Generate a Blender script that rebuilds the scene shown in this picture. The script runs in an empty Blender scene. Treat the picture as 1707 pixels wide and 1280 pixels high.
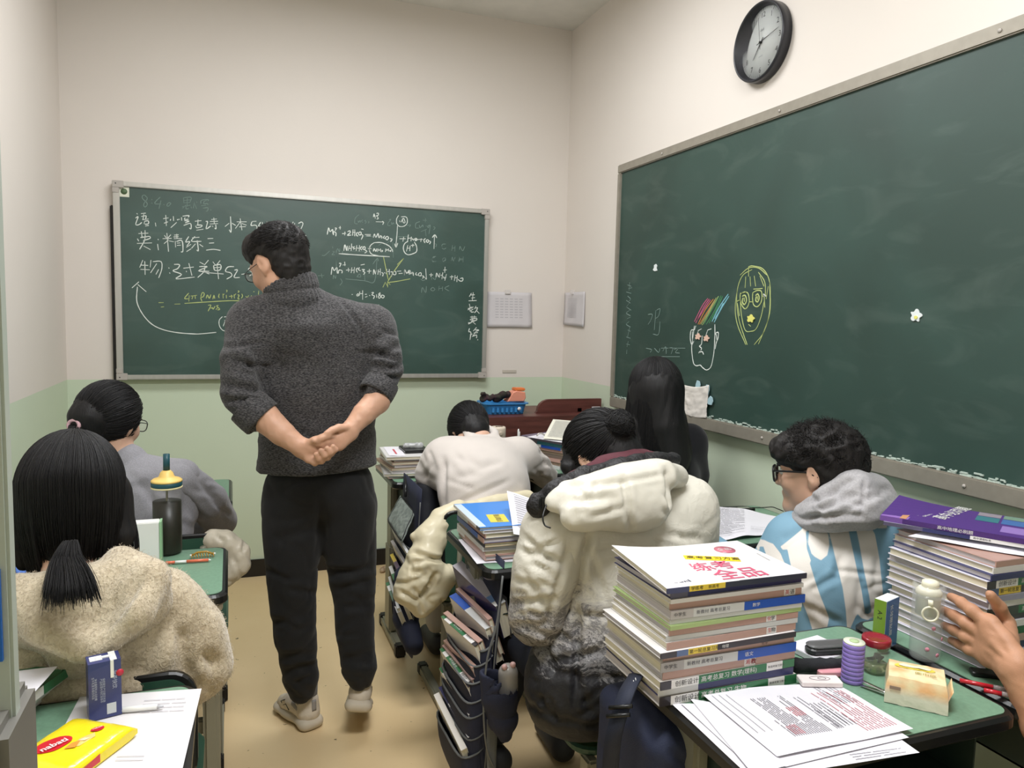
import bpy, bmesh, math, random
import numpy as np
from mathutils import Vector, Matrix, Euler, Quaternion, noise as mnoise
random.seed(7); rng = np.random.default_rng(7)
PI = math.pi
S = bpy.context.scene
COL = S.collection
# ------------------------------------------------------------------ camera, sky, lights, exposure
FPX, PCX, PCY, CAMH = 1250.0, 853.5, 640.0, 1.45
_Y = np.array([(384-PCX)/FPX, -(518-PCY)/FPX, -1.0]); _Y /= np.linalg.norm(_Y)
_X = np.array([(4200-PCX)/FPX, -(610-PCY)/FPX, -1.0]); _X -= _X.dot(_Y)*_Y; _X /= np.linalg.norm(_X)
_Z = np.cross(_X, _Y)
RC = np.array([_X, _Y, _Z])                     # world = RC @ camera
cam = bpy.data.objects.new('camera', bpy.data.cameras.new('camera'))
cam.data.sensor_width = 36.0; cam.data.lens = 36.0*FPX/1707.0; cam.data.clip_start = 0.02
M4 = Matrix([[*RC[0], 0], [*RC[1], 0], [*RC[2], CAMH], [0, 0, 0, 1]])
cam.matrix_world = M4
COL.objects.link(cam); S.camera = cam
S.view_settings.view_transform = 'Standard'; S.view_settings.look = 'None'
S.view_settings.gamma = 1.0; S.view_settings.use_curve_mapping = False
S.view_settings.exposure = 0.0
W = bpy.data.worlds.new('world'); S.world = W; W.use_nodes = True
W.node_tree.nodes['Background'].inputs[0].default_value = (0.9, 0.92, 0.95, 1)
W.node_tree.nodes['Background'].inputs[1].default_value = 0.45
def area(name, loc, sx, sy, power, rot=(0, 0, 0), col=(0.96, 0.975, 1.0)):
    l = bpy.data.lights.new(name, 'AREA'); l.shape = 'RECTANGLE'; l.size = sx; l.size_y = sy
    l.energy = power; l.color = col
    o = bpy.data.objects.new(name, l); o.location = loc; o.rotation_euler = rot; COL.objects.link(o); return o
area('panel_lamp_front', (0.55, 2.75, 3.10), 1.15, 0.5, 38)
area('panel_lamp_rear', (0.55, 0.75, 3.10), 1.15, 0.5, 60)

def at(px, py, X=None, Y=None, Z=None):
    """a point of the room: the direction of a picture position met with a real plane"""
    d = RC @ np.array([(px-PCX)/FPX, -(py-PCY)/FPX, -1.0])
    if Z is not None: t = (Z-CAMH)/d[2]
    elif Y is not None: t = Y/d[1]
    else: t = X/d[0]
    return np.array([0, 0, CAMH]) + t*d

# ------------------------------------------------------------------ materials
def srgb(r, g, b):
    f = lambda c: (c/255/12.92) if c/255 <= 0.04045 else ((c/255+0.055)/1.055)**2.4
    return (f(r), f(g), f(b), 1.0)
MATS = {}
class NT:
    def __init__(s, name):
        s.m = bpy.data.materials.new(name); s.m.use_nodes = True; s.t = s.m.node_tree
        s.b = s.t.nodes['Principled BSDF']
    def n(s, typ, **kw):
        nd = s.t.nodes.new(typ)
        for k, v in kw.items():
            if k.startswith('i_'):
                key = k[2:]; key = int(key) if key.isdigit() else key
                nd.inputs[key].default_value = v
            else: setattr(nd, k, v)
        return nd
    def l(s, a, b): s.t.links.new(a, b)
def mat(name, col, rough=0.6, metal=0.0, var=0.0, vscale=8.0, bump=0.0, bscale=60.0, bdist=0.002,
        stretch=(1, 1, 1), sheen=0.0, coat=0.0, trans=0.0, alpha=1.0, emit=None, spec=0.5, col2=None, ior=1.45, detail=4.0):
    if name in MATS: return MATS[name]
    q = NT(name); b = q.b; c = srgb(*col)
    b.inputs['Base Color'].default_value = c; b.inputs['Roughness'].default_value = rough
    b.inputs['Metallic'].default_value = metal; b.inputs['Specular IOR Level'].default_value = spec
    b.inputs['Sheen Weight'].default_value = sheen; b.inputs['Coat Weight'].default_value = coat
    b.inputs['Transmission Weight'].default_value = trans; b.inputs['Alpha'].default_value = alpha; b.inputs['IOR'].default_value = ior
    if emit: b.inputs['Emission Color'].default_value = srgb(*col); b.inputs['Emission Strength'].default_value = emit
    tc = q.n('ShaderNodeTexCoord'); mp = q.n('ShaderNodeMapping'); mp.inputs['Scale'].default_value = stretch
    q.l(tc.outputs['Object'], mp.inputs['Vector'])
    if var > 0 or col2:
        nz = q.n('ShaderNodeTexNoise'); nz.inputs['Scale'].default_value = vscale; nz.inputs['Detail'].default_value = detail
        q.l(mp.outputs[0], nz.inputs['Vector'])
        mx = q.n('ShaderNodeMix', data_type='RGBA')
        a = c if col2 else tuple(min(1, x*(1-var)) for x in c[:3])+(1,)
        d = srgb(*col2) if col2 else tuple(min(1, x*(1+var)) for x in c[:3])+(1,)
        mx.inputs['A'].default_value = a; mx.inputs['B'].default_value = d
        rp = q.n('ShaderNodeValToRGB'); rp.color_ramp.elements[0].position = 0.35; rp.color_ramp.elements[1].position = 0.65
        q.l(nz.outputs['Fac'], rp.inputs['Fac']); q.l(rp.outputs['Color'], mx.inputs['Factor'])
        q.l(mx.outputs['Result'], b.inputs['Base Color'])
    if bump > 0:
        nb = q.n('ShaderNodeTexNoise'); nb.inputs['Scale'].default_value = bscale; nb.inputs['Detail'].default_value = 3
        q.l(mp.outputs[0], nb.inputs['Vector'])
        bp = q.n('ShaderNodeBump'); bp.inputs['Strength'].default_value = bump; bp.inputs['Distance'].default_value = bdist
        q.l(nb.outputs['Fac'], bp.inputs['Height']); q.l(bp.outputs[0], b.inputs['Normal'])
    MATS[name] = q.m
    return q.m

# ------------------------------------------------------------------ objects
def thing(name, label, cat, loc=(0, 0, 0), rz=0.0, group=None, rot=None):
    o = bpy.data.objects.new(name, None); COL.objects.link(o); o.empty_display_size = 0.05
    o.location = tuple(float(v) for v in loc); o.rotation_euler = rot if rot else (0, 0, rz)
    o['label'] = label; o['category'] = cat
    if group: o['group'] = group
    return o
def link(name, me, parent=None, world=False, label=None, kind=None):
    o = bpy.data.objects.new(name, me); COL.objects.link(o)
    if parent is not None:
        o.parent = parent
        if world:
            r = parent
            while r.parent is not None: r = r.parent
            if parent is r:
                mw = Matrix.LocRotScale(r.location, r.rotation_euler, None)
                me.transform(mw.inverted())
            else:
                mw = Matrix.LocRotScale(r.location, r.rotation_euler, None)
                me.transform(mw.inverted())
    if label: o['label'] = label
    if kind: o['kind'] = kind
    return o
def tag(o, label, cat, group=None):
    o['label'] = label; o['category'] = cat
    if group: o['group'] = group
    return o
def struct(o): o['kind'] = 'structure'; return o
def mesh_np(name, V, F, mats, smooth=True, mi=None):
    me = bpy.data.meshes.new(name)
    V = np.asarray(V, dtype=np.float32)
    if isinstance(F, np.ndarray):
        me.vertices.add(len(V)); me.vertices.foreach_set('co', V.ravel())
        k = F.shape[1]; me.loops.add(F.size); me.loops.foreach_set('vertex_index', F.ravel().astype(np.int32))
        me.polygons.add(len(F)); me.polygons.foreach_set('loop_start', np.arange(0, F.size, k, dtype=np.int32))
        me.polygons.foreach_set('loop_total', np.full(len(F), k, dtype=np.int32))
        me.update(calc_edges=True)
    else:
        me.from_pydata([tuple(map(float, v)) for v in V], [], F); me.update()
    for m in (mats if isinstance(mats, (list, tuple)) else [mats]): me.materials.append(m)
    if mi is not None: me.polygons.foreach_set('material_index', np.asarray(mi, dtype=np.int32))
    me.polygons.foreach_set('use_smooth', np.full(len(me.polygons), smooth))
    me.validate(); me.update()
    return me

class MB:
    """collects simple shapes into one mesh"""
    def __init__(s): s.v = []; s.f = []; s.m = []; s.sm = []
    def add(s, V, F, mi=0, smooth=False):
        o = len(s.v); s.v += [tuple(map(float, v)) for v in V]; s.f += [tuple(o+i for i in f) for f in F]
        s.m += [mi]*len(F); s.sm += [smooth]*len(F); return s
    def box(s, lo, hi, mi=0, R=None, c=None):
        x0, y0, z0 = lo; x1, y1, z1 = hi
        V = [(x0, y0, z0), (x1, y0, z0), (x1, y1, z0), (x0, y1, z0), (x0, y0, z1), (x1, y0, z1), (x1, y1, z1), (x0, y1, z1)]
        if R is not None: V = [tuple(np.asarray(R) @ np.array(v)) for v in V]
        if c is not None: V = [tuple(np.array(v)+np.array(c)) for v in V]
        return s.add(V, [(0, 3, 2, 1), (4, 5, 6, 7), (0, 1, 5, 4), (1, 2, 6, 5), (2, 3, 7, 6), (3, 0, 4, 7)], mi)
    def prism(s, poly, z0, z1, mi=0, mi_side=None, M=None, smooth=False, chamfer=0.0):
        """polygon in xy, extruded in z, optionally with a chamfered rim; M maps to place"""
        n = len(poly); a = sum(poly[i][0]*poly[(i+1) % n][1]-poly[(i+1) % n][0]*poly[i][1] for i in range(n))
        if a < 0: poly = poly[::-1]
        P = np.array(poly, float)
        def inset(P, d):
            nxt = np.roll(P, -1, 0)-P; prv = P-np.roll(P, 1, 0)
            n1 = np.stack([nxt[:, 1], -nxt[:, 0]], 1); n2 = np.stack([prv[:, 1], -prv[:, 0]], 1)
            n1 /= np.linalg.norm(n1, axis=1)[:, None]+1e-12; n2 /= np.linalg.norm(n2, axis=1)[:, None]+1e-12
            b = n1+n2; b /= (np.sum(b*n1, 1)[:, None]+1e-9); 
            return P-b*d
        rings = []
        if chamfer > 0:
            Q = inset(P, chamfer)
            for z, R_ in ((z0, Q), (z0+chamfer, P), (z1-chamfer, P), (z1, Q)): rings.append([(x, y, z) for x, y in R_])
        else:
            rings = [[(x, y, z0) for x, y in P], [(x, y, z1) for x, y in P]]
        V = [v for r in rings for v in r]; F = []; mm = []
        ms = mi if mi_side is None else mi_side
        F.append(tuple(range(n-1, -1, -1))); mm.append(ms)
        k = len(rings)
        for j in range(k-1):
            for i in range(n):
                F.append((j*n+i, j*n+(i+1) % n, (j+1)*n+(i+1) % n, (j+1)*n+i)); mm.append(ms)
        F.append(tuple((k-1)*n+i for i in range(n))); mm.append(mi)
        if M is not None: V = [tuple((M @ Vector(v))) for v in V]
        o = len(s.v); s.v += V; s.f += [tuple(o+i for i in f) for f in F]; s.m += mm
        s.sm += [False]+[smooth]*(len(F)-2)+[False]; return s
    def tube(s, pts, r, seg=8, mi=0, closed=False, cap=True, smooth=True, flat=1.0, up=None):
        P = [np.array(p, float) for p in pts]; n = len(P)
        rr = r if hasattr(r, '__len__') else [r]*n
        V = []; prev = None
        for i in range(n):
            if closed: t = P[(i+1) % n]-P[i-1]
            else: t = P[min(i+1, n-1)]-P[max(i-1, 0)]
            t = t/(np.linalg.norm(t)+1e-12)
            if prev is None:
                a = np.array(up, float) if up is not None else (np.array([0, 0, 1.]) if abs(t[2]) < 0.9 else np.array([1., 0, 0]))
            else: a = prev
            u = a-a.dot(t)*t; u /= np.linalg.norm(u)+1e-12; w = np.cross(t, u); prev = u
            for k in range(seg):
                an = 2*PI*k/seg; V.append(P[i]+rr[i]*(math.cos(an)*u*flat+math.sin(an)*w))
        F = []
        for i in range(n if closed else n-1):
            j = (i+1) % n
            for k in range(seg): F.append((i*seg+k, i*seg+(k+1) % seg, j*seg+(k+1) % seg, j*seg+k))
        if cap and not closed:
            F.append(tuple(range(seg-1, -1, -1))); F.append(tuple((n-1)*seg+k for k in range(seg)))
        return s.add(V, F, mi, smooth)
    def lathe(s, prof, c=(0, 0, 0), seg=24, mi=0, smooth=True, R=None, mis=None, cap=True):
        V = []; F = []; n = len(prof)
        for r, z in prof:
            for k in range(seg):
                a = 2*PI*k/seg; v = np.array([r*math.cos(a), r*math.sin(a), z])
                if R is not None: v = np.asarray(R) @ v
                V.append(v+np.array(c))
        o = len(s.v)
        s.v += [tuple(map(float, v)) for v in V]
        for i in range(n-1):
            for k in range(seg):
                s.f.append(tuple(o+q for q in (i*seg+k, i*seg+(k+1) % seg, (i+1)*seg+(k+1) % seg, (i+1)*seg+k)))
                s.m.append(mis[i] if mis else mi); s.sm.append(smooth)
        for i, rev in ((0, True), (n-1, False)):
            if cap and prof[i][0] > 1e-6:
                ids = [o+i*seg+k for k in range(seg)]
                s.f.append(tuple(ids[::-1] if rev else ids)); s.m.append(mis[max(0, i-1)] if mis else mi); s.sm.append(False)
        return s
    def grid(s, fn, nu, nv, mi=0, thick=0.0, smooth=True):
        """fn(u,v) -> point; with thickness gives a closed sheet"""
        G = np.array([[fn(i/nu, j/nv) for j in range(nv+1)] for i in range(nu+1)], float)
        V = G.reshape(-1, 3); q = lambda i, j: i*(nv+1)+j
        F = [(q(i, j), q(i+1, j), q(i+1, j+1), q(i, j+1)) for i in range(nu) for j in range(nv)]
        if thick <= 0: return s.add(V, F, mi, smooth)
        du = np.gradient(G, axis=0); dv = np.gradient(G, axis=1); N = np.cross(du, dv); N /= np.linalg.norm(N, axis=2)[:, :, None]+1e-12
        V2 = (G-N*thick).reshape(-1, 3); o = len(V)
        F2 = [tuple(o+i for i in f[::-1]) for f in F]
        b = [q(i, 0) for i in range(nu+1)]+[q(nu, j) for j in range(1, nv+1)]+[q(i, nv) for i in range(nu-1, -1, -1)]+[q(0, j) for j in range(nv-1, 0, -1)]
        E = [(b[k], o+b[k], o+b[(k+1) % len(b)], b[(k+1) % len(b)]) for k in range(len(b))]
        s.add(np.vstack([V, V2]), F+F2+E, mi, smooth); return s
    def xf(s, M, start=0):
        for i in range(start, len(s.v)): s.v[i] = tuple(M @ Vector(s.v[i]))
        return s
    def mesh(s, name, mats):
        me = bpy.data.meshes.new(name); me.from_pydata(s.v, [], s.f)
        for m in (mats if isinstance(mats, (list, tuple)) else [mats]): me.materials.append(m)
        me.polygons.foreach_set('material_index', s.m); me.polygons.foreach_set('use_smooth', s.sm)
        me.validate(); me.update(); return me
    def build(s, name, mats, parent=None, world=False, label=None, kind=None, bevel=0.0, seg=2):
        me = s.mesh(name, mats)
        o = link(name, me, parent, world, label, kind)
        if bevel > 0:
            bm = bmesh.new(); bm.from_mesh(me)
            es = [e for e in bm.edges if len(e.link_faces) == 2 and e.calc_face_angle(0) > 0.6]
            bmesh.ops.bevel(bm, geom=es, offset=bevel, segments=seg, affect='EDGES', clamp_overlap=True)
            bm.to_mesh(me); bm.free()
        return o
def rrect(w, h, r, n=5, cx=0, cy=0):
    P = []
    for (sx, sy, a0) in ((1, 1, 0), (-1, 1, 90), (-1, -1, 180), (1, -1, 270)):
        for k in range(n+1):
            a = math.radians(a0+90*k/n); P.append((cx+sx*(w/2-r)+r*math.cos(a), cy+sy*(h/2-r)+r*math.sin(a)))
    return P
def frame_M(o, ex, ey, ez=None):
    """matrix whose local x,y,z axes are ex,ey,ez at origin o"""
    ex = Vector(ex).normalized(); ey = Vector(ey); ey = (ey-ey.dot(ex)*ex).normalized(); ez = ex.cross(ey)
    return Matrix([[ex[0], ey[0], ez[0], o[0]], [ex[1], ey[1], ez[1], o[1]], [ex[2], ey[2], ez[2], o[2]], [0, 0, 0, 1]])
_TC = {}
def text_mb(mb, body, size, M, mi=0, depth=0.0004, align='LEFT', bold=0.0, stretch=1.0):
    """flat lettering (the built-in font) laid in the local xy plane of M"""
    key = (body, align, bold)
    if key not in _TC:
        cu = bpy.data.curves.new('t', 'FONT'); cu.body = body; cu.size = 1.0; cu.align_x = align; cu.align_y = 'CENTER'
        cu.resolution_u = 2; cu.offset = bold
        ob = bpy.data.objects.new('t', cu); COL.objects.link(ob)
        dg = bpy.context.evaluated_depsgraph_get(); me = bpy.data.meshes.new_from_object(ob.evaluated_get(dg))
        _TC[key] = ([tuple(v.co) for v in me.vertices], [tuple(p.vertices) for p in me.polygons])
        bpy.data.objects.remove(ob); bpy.data.curves.remove(cu); bpy.data.meshes.remove(me)
    V, F = _TC[key]
    mb.add([M @ Vector((v[0]*size*stretch, v[1]*size, depth)) for v in V], F, mi)
    return mb

# ------------------------------------------------------------------ implicit surfaces (bodies, cloth, hair)
def vnoise(p, seed=0):
    i = np.floor(p).astype(np.int64); f = p-i; f = f*f*(3-2*f)
    def h(x, y, z):
        n = (x*73856093) ^ (y*19349663) ^ (z*83492791) ^ (seed*2654435761)
        n = (n ^ (n >> 13))*1274126177 & 0xffffffff; n = (n ^ (n >> 16)) & 0xffff
        return n/32767.5-1.0
    r = 0
    for dx in (0, 1):
        for dy in (0, 1):
            for dz in (0, 1):
                w = (f[:, 0] if dx else 1-f[:, 0])*(f[:, 1] if dy else 1-f[:, 1])*(f[:, 2] if dz else 1-f[:, 2])
                r = r+w*h(i[:, 0]+dx, i[:, 1]+dy, i[:, 2]+dz)
    return r
def A(*v): return np.array(v, float)
class SDF:
    def __init__(s): s.p = []
    def cap(s, a, b, ra, rb=None, k=0.02, n=None, sq=1.0, op='u'):
        s.p.append(('c', A(*a), A(*b), ra, ra if rb is None else rb, k, None if n is None else A(*n)/np.linalg.norm(n), sq, op)); return s
    def chain(s, pts, rs, k=0.02, n=None, sq=1.0, op='u'):
        if not hasattr(rs, '__len__'): rs = [rs]*len(pts)
        s.p.append(('h', [A(*p) for p in pts], list(rs), k, None if n is None else A(*n)/np.linalg.norm(n), sq, op)); return s
    def ell(s, c, r, k=0.02, R=None, op='u'):
        s.p.append(('e', A(*c), A(*r), None if R is None else np.asarray(R, float), k, op)); return s
    def sph(s, c, r, k=0.02, op='u'): return s.cap(c, c, r, r, k, op=op)
    def box(s, c, hs, rad=0.01, k=0.01, R=None, op='u'):
        s.p.append(('b', A(*c), A(*hs), rad, None if R is None else np.asarray(R, float), k, op)); return s
    def cut(s, pt, nrm, k=0.005, lo=None, hi=None):
        """removes what lies on the side nrm points to"""
        s.p.append(('p', A(*pt), A(*nrm)/np.linalg.norm(nrm), k, lo, hi)); return s
    def bbox(s):
        lo = []; hi = []
        for q in s.p:
            if q[0] == 'c' and q[8] == 'u':
                r = max(q[3], q[4])
                lo.append(np.minimum(q[1], q[2])-r); hi.append(np.maximum(q[1], q[2])+r)
            elif q[0] == 'h' and q[6] == 'u':
                lo.append(np.min([p-r for p, r in zip(q[1], q[2])], 0)); hi.append(np.max([p+r for p, r in zip(q[1], q[2])], 0))
            elif q[0] == 'e' and q[5] == 'u': r = q[2] if q[3] is None else np.full(3, q[2].max()); lo.append(q[1]-r); hi.append(q[1]+r)
            elif q[0] == 'b' and q[6] == 'u': r = (q[2] if q[4] is None else np.full(3, np.linalg.norm(q[2])))+q[3]; lo.append(q[1]-r); hi.append(q[1]+r)
        return np.min(lo, 0), np.max(hi, 0)
    def field(s, h):
        lo, hi = s.bbox(); lo = lo-3*h; hi = hi+3*h
        n = np.ceil((hi-lo)/h).astype(int)+1
        D = np.full(n, 0.3, dtype=np.float32)
        ax = [lo[i]+h*np.arange(n[i]) for i in range(3)]
        for q in s.p:
            if q[0] == 'p':
                a0 = [0, 0, 0]; a1 = list(n)
                if q[4] is not None:
                    a0 = np.clip(np.floor((A(*q[4])-lo)/h).astype(int), 0, n); a1 = np.clip(np.ceil((A(*q[5])-lo)/h).astype(int), 0, n)
                sl = tuple(slice(a0[i], a1[i]) for i in range(3))
                X, Y, Z = np.meshgrid(*[ax[i][sl[i]] for i in range(3)], indexing='ij', sparse=True)
                d = (X-q[1][0])*q[2][0]+(Y-q[1][1])*q[2][1]+(Z-q[1][2])*q[2][2]
                a = D[sl]; k = q[3]; hh = np.maximum(k-np.abs(a-d), 0)/k
                D[sl] = np.maximum(a, d)+hh*hh*k/4; continue
            if q[0] == 'c':
                _, a_, b_, ra, rb, k, nn, sq, op = q; r = max(ra, rb); l0 = np.minimum(a_, b_)-r; h0 = np.maximum(a_, b_)+r
            elif q[0] == 'h':
                _, ps, rs, k, nn, sq, op = q; l0 = np.min([p-r for p, r in zip(ps, rs)], 0); h0 = np.max([p+r for p, r in zip(ps, rs)], 0)
            elif q[0] == 'e':
                _, c_, r_, R_, k, op = q; r = r_ if R_ is None else np.full(3, r_.max()); l0 = c_-r; h0 = c_+r
            else:
                _, c_, hs, rad, R_, k, op = q; r = (hs if R_ is None else np.full(3, np.linalg.norm(hs)))+rad; l0 = c_-r; h0 = c_+r
            mg = k+3.5*h
            a0 = np.clip(np.floor((l0-mg-lo)/h).astype(int), 0, n-1); a1 = np.clip(np.ceil((h0+mg-lo)/h).astype(int)+1, 1, n)
            if np.any(a1 <= a0): continue
            sl = tuple(slice(a0[i], a1[i]) for i in range(3))
            X, Y, Z = np.meshgrid(*[ax[i][sl[i]].astype(np.float32) for i in range(3)], indexing='ij', sparse=True)
            if q[0] == 'h':
                d = None
                for i in range(len(ps)-1):
                    a_, b_ = ps[i], ps[i+1]; ab = b_-a_; L = ab.dot(ab); px, py, pz = X-a_[0], Y-a_[1], Z-a_[2]
                    t = np.clip((px*ab[0]+py*ab[1]+pz*ab[2])/(L+1e-12), 0, 1); qx, qy, qz = px-t*ab[0], py-t*ab[1], pz-t*ab[2]
                    if nn is not None:
                        e = (qx*nn[0]+qy*nn[1]+qz*nn[2])*(sq-1); qx = qx+e*nn[0]; qy = qy+e*nn[1]; qz = qz+e*nn[2]
                    dd = np.sqrt(qx*qx+qy*qy+qz*qz)-(rs[i]+(rs[i+1]-rs[i])*t)
                    if d is None: d = dd
                    else:
                        kk = .006; hh = np.maximum(kk-np.abs(d-dd), 0)/kk; d = np.minimum(d, dd)-hh*hh*kk/4
            elif q[0] == 'c':
                ab = b_-a_; L = ab.dot(ab); px, py, pz = X-a_[0], Y-a_[1], Z-a_[2]
                t = np.clip((px*ab[0]+py*ab[1]+pz*ab[2])/(L+1e-12), 0, 1)
                qx, qy, qz = px-t*ab[0], py-t*ab[1], pz-t*ab[2]
                if nn is not None:
                    e = (qx*nn[0]+qy*nn[1]+qz*nn[2])*(sq-1); qx = qx+e*nn[0]; qy = qy+e*nn[1]; qz = qz+e*nn[2]
                d = np.sqrt(qx*qx+qy*qy+qz*qz)-(ra+(rb-ra)*t)
            elif q[0] == 'e':
                px, py, pz = X-c_[0], Y-c_[1], Z-c_[2]
                if R_ is not None:
                    px, py, pz = (R_[0, 0]*px+R_[1, 0]*py+R_[2, 0]*pz, R_[0, 1]*px+R_[1, 1]*py+R_[2, 1]*pz, R_[0, 2]*px+R_[1, 2]*py+R_[2, 2]*pz)
                k0 = np.sqrt((px/r_[0])**2+(py/r_[1])**2+(pz/r_[2])**2); k1 = np.sqrt((px/r_[0]**2)**2+(py/r_[1]**2)**2+(pz/r_[2]**2)**2)
                d = k0*(k0-1)/(k1+1e-9)
            else:
                px, py, pz = X-c_[0], Y-c_[1], Z-c_[2]
                if R_ is not None:
                    px, py, pz = (R_[0, 0]*px+R_[1, 0]*py+R_[2, 0]*pz, R_[0, 1]*px+R_[1, 1]*py+R_[2, 1]*pz, R_[0, 2]*px+R_[1, 2]*py+R_[2, 2]*pz)
                ex, ey, ez = np.abs(px)-hs[0], np.abs(py)-hs[1], np.abs(pz)-hs[2]
                d = np.sqrt(np.maximum(ex, 0)**2+np.maximum(ey, 0)**2+np.maximum(ez, 0)**2)+np.minimum(np.maximum(np.maximum(ex, ey), ez), 0)-rad
            a = D[sl]
            if op == 'u':
                hh = np.maximum(k-np.abs(a-d), 0)/k; D[sl] = np.minimum(a, d)-hh*hh*k/4
            elif op == 's':
                d = -d; hh = np.maximum(k-np.abs(a-d), 0)/k; D[sl] = np.maximum(a, d)+hh*hh*k/4
        return D, lo
    def mesh(s, h=0.008, smooth=2, disp=None):
        D, lo = s.field(h)
        for i in range(3):       # close the border
            D[tuple(0 if j == i else slice(None) for j in range(3))] = 0.3
            D[tuple(-1 if j == i else slice(None) for j in range(3))] = 0.3
        V, F = surface_nets(D, lo, h)
        for _ in range(smooth): V = lap(V, F, 0.5)
        if disp is not None:
            for it in range(1):
                N = vnormals(V, F); d = disp(V, N); V = V+N*d[:, None]
            V = lap(V, F, 0.3)
        return V, F
def surface_nets(D, lo, h):
    s = D < 0; n = D.shape
    cnt = np.zeros((n[0]-1, n[1]-1, n[2]-1), np.int8)
    for i in (0, 1):
        for j in (0, 1):
            for k in (0, 1): cnt += s[i:n[0]-1+i, j:n[1]-1+j, k:n[2]-1+k]
    I, J, K = np.nonzero((cnt > 0) & (cnt < 8))
    idx = np.full(cnt.shape, -1, np.int64); idx[I, J, K] = np.arange(len(I))
    cv = {(i, j, k): D[I+i, J+j, K+k] for i in (0, 1) for j in (0, 1) for k in (0, 1)}
    acc = np.zeros((len(I), 3)); c = np.zeros(len(I))
    for a in cv:
        for ax in range(3):
            if a[ax] == 0:
                b = list(a); b[ax] = 1; b = tuple(b); va, vb = cv[a], cv[b]; m = (va < 0) != (vb < 0)
                t = np.where(m, va/(va-vb+1e-20*(va == vb)), 0)
                p = np.zeros((len(I), 3)); p[:] = a; p[:, ax] = t
                acc += p*m[:, None]; c += m
    V = (np.stack([I, J, K], 1)+acc/c[:, None])*h+lo
    Fs = []
    for ax in range(3):
        sh = [slice(None)]*3; sh2 = [slice(None)]*3; sh[ax] = slice(0, n[ax]-1); sh2[ax] = slice(1, n[ax])
        a = s[tuple(sh)]; b = s[tuple(sh2)]; ch = a != b
        o = [i for i in range(3) if i != ax]
        for i in o:
            z = [slice(None)]*3; z[i] = 0; ch[tuple(z)] = False; z[i] = -1; ch[tuple(z)] = False
        P = np.array(np.nonzero(ch)).T; inside = a[tuple(P.T)]
        u, v = o; e1 = np.zeros(3, int); e1[u] = 1; e2 = np.zeros(3, int); e2[v] = 1
        q = np.stack([idx[tuple((P-e1-e2).T)], idx[tuple((P-e2).T)], idx[tuple(P.T)], idx[tuple((P-e1).T)]], 1)
        fl = inside if ax != 1 else ~inside
        q = np.where(fl[:, None], q, q[:, ::-1]); Fs.append(q)
    return V, np.vstack(Fs)
def lap(V, F, w):
    A_ = np.zeros_like(V); c = np.zeros(len(V))
    for i in range(4):
        a = F[:, i]; b = F[:, (i+1) % 4]
        for d in range(3): A_[:, d] += np.bincount(a, V[b, d], len(V))+np.bincount(b, V[a, d], len(V))
        c += np.bincount(a, minlength=len(V))+np.bincount(b, minlength=len(V))
    return V*(1-w)+w*A_/np.maximum(c, 1)[:, None]
def vnormals(V, F):
    n = np.cross(V[F[:, 2]]-V[F[:, 0]], V[F[:, 3]]-V[F[:, 1]]); N = np.zeros_like(V)
    for i in range(4):
        for d in range(3): N[:, d] += np.bincount(F[:, i], n[:, d], len(V))
    return N/(np.linalg.norm(N, axis=1)[:, None]+1e-12)
def sdf_part(name, sdf, mats, parent, h=0.008, smooth=2, disp=None, label=None, attr=None, kind=None, mask=None):
    V, F = sdf.mesh(h, smooth, disp)
    me = mesh_np(name, V, F, mats, True)
    if attr is not None:
        for an, fn in attr.items():
            at_ = me.attributes.new(an, 'FLOAT', 'POINT'); at_.data.foreach_set('value', fn(V).astype(np.float32))
    return link(name, me, parent, True, label, kind)
def folds(amp=0.006, sc=(9, 9, 9), seed=0, fine=0.35, ridge=True):
    sc = np.array(sc, float)
    def f(V, N):
        w = V+0.05*np.stack([vnoise(V*5, seed+1), vnoise(V*5, seed+2), vnoise(V*5, seed+3)], 1)
        a = vnoise(w*sc, seed+4)
        if ridge: a = 1-2*np.abs(a)
        b = vnoise(w*sc*2.3+7, seed+5)
        return amp*(a*0.7+fine*b)
    return f
def creases(amp=.008, sc=(7, 7, 7), w=.10, seed=0, warp=.05, two=True):
    """a net of narrow valleys between soft puffs, as in crumpled cloth"""
    sc = np.array(sc, float)
    def f(V, N):
        q = V+warp*np.stack([vnoise(V*6, seed+1), vnoise(V*6, seed+2), vnoise(V*6, seed+3)], 1)
        a = np.abs(vnoise(q*sc, seed+4)); m = .5+.5*vnoise(V*3.1, seed+9)
        d = -amp*np.exp(-a/w)*(.35+.9*m)
        if two: b = np.abs(vnoise(q*sc*1.9+5, seed+6)); d = d-amp*.45*np.exp(-b/w)*(1.1-m)
        return d+amp*.25*vnoise(V*4, seed+7)
    return f
def addf(*fs): return lambda V, N: sum(f(V, N) for f in fs)
def dent(p, q, w, d):
    """a crease pressed into a cloth surface along p-q: the surface within reach of the line is grooved, on the side turned to the room's rear"""
    p = A(*p); q = A(*q); o = A(0, 0, CAMH)
    def f(V, N):
        c = (p+q)/2; view = (c-o)/np.linalg.norm(c-o); ab = q-p; ab = ab-ab.dot(view)*view
        rel = V-p; rel = rel-(rel @ view)[:, None]*view
        t = np.clip(rel @ ab/(ab.dot(ab)+1e-9), 0, 1); r = np.linalg.norm(rel-t[:, None]*ab, axis=1)
        near = np.clip(1.6-np.abs((V-c) @ view)/.07, 0, 1); face = np.clip(-(N @ view)*3+.3, 0, 1); taper = np.clip(np.minimum(t, 1-t)*5+.25, 0, 1)
        return -d*(np.exp(-(r/w)**2)-.25*np.exp(-((r-2.2*w)/w)**2))*near*face*taper
    return f
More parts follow.
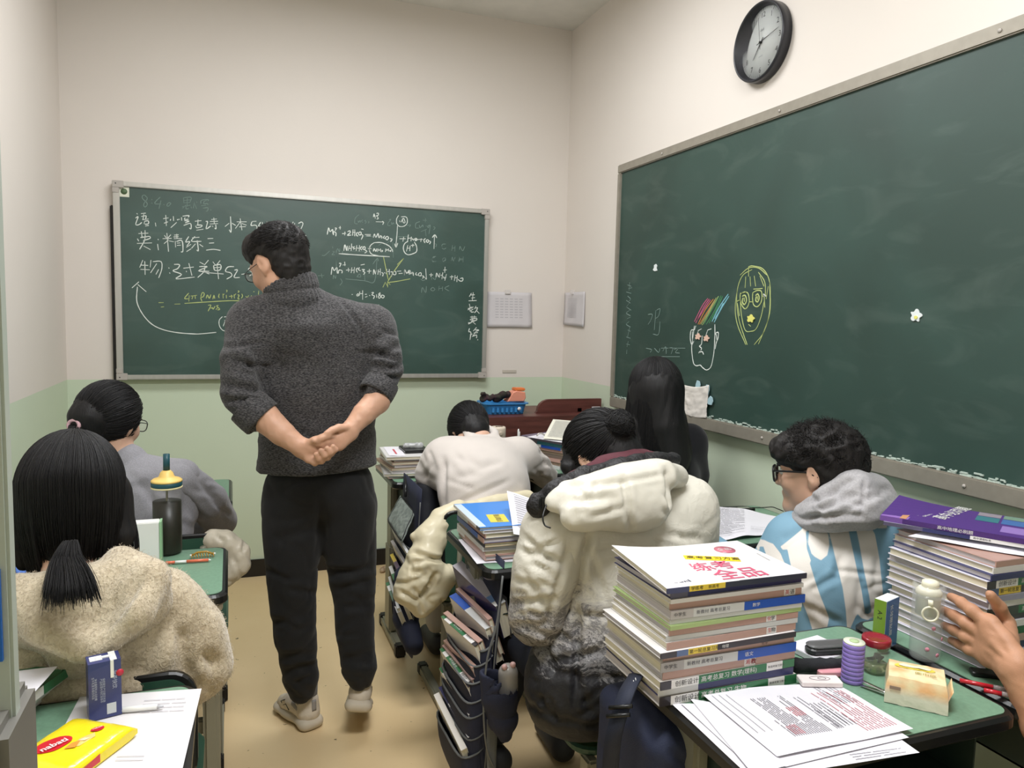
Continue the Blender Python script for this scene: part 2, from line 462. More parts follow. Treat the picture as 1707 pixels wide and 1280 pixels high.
def wrinkles(n, x0, y0, x1, y1, Y, ang, spread, ln, w, d, seed):
    """a family of short creases over part of a garment"""
    r = random.Random(seed); out = []
    for _ in range(n):
        x, y = r.uniform(x0, x1), r.uniform(y0, y1); a = math.radians(ang+r.uniform(-spread, spread)); l = ln*r.uniform(.5, 1.2)/2; k = r.uniform(.5, 1.2)
        out.append(dent(at(x-l*math.cos(a), y-l*math.sin(a), Y=Y), at(x+l*math.cos(a), y+l*math.sin(a), Y=Y), w*r.uniform(.8, 1.3), d*k))
    return out
def strands(name, paths, mat_, parent, r0=0.0008, label=None, kind='stuff', taper=True):
    """many thin hairs as three-sided tapering tubes"""
    P = np.asarray(paths, float); n, m, _ = P.shape
    T = np.gradient(P, axis=1); T /= np.linalg.norm(T, axis=2)[:, :, None]+1e-12
    up = rng.normal(size=(n, 1, 3)); U = up-np.sum(up*T, 2)[:, :, None]*T; U /= np.linalg.norm(U, axis=2)[:, :, None]+1e-12
    Wv = np.cross(T, U); rr = r0*(np.linspace(1, 0.25, m) if taper else np.ones(m))[None, :, None]*rng.uniform(0.7, 1.3, (n, 1, 1))
    rings = [P+rr*(math.cos(a)*U+math.sin(a)*Wv) for a in (0, 2*PI/3, 4*PI/3)]
    V = np.stack(rings, 2).reshape(-1, 3)
    base = (np.arange(n)[:, None, None]*m*3+np.arange(m-1)[None, :, None]*3)
    k = np.arange(3)[None, None, :]; k2 = (k+1) % 3
    F = np.stack([base+k, base+k2, base+3+k2, base+3+k], 3).reshape(-1, 4)
    me = mesh_np(name, V, F, mat_, True)
    return link(name, me, parent, True, label, kind)
def rotm(yaw=0, pitch=0, roll=0):
    """local head frame: +y forward, +z up; yaw turns left (deg), pitch>0 bows, roll>0 tilts to the right shoulder"""
    return np.array(Euler((math.radians(-pitch), math.radians(roll), math.radians(yaw)), 'YXZ').to_matrix())
def curve3(pts, n=24):
    """smooth Catmull-Rom line through points"""
    P = [np.array(p, float) for p in pts]; P = [2*P[0]-P[1]]+P+[2*P[-1]-P[-2]]; out = []
    m = len(P)-3
    for i in range(n):
        t = i/(n-1)*m; k = min(int(t), m-1); u = t-k; a, b, c, d = P[k:k+4]
        out.append(0.5*((2*b)+(-a+c)*u+(2*a-5*b+4*c-d)*u*u+(-a+3*b-3*c+d)*u**3))
    return out
# ================================================================== ROOM
XL, XR, YB, YF, ZC = -0.762, 1.93, 4.2468, -1.3, 3.165
def wall_mat():
    q = NT('painted_wall'); b = q.b
    geo = q.n('ShaderNodeNewGeometry'); sp = q.n('ShaderNodeSeparateXYZ'); q.l(geo.outputs['Position'], sp.inputs[0])
    st = q.n('ShaderNodeMath', operation='GREATER_THAN'); st.inputs[1].default_value = 1.09; q.l(sp.outputs[2], st.inputs[0])
    nz = q.n('ShaderNodeTexNoise'); nz.inputs['Scale'].default_value = 2.2; q.l(geo.outputs['Position'], nz.inputs['Vector'])
    g = q.n('ShaderNodeMix', data_type='RGBA'); g.inputs['A'].default_value = srgb(200, 213, 188); g.inputs['B'].default_value = srgb(207, 219, 197); q.l(nz.outputs['Fac'], g.inputs['Factor'])
    w = q.n('ShaderNodeMix', data_type='RGBA'); w.inputs['A'].default_value = srgb(222, 214, 206); w.inputs['B'].default_value = srgb(227, 220, 212); q.l(nz.outputs['Fac'], w.inputs['Factor'])
    m = q.n('ShaderNodeMix', data_type='RGBA'); q.l(st.outputs[0], m.inputs['Factor']); q.l(g.outputs['Result'], m.inputs['A']); q.l(w.outputs['Result'], m.inputs['B'])
    q.l(m.outputs['Result'], b.inputs['Base Color'])
    r = q.n('ShaderNodeMapRange'); r.inputs['To Min'].default_value = 0.42; r.inputs['To Max'].default_value = 0.85; q.l(st.outputs[0], r.inputs['Value']); q.l(r.outputs[0], b.inputs['Roughness'])
    b.inputs['Specular IOR Level'].default_value = 0.3
    n2 = q.n('ShaderNodeTexNoise'); n2.inputs['Scale'].default_value = 90; q.l(geo.outputs['Position'], n2.inputs['Vector'])
    bp = q.n('ShaderNodeBump'); bp.inputs['Strength'].default_value = 0.08; bp.inputs['Distance'].default_value = 0.002; q.l(n2.outputs['Fac'], bp.inputs['Height']); q.l(bp.outputs[0], b.inputs['Normal'])
    return q.m
WM = wall_mat()
def floor_mat():
    q = NT('vinyl_floor'); b = q.b
    geo = q.n('ShaderNodeNewGeometry')
    n1 = q.n('ShaderNodeTexNoise'); n1.inputs['Scale'].default_value = 3.0; n1.inputs['Detail'].default_value = 6; q.l(geo.outputs['Position'], n1.inputs['Vector'])
    m = q.n('ShaderNodeMix', data_type='RGBA'); m.inputs['A'].default_value = srgb(212, 184, 138); m.inputs['B'].default_value = srgb(228, 204, 162); q.l(n1.outputs['Fac'], m.inputs['Factor'])
    n2 = q.n('ShaderNodeTexNoise'); n2.inputs['Scale'].default_value = 38; n2.inputs['Detail'].default_value = 3; q.l(geo.outputs['Position'], n2.inputs['Vector'])
    rp = q.n('ShaderNodeValToRGB'); rp.color_ramp.elements[0].position = 0.70; rp.color_ramp.elements[1].position = 0.735; q.l(n2.outputs['Fac'], rp.inputs['Fac'])
    m2 = q.n('ShaderNodeMix', data_type='RGBA'); m2.inputs['B'].default_value = srgb(96, 78, 55); q.l(rp.outputs['Color'], m2.inputs['Factor']); q.l(m.outputs['Result'], m2.inputs['A'])
    q.l(m2.outputs['Result'], b.inputs['Base Color']); b.inputs['Roughness'].default_value = 0.32; b.inputs['Specular IOR Level'].default_value = 0.35
    return q.m
T = 0.08
def wallbox(name, lo, hi, m=None):
    return struct(MB().box(lo, hi).build(name, m or WM))
wallbox('wall_back', (XL-T, YB, 0), (XR+T, YB+T, ZC))
wallbox('wall_right', (XR, YF, 0), (XR+T, YB, ZC))
wallbox('wall_left', (XL-T, YF, 0), (XL, YB, ZC))
wallbox('wall_rear', (XL-T, YF-T, 0), (XR+T, YF, ZC))
struct(MB().box((XL-T, YF-T, -0.06), (XR+T, YB+T, 0)).build('floor', floor_mat()))
struct(MB().box((XL-T, YF-T, ZC), (XR+T, YB+T, ZC+0.08)).build('ceiling', mat('ceiling_paint', (226, 224, 218), 0.9, var=0.03)))
M_blk = mat('black_baseboard', (30, 28, 27), 0.35, var=0.1)
struct(MB().box((XL, YB-0.012, 0), (XR, YB, 0.095)).build('baseboard_back', M_blk, bevel=0.003))
struct(MB().box((XL, YF, 0), (XL+0.012, YB-0.012, 0.095)).build('baseboard_left', M_blk, bevel=0.003))
struct(MB().box((XR-0.012, YF, 0), (XR, YB-0.012, 0.095)).build('baseboard_right', M_blk, bevel=0.003))
M_white = mat('white_plastic', (235, 235, 232), 0.4)
M_diff = mat('lamp_diffuser', (255, 250, 240), 0.5, emit=1.5)
for yy, lb in ((2.75, 'flat ceiling light panel nearer the small blackboard'), (0.75, 'flat ceiling light panel nearer the glass door')):
    t = thing('ceiling_light', lb, 'ceiling light', (0.55, yy, ZC), group='flat ceiling light panels')
    MB().box((-0.62, -0.3, -0.045), (0.62, 0.3, -0.001)).build('lamp_housing', M_white, t, bevel=0.004)
    MB().box((-0.58, -0.26, -0.049), (0.58, 0.26, -0.0455)).build('diffuser', M_diff, t)

# ------------------------------------------------------------------ small blackboard on the back wall
def board_mat(name, c1, c2, dust, seed, rough=0.38):
    q = NT(name); b = q.b; geo = q.n('ShaderNodeNewGeometry')
    mp = q.n('ShaderNodeMapping'); mp.inputs['Location'].default_value = (seed, seed, 0); q.l(geo.outputs['Position'], mp.inputs[0])
    n1 = q.n('ShaderNodeTexNoise'); n1.inputs['Scale'].default_value = 2.0; n1.inputs['Detail'].default_value = 5; n1.inputs['Distortion'].default_value = 0.8; q.l(mp.outputs[0], n1.inputs['Vector'])
    rp = q.n('ShaderNodeValToRGB'); rp.color_ramp.elements[0].position = 0.35; rp.color_ramp.elements[1].position = 0.75; q.l(n1.outputs['Fac'], rp.inputs['Fac'])
    m = q.n('ShaderNodeMix', data_type='RGBA'); m.inputs['A'].default_value = srgb(*c1); m.inputs['B'].default_value = srgb(*c2); q.l(rp.outputs['Color'], m.inputs['Factor'])
    # wiped chalk dust: soft streaks
    mp2 = q.n('ShaderNodeMapping'); mp2.inputs['Scale'].default_value = (1.2, 1.2, 3.2); mp2.inputs['Rotation'].default_value = (0.4, 0.3, 0); q.l(mp.outputs[0], mp2.inputs[0])
    n2 = q.n('ShaderNodeTexNoise'); n2.inputs['Scale'].default_value = 2.6; n2.inputs['Detail'].default_value = 7; n2.inputs['Distortion'].default_value = 1.5; q.l(mp2.outputs[0], n2.inputs['Vector'])
    r2 = q.n('ShaderNodeValToRGB'); r2.color_ramp.elements[0].position = 0.52; r2.color_ramp.elements[1].position = 0.8; r2.color_ramp.elements[1].color = (dust, dust, dust, 1); q.l(n2.outputs['Fac'], r2.inputs['Fac'])
    m2 = q.n('ShaderNodeMix', data_type='RGBA'); m2.inputs['B'].default_value = srgb(150, 165, 155); q.l(m.outputs['Result'], m2.inputs['A']); q.l(r2.outputs['Color'], m2.inputs['Factor'])
    q.l(m2.outputs['Result'], b.inputs['Base Color']); b.inputs['Roughness'].default_value = rough; b.inputs['Specular IOR Level'].default_value = 0.8
    return q.m
M_alu = mat('brushed_aluminium', (196, 194, 188), 0.38, metal=0.65, var=0.05, vscale=40, stretch=(1, 1, 0.1))
M_alu2 = mat('grey_aluminium', (152, 146, 134), 0.5, metal=0.3, var=0.05, vscale=30)
YS = YB-0.036         # writing surface
bx0, bx1, bz0, bz1 = -0.522, 1.402, 1.104, 2.060
brd = thing('blackboard', 'smaller green blackboard full of chalk writing on the back wall', 'blackboard', (0.44, YB, 1.1))
MB().box((bx0, YS, bz0), (bx1, YB-0.014, bz1)).build('writing_surface', board_mat('green_board', (44, 70, 62), (58, 86, 80), 0.10, 3.0), brd, True)
for lo, hi in (((bx0-0.012, YS-0.012, bz1-0.012), (bx1+0.012, YB-0.010, bz1+0.012)), ((bx0-0.012, YS-0.012, bz0-0.012), (bx1+0.012, YB-0.010, bz0+0.012)),
               ((bx0-0.014, YS-0.012, bz0+0.012), (bx0+0.016, YB-0.010, bz1-0.012)), ((bx1-0.012, YS-0.012, bz0+0.012), (bx1+0.012, YB-0.010, bz1-0.012))):
    MB().box(lo, hi).build('frame_rail', M_alu, brd, True, bevel=0.003)
M_corner = mat('grey_corner_plastic', (178, 172, 165), 0.5)
for cx_, cz_, sx_, sz_ in ((bx0, bz1, 1, -1), (bx1, bz1, -1, -1), (bx0, bz0, 1, 1), (bx1, bz0, -1, 1)):
    c = MB(); x0, x1 = sorted((cx_-sx_*0.016, cx_+sx_*0.035)); z0, z1 = sorted((cz_-sz_*0.014, cz_+sz_*0.02))
    c.box((x0, YS-0.015, z0), (x1, YB-0.012, z1))
    x0, x1 = sorted((cx_-sx_*0.016, cx_+sx_*0.014)); z0, z1 = sorted((cz_+sz_*0.02, cz_+sz_*0.045)); c.box((x0, YS-0.015, z0), (x1, YB-0.012, z1))
    co = c.build('corner_cap', M_corner, brd, True, bevel=0.002)
    MB().lathe([(0.0, 0.0), (0.003, 0.0), (0.003, 0.002)], (cx_, YS-0.0155, cz_), 8, R=np.array([[1, 0, 0], [0, 0, 1], [0, -1, 0]])).build('screw', M_blk, co, True)
stk = MB().box((bx0+0.012, YS-0.0016, bz1-0.062), (bx0+0.058, YS-0.0002, bz1-0.014)).build('maker_sticker', mat('sticker_cream', (222, 224, 205), 0.5), brd, True)
MB().lathe([(0.0, 0), (0.015, 0), (0.015, 0.001), (0, 0.001)], (bx0+0.035, YS-0.0017, bz1-0.036), 16, R=np.array([[1, 0, 0], [0, 0, 1], [0, -1, 0]])).build('round_emblem', mat('emblem_green', (88, 110, 78), 0.5), stk, True)
MB().box((bx0-0.0305, YB-0.05+0.02, 1.085), (bx0-0.0145, YB, 1.955)).build('backing_edge', M_blk, brd, True, label='black edge of the panel behind the board', bevel=0.004)

# chalk strokes traced stroke by stroke: each block is (left, top, scale) of the strokes' own grid
CH = {'white': [], 'faint': [], 'yellow': []}
def strokes(kind, ox, oy, sc, txt, w=1.0):
    for st in txt.replace('\n', ' ').split(';'):
        v = [float(a) for a in st.replace(',', ' ').split()]
        if len(v) >= 2:
            CH[kind].append(([(ox+v[i]/sc, oy+v[i+1]/sc) for i in range(0, len(v)-1, 2)], w))
s1 = 1707/160
strokes('faint', 220, 320, s1, """262 95 225 58 185 70 190 120 262 190 268 235 230 268 208 235 225 185 268 130 268 90; 350 125 352 130; 352 188 354 194;
505 90 425 165 410 210 520 215; 515 150 480 295; 560 220 566 224; 640 200 620 240 650 252 690 205 660 190 640 200""", 0.9)
strokes('faint', 220, 320, s1, """915 100 925 200; 915 105 1050 95 1035 180; 925 150 1040 140; 930 195 1035 185; 985 110 980 260; 890 262 1040 235; 960 230 900 290; 960 260 965 300 1010 295; 1050 260 1060 290;
1110 190 1090 290; 1120 220 1150 300; 1150 170 1160 195; 1225 210 1235 150 1355 135 1350 160; 1275 165 1330 150; 1285 165 1275 210 1340 205 1350 230; 1230 245 1320 235; 1260 290 1350 280 1345 330 1320 345; 1400 310 1402 316""", 0.85)
strokes('white', 220, 320, s1, """85 378 92 388; 62 465 110 440 66 575 125 580 175 540; 160 385 245 376; 210 395 195 490; 165 435 250 425 240 480; 185 495 295 480; 225 520 215 570; 225 520 290 515 290 565 230 575; 235 605 300 595; 415 545 425 612;
555 475 650 460; 600 410 612 605; 570 555 640 530; 690 480 680 510; 735 430 740 515; 800 490 815 500; 795 540 690 635; 880 450 885 510; 900 430 1010 420 1000 450; 800 490 850 485; 945 455 935 490 1010 485; 930 510 1015 520 945 550; 920 595 1040 560 1050 655 1020 640; 
1120 520 1235 510; 1175 490 1170 585; 1130 600 1150 640; 1150 590 1240 590 1230 620 1150 640; 1145 680 1270 662; 1310 525 1345 530 1320 655 1405 600; 1410 490 1510 480; 1455 455 1465 560; 1385 525 1530 520; 1385 570 1530 562; 1490 580 1495 655 1470 640; 1430 600 1440 620;
115 740 290 732; 165 700 180 800; 232 680 235 820; 150 810 235 800 310 790 320 825 200 865; 95 830 120 875; 88 915 355 905; 235 800 215 880 135 1020; 205 960 330 1025; 460 835 464 842; 455 925 470 1035;
545 830 705 825; 575 770 610 815; 690 760 640 815; 620 730 650 1060; 650 850 570 920; 660 870 745 885; 750 768 830 762; 795 745 800 820; 740 800 830 795; 745 830 890 828; 770 870 775 985; 790 880 890 870 905 1050 870 1065; 800 910 860 905; 800 950 870 945;
1010 790 955 890 1030 880 975 960; 965 985 1050 930; 970 1060 1050 1010; 1070 815 1200 805; 1120 790 1060 875 1235 878; 1160 860 1180 1040 1150 1030; 1130 920 1060 1000; 1200 930 1265 975; 1345 830 1445 826; 1370 910 1460 905; 1320 1035 1450 1020 1575 1040""")
strokes('white', 360, 350, s1, """258 115 270 385 235 350; 235 235 160 295; 285 235 350 275; 370 210 545 210; 430 150 462 360; 430 215 345 330; 460 240 545 270; 415 300 530 295; 640 205 720 200; 640 210 625 275 700 270 730 300 720 360 670 405;
795 215 760 285 830 290; 825 215 830 300; 905 205 912 300; 1305 218 1230 225 1205 280 1270 290 1285 340 1240 390; 1375 210 1340 300 1470 295; 1400 230 1395 380; 1465 240 1520 215 1545 260 1465 440 1520 440 1605 455; 930 240 1180 235""")
s3 = 1707/220
strokes('white', 220, 420, s3, """140 105 100 200; 115 170 210 175; 110 225 230 230; 165 120 170 295; 245 105 235 200; 270 125 375 125 385 220 345 335; 320 150 240 270; 345 225 310 290; 475 200 478 208; 485 265 488 272;
545 160 615 165 590 215 530 245 640 290 570 348 810 325; 665 210 800 195; 735 145 775 305; 700 245 705 255; 875 130 930 160; 990 105 935 170; 870 190 975 190 860 245 1000 250; 945 190 925 260 850 330; 935 260 1000 285;
1045 125 1075 165; 1140 110 1100 160; 1055 175 1070 235 1140 230 1145 165 1055 175; 1060 205 1140 198; 945 265 1185 285; 1100 165 1120 350; 1320 190 1240 195 1210 250 1275 270 1290 310 1225 350; 1325 235 1365 235 1320 325 1395 330; 1415 290 1475 280; 1545 195 1505 225 1560 270 1520 310;
70 450 60 620 100 740 180 860 280 950 420 1010 600 1045 800 1060 900 1058 1090 1040; 0 465 90 385; 75 420 185 515""")
strokes('white', 220, 420, s3, "1170 835 1130 880 1130 950 1170 1010 1240 1030; 1190 840 1260 835 1320 850; 1205 890 1180 960; 1200 880 1215 970; 1235 940 1275 930; 1255 915 1258 960", 0.8)
strokes('yellow', 220, 420, s3, """735 530 680 600 740 605; 740 560 735 640; 760 570 840 560; 790 565 775 610; 815 565 820 605; 890 575 910 525 935 540 920 580 890 590 905 640; 960 600 975 555 1000 600 1020 550; 1045 610 1060 560 1070 605; 1050 590 1070 588; 1130 540 1120 575 1130 595;
1175 540 1180 600; 1175 560 1195 540; 1220 555 1222 600; 1220 490 1230 500 1222 520; 1255 575 1305 570; 1285 555 1290 600; 1320 550 1325 600; 1325 560 1345 540; 1365 555 1385 560 1370 605 1395 605; 1370 500 1385 510 1370 525; 1420 540 1430 570 1415 600; 1470 570 1510 615; 1510 560 1475 620; 1545 560 1540 615; 1560 600 1580 575 1595 600; 1570 515 1585 512; 1640 500 1635 550;
680 665 1000 645 1300 630 1545 640; 985 690 1020 690 985 765; 1020 730 1040 720 1050 740 1075 700; 1085 745 1110 720; 1120 690 1095 700 1135 740 1105 750; 550 675 625 672; 345 655 410 655; 375 712 415 708""", 0.9)
strokes('faint', 530, 345, s1, """730 135 665 200 655 290 705 300; 715 240 720 275 750 240 755 280; 800 230 770 250 800 275; 850 230 835 250 860 265 835 295; 895 260 910 265 895 290; 1260 230 1300 220 1250 280 1245 330 1290 330; 1310 270 1315 310 1345 280 1350 310; 1370 290 1400 310;
1575 330 1650 320 1620 355; 1020 525 830 520; 260 700 265 735; 260 790 290 800 250 850 300 850; 320 820 350 740 380 800 390 740; 430 790 445 800 420 830; 70 860 120 860 210 780; 325 870 330 1065; 500 780 900 800; 1180 680 1330 560; 1330 620 1340 900; 1150 640 1080 680""", 0.7)
strokes('white', 530, 345, s1, """985 180 1000 120 1005 175; 1015 150 1020 210; 1040 115 1075 110 1070 150 1040 155 1075 200 1045 215; 1030 262 1165 268; 1140 255 1170 270 1150 315;
1435 150 1400 210 1400 290 1420 310; 1480 175 1560 175 1590 220 1580 300 1520 345 1450 345 1410 310; 1450 240 1460 270; 1500 210 1520 280 1550 270 1520 200 1480 270; 1415 330 1405 500 1385 690; 1360 650 1390 715 1420 640""", 0.9)
strokes('white', 530, 345, s1, """165 490 190 370 215 440 260 400 265 480; 275 500 280 440 320 460 318 520; 300 375 330 380 305 420; 370 370 410 368; 395 340 395 400; 430 475 495 470; 480 440 475 505; 525 440 570 425 570 460 525 505 590 500; 615 510 625 400; 610 455 670 450; 655 400 655 520; 715 450 685 470 690 510 715 515; 745 440 720 480 755 500 770 460 745 440; 775 490 800 510 770 580; 770 390 810 400;
835 490 940 490; 860 515 935 515; 985 545 1005 480 1030 540 1070 470 1080 550; 1100 550 1110 510 1135 530 1135 560; 1190 510 1165 545 1190 565; 1225 520 1200 555 1235 585 1255 540 1225 520; 1280 560 1320 575 1290 620; 1450 565 1560 565; 1525 530 1510 615;
460 780 480 670 510 780 520 690; 535 780 560 690; 545 740 590 735; 600 650 590 780; 610 700 640 760; 650 700 625 730 665 740; 680 780 690 680; 690 730 735 735; 740 680 735 790; 790 700 755 730 780 770; 820 700 795 740 830 760 840 720 820 700; 830 760 870 790 830 820; 890 740 950 740; 920 700 915 780; 985 790 1000 740 1030 790 1045 740; 1060 800 1070 740; 1065 770 1110 765; 1110 740 1115 800; 1130 770 1150 780 1130 800; 1200 800 1210 740; 1205 770 1250 760; 1255 740 1255 790; 1270 770 1290 790 1300 760;
1000 635 940 680 915 750 930 810 980 850 1080 870; 1000 635 1130 635 1260 690 1320 760 1330 800; 370 830 650 850 900 865 1275 885""", 1.1)
strokes('white', 640, 345, s1, """435 490 420 610; 430 560 480 550; 490 530 480 610; 500 560 530 590 545 560; 565 550 560 600 590 580 565 550; 595 580 690 575; 665 560 655 620; 740 560 710 590 730 640; 770 580 750 610 785 630 790 590 770 580; 800 600 830 620 810 660;
890 745 900 500; 860 545 905 495 940 550; 400 790 425 680; 415 735 470 730; 465 690 460 785; 480 685 540 680; 515 655 510 715; 430 610 370 650 345 730 370 810 430 850 520 830 580 790 580 700 540 620""", 1.1)
strokes('faint', 640, 345, s1, """640 260 570 290 565 370 620 375; 630 320 640 370 690 320 695 360; 690 235 760 235; 740 200 735 270; 750 330 760 350; 820 320 780 340 790 370 825 320 800 480; 880 350 910 370 880 410; 655 440 760 395; 735 400 750 520; 250 530 420 525; 1100 660 1040 665 1030 700; 1030 730 1065 750 1105 730; 1220 680 1205 780; 1215 735 1260 725; 1265 690 1260 790; 1345 760 1355 700 1400 780 1440 700;
925 880 875 890 865 960 920 975; 1060 905 1040 950 1065 970 1095 920 1060 905; 1200 960 1215 890 1240 960 1265 890; 1330 965 1345 890; 1335 930 1410 920; 1410 880 1405 970; 910 650 935 670 920 710""", 0.8)
strokes('white', 530, 425, s1, """235 350 255 215 290 280 335 220 345 330; 360 330 375 270 430 280 425 325; 375 150 410 150 385 215; 440 180 495 170; 475 120 480 195; 500 270 575 265; 540 230 545 300; 590 320 605 220; 600 275 650 265; 650 215 640 325; 710 230 680 260 700 310; 740 220 720 260 760 280; 780 260 830 260 800 290 835 310 810 350; 760 180 830 165;
875 290 950 285; 915 250 910 330; 985 350 995 260 1025 340 1040 260; 1065 350 1075 260; 1070 300 1110 295; 1110 240 1110 360; 1130 310 1160 330 1150 380; 1180 310 1185 315; 1215 340 1225 250; 1220 300 1270 290; 1270 250 1270 350; 1290 300 1330 310 1300 390; 1350 290 1335 340 1380 350 1385 300 1350 290; 1405 290 1480 285; 1435 330 1505 325; 1540 360 1545 260; 1560 300 1600 320 1640 270; 1640 270 1645 340; 1660 330 1690 310 1700 350;
685 720 710 690 730 720 690 730; 745 650 735 720; 740 690 795 685; 795 630 795 795; 835 700 870 698; 840 750 880 735; 910 718 916 720; 950 670 990 670 960 710 1005 730 985 780; 1040 700 1045 760; 1110 670 1080 700 1120 740 1090 770 1075 740 1115 690; 1140 710 1125 745 1160 765 1180 730 1140 710;
600 700 620 705; 930 870 915 910; 965 930 970 950; 1000 970 1040 960; 1005 930 1010 985; 1055 900 1085 890 1060 930 1095 960 1045 1015""", 1.0)
strokes('yellow', 530, 425, s1, "1165 30 1200 200 1250 440; 1525 60 1360 280 1245 470; 1525 60 1410 170; 1245 490 1400 470 1640 425; 1155 575 1200 480; 1205 500 1240 560; 1240 470 1240 575; 1240 470 1285 530", 0.9)
strokes('faint', 530, 425, s1, "0 370 110 365; 60 330 75 410; 490 425 830 460 1005 470 1050 70; 975 165 1055 60 1075 110; 830 330 835 460; 690 390 740 340 760 390 690 390; 400 420 430 480 390 540; 270 430 280 360 310 420 320 360; 325 30 325 300", 0.8)
strokes('white', 650, 425, s1, """260 355 265 260 300 330 340 270 345 350; 370 340 400 310 420 370; 475 310 455 345 490 360; 520 320 505 360 550 370 555 320 520 320; 570 370 600 380 580 420; 635 240 650 430; 610 390 650 435; 700 350 765 355; 735 320 730 390; 820 400 830 320 870 390 890 320; 890 320 880 400; 900 360 935 355; 940 310 925 430; 955 380 960 410 1000 400; 1005 340 975 455; 950 270 1010 265; 980 210 975 315; 1065 390 1130 385; 1100 360 1095 440; 1145 460 1160 360; 1150 410 1200 400; 1200 370 1190 480; 1215 430 1240 460 1290 460 1295 410 1250 420""", 1.0)
strokes('faint', 650, 425, s1, "800 40 760 60 760 120 825 115; 940 60 935 105 985 100 985 55 940 60; 1090 110 1105 50 1130 110 1160 50; 1225 120 1250 60; 1240 90 1300 85; 1305 35 1300 130; 560 670 580 580 635 670 650 555; 760 575 725 610 760 640 800 610 760 575; 865 635 875 550; 870 600 930 590; 935 560 935 640; 1055 545 975 590 1050 640; 550 430 590 455 640 430; 740 400 740 440; 760 400 800 440 820 390", 0.85)
s8 = 12.8
strokes('white', 760, 480, s8, """330 110 285 185; 300 150 400 145; 370 95 350 265; 330 215 405 205; 270 275 440 268; 285 340 300 400; 255 440 350 425; 300 390 300 500; 340 400 255 470; 330 440 370 400; 320 470 330 515 380 510; 370 450 320 480; 430 385 395 450; 400 430 470 420; 460 430 440 480 395 530; 430 470 500 545;
305 620 440 618; 345 595 345 650; 395 590 385 650; 300 680 330 665 440 650 430 690 320 700; 360 660 345 720 265 770; 260 745 300 740; 355 720 420 775; 330 715 400 712; 290 860 275 930 320 950 300 1105; 300 1000 350 980; 440 840 370 920; 400 890 490 900 420 930; 380 960 470 950; 360 1030 440 1005 440 1070; 420 940 350 1040; 470 1095 465 1105""", 1.1)
def chalk_mesh(lst, place, nrm, w0):
    """each stroke becomes a thin raised ribbon lying on the board"""
    mb = MB(); nrm = np.array(nrm, float)
    for pts, w in lst:
        P = [place(*p) for p in pts]
        if len(P) == 2 and np.linalg.norm(P[1]-P[0]) < 0.008: P[1] = P[0]+(P[1]-P[0])/np.linalg.norm(P[1]-P[0])*0.006
        if len(P) > 2: P = curve3(P, min(40, 4*(len(P)-1)+1))
        n = len(P); V = []
        for i in range(n):
            t = P[min(i+1, n-1)]-P[max(i-1, 0)]; t /= np.linalg.norm(t)+1e-12; sd = np.cross(nrm, t)
            ww = w0*w*(0.8+0.35*random.random())*(0.75 if i in (0, n-1) else 1.0)
            V += [P[i]-sd*ww/2, P[i]+sd*ww/2, P[i]+sd*ww/3+nrm*0.0009, P[i]-sd*ww/3+nrm*0.0009]
        F = []
        for i in range(n-1):
            a, b = 4*i, 4*i+4; F += [(a+1, b+1, b+2, a+2), (a+2, b+2, b+3, a+3), (a+3, b+3, b, a)]
        F += [(0, 1, 2, 3), (4*n-1, 4*n-2, 4*n-3, 4*n-4)]
        mb.add(V, F)
    return mb
M_chalk = mat('white_chalk', (226, 232, 226), 0.95, bump=0.4, bscale=300)
M_chalkf = mat('faint_chalk', (122, 143, 136), 0.95, bump=0.4, bscale=300)
M_chalky = mat('yellow_chalk', (186, 198, 128), 0.95, bump=0.4, bscale=300)
for kd, mm, lb in (('white', M_chalk, 'white chalk handwriting'), ('faint', M_chalkf, 'half wiped grey chalk handwriting'), ('yellow', M_chalky, 'yellow chalk formula')):
    chalk_mesh(CH[kd], lambda x, y: at(x, y, Y=YS-0.0006), (0, -1, 0), 0.0048).build('chalk_writing', mm, brd, True, label=lb, kind='stuff')

# ------------------------------------------------------------------ large blackboard on the right wall
XS = XR-0.034
cy0, cy1, cz0, cz1 = 0.30, 3.50, 1.045, 2.205
bb = thing('blackboard', 'large green blackboard with chalk faces on the right wall', 'blackboard', (XR, 2.0, 1.04))
MB().box((XS, cy0, cz0), (XR-0.012, cy1, cz1)).build('writing_surface', board_mat('dark_green_board', (30, 58, 50), (40, 70, 62), 0.10, 9.0, 0.55), bb, True)
fw = 0.042
for lo, hi in (((XS-0.012, cy0-fw, cz1), (XR-0.006, cy1+fw*0.7, cz1+fw)), ((XS-0.012, cy0-fw, cz0-fw-0.01), (XR-0.006, cy1+fw*0.7, cz0)),
               ((XS-0.012, cy1, cz0), (XR-0.006, cy1+fw*0.7, cz1)), ((XS-0.012, cy0-fw, cz0), (XR-0.006, cy0, cz1))):
    MB().box(lo, hi).build('frame_rail', M_alu2, bb, True, bevel=0.004)
sc_ = MB()
for yy in (0.7, 1.46, 2.3, 3.1):
    for zz in (cz0-0.026, cz1+0.02):
        sc_.lathe([(0.0, 0.004), (0.005, 0.003), (0.006, 0)], (XS-0.0125, yy, zz), 10, R=np.array([[0, 0, -1], [0, 1, 0], [1, 0, 0]]))
sc_.build('screw', M_corner, bb, True)
dm = MB()      # chalk crumbs along the bottom rail
for i in range(520):
    y = random.uniform(cy0, cy1); w = random.uniform(0.002, 0.012); z = cz0+random.random()**2*0.012
    dm.box((XS-0.0015-random.random()*0.004, y-w, z-0.001), (XS-0.0002, y+w, z+random.uniform(0.001, 0.004)))
dm.build('chalk_dust', mat('chalk_dust', (186, 200, 190), 1.0), bb, True, kind='stuff')
pb = lambda x, y: at(x, y, X=XS-0.0006)
CH2 = {}
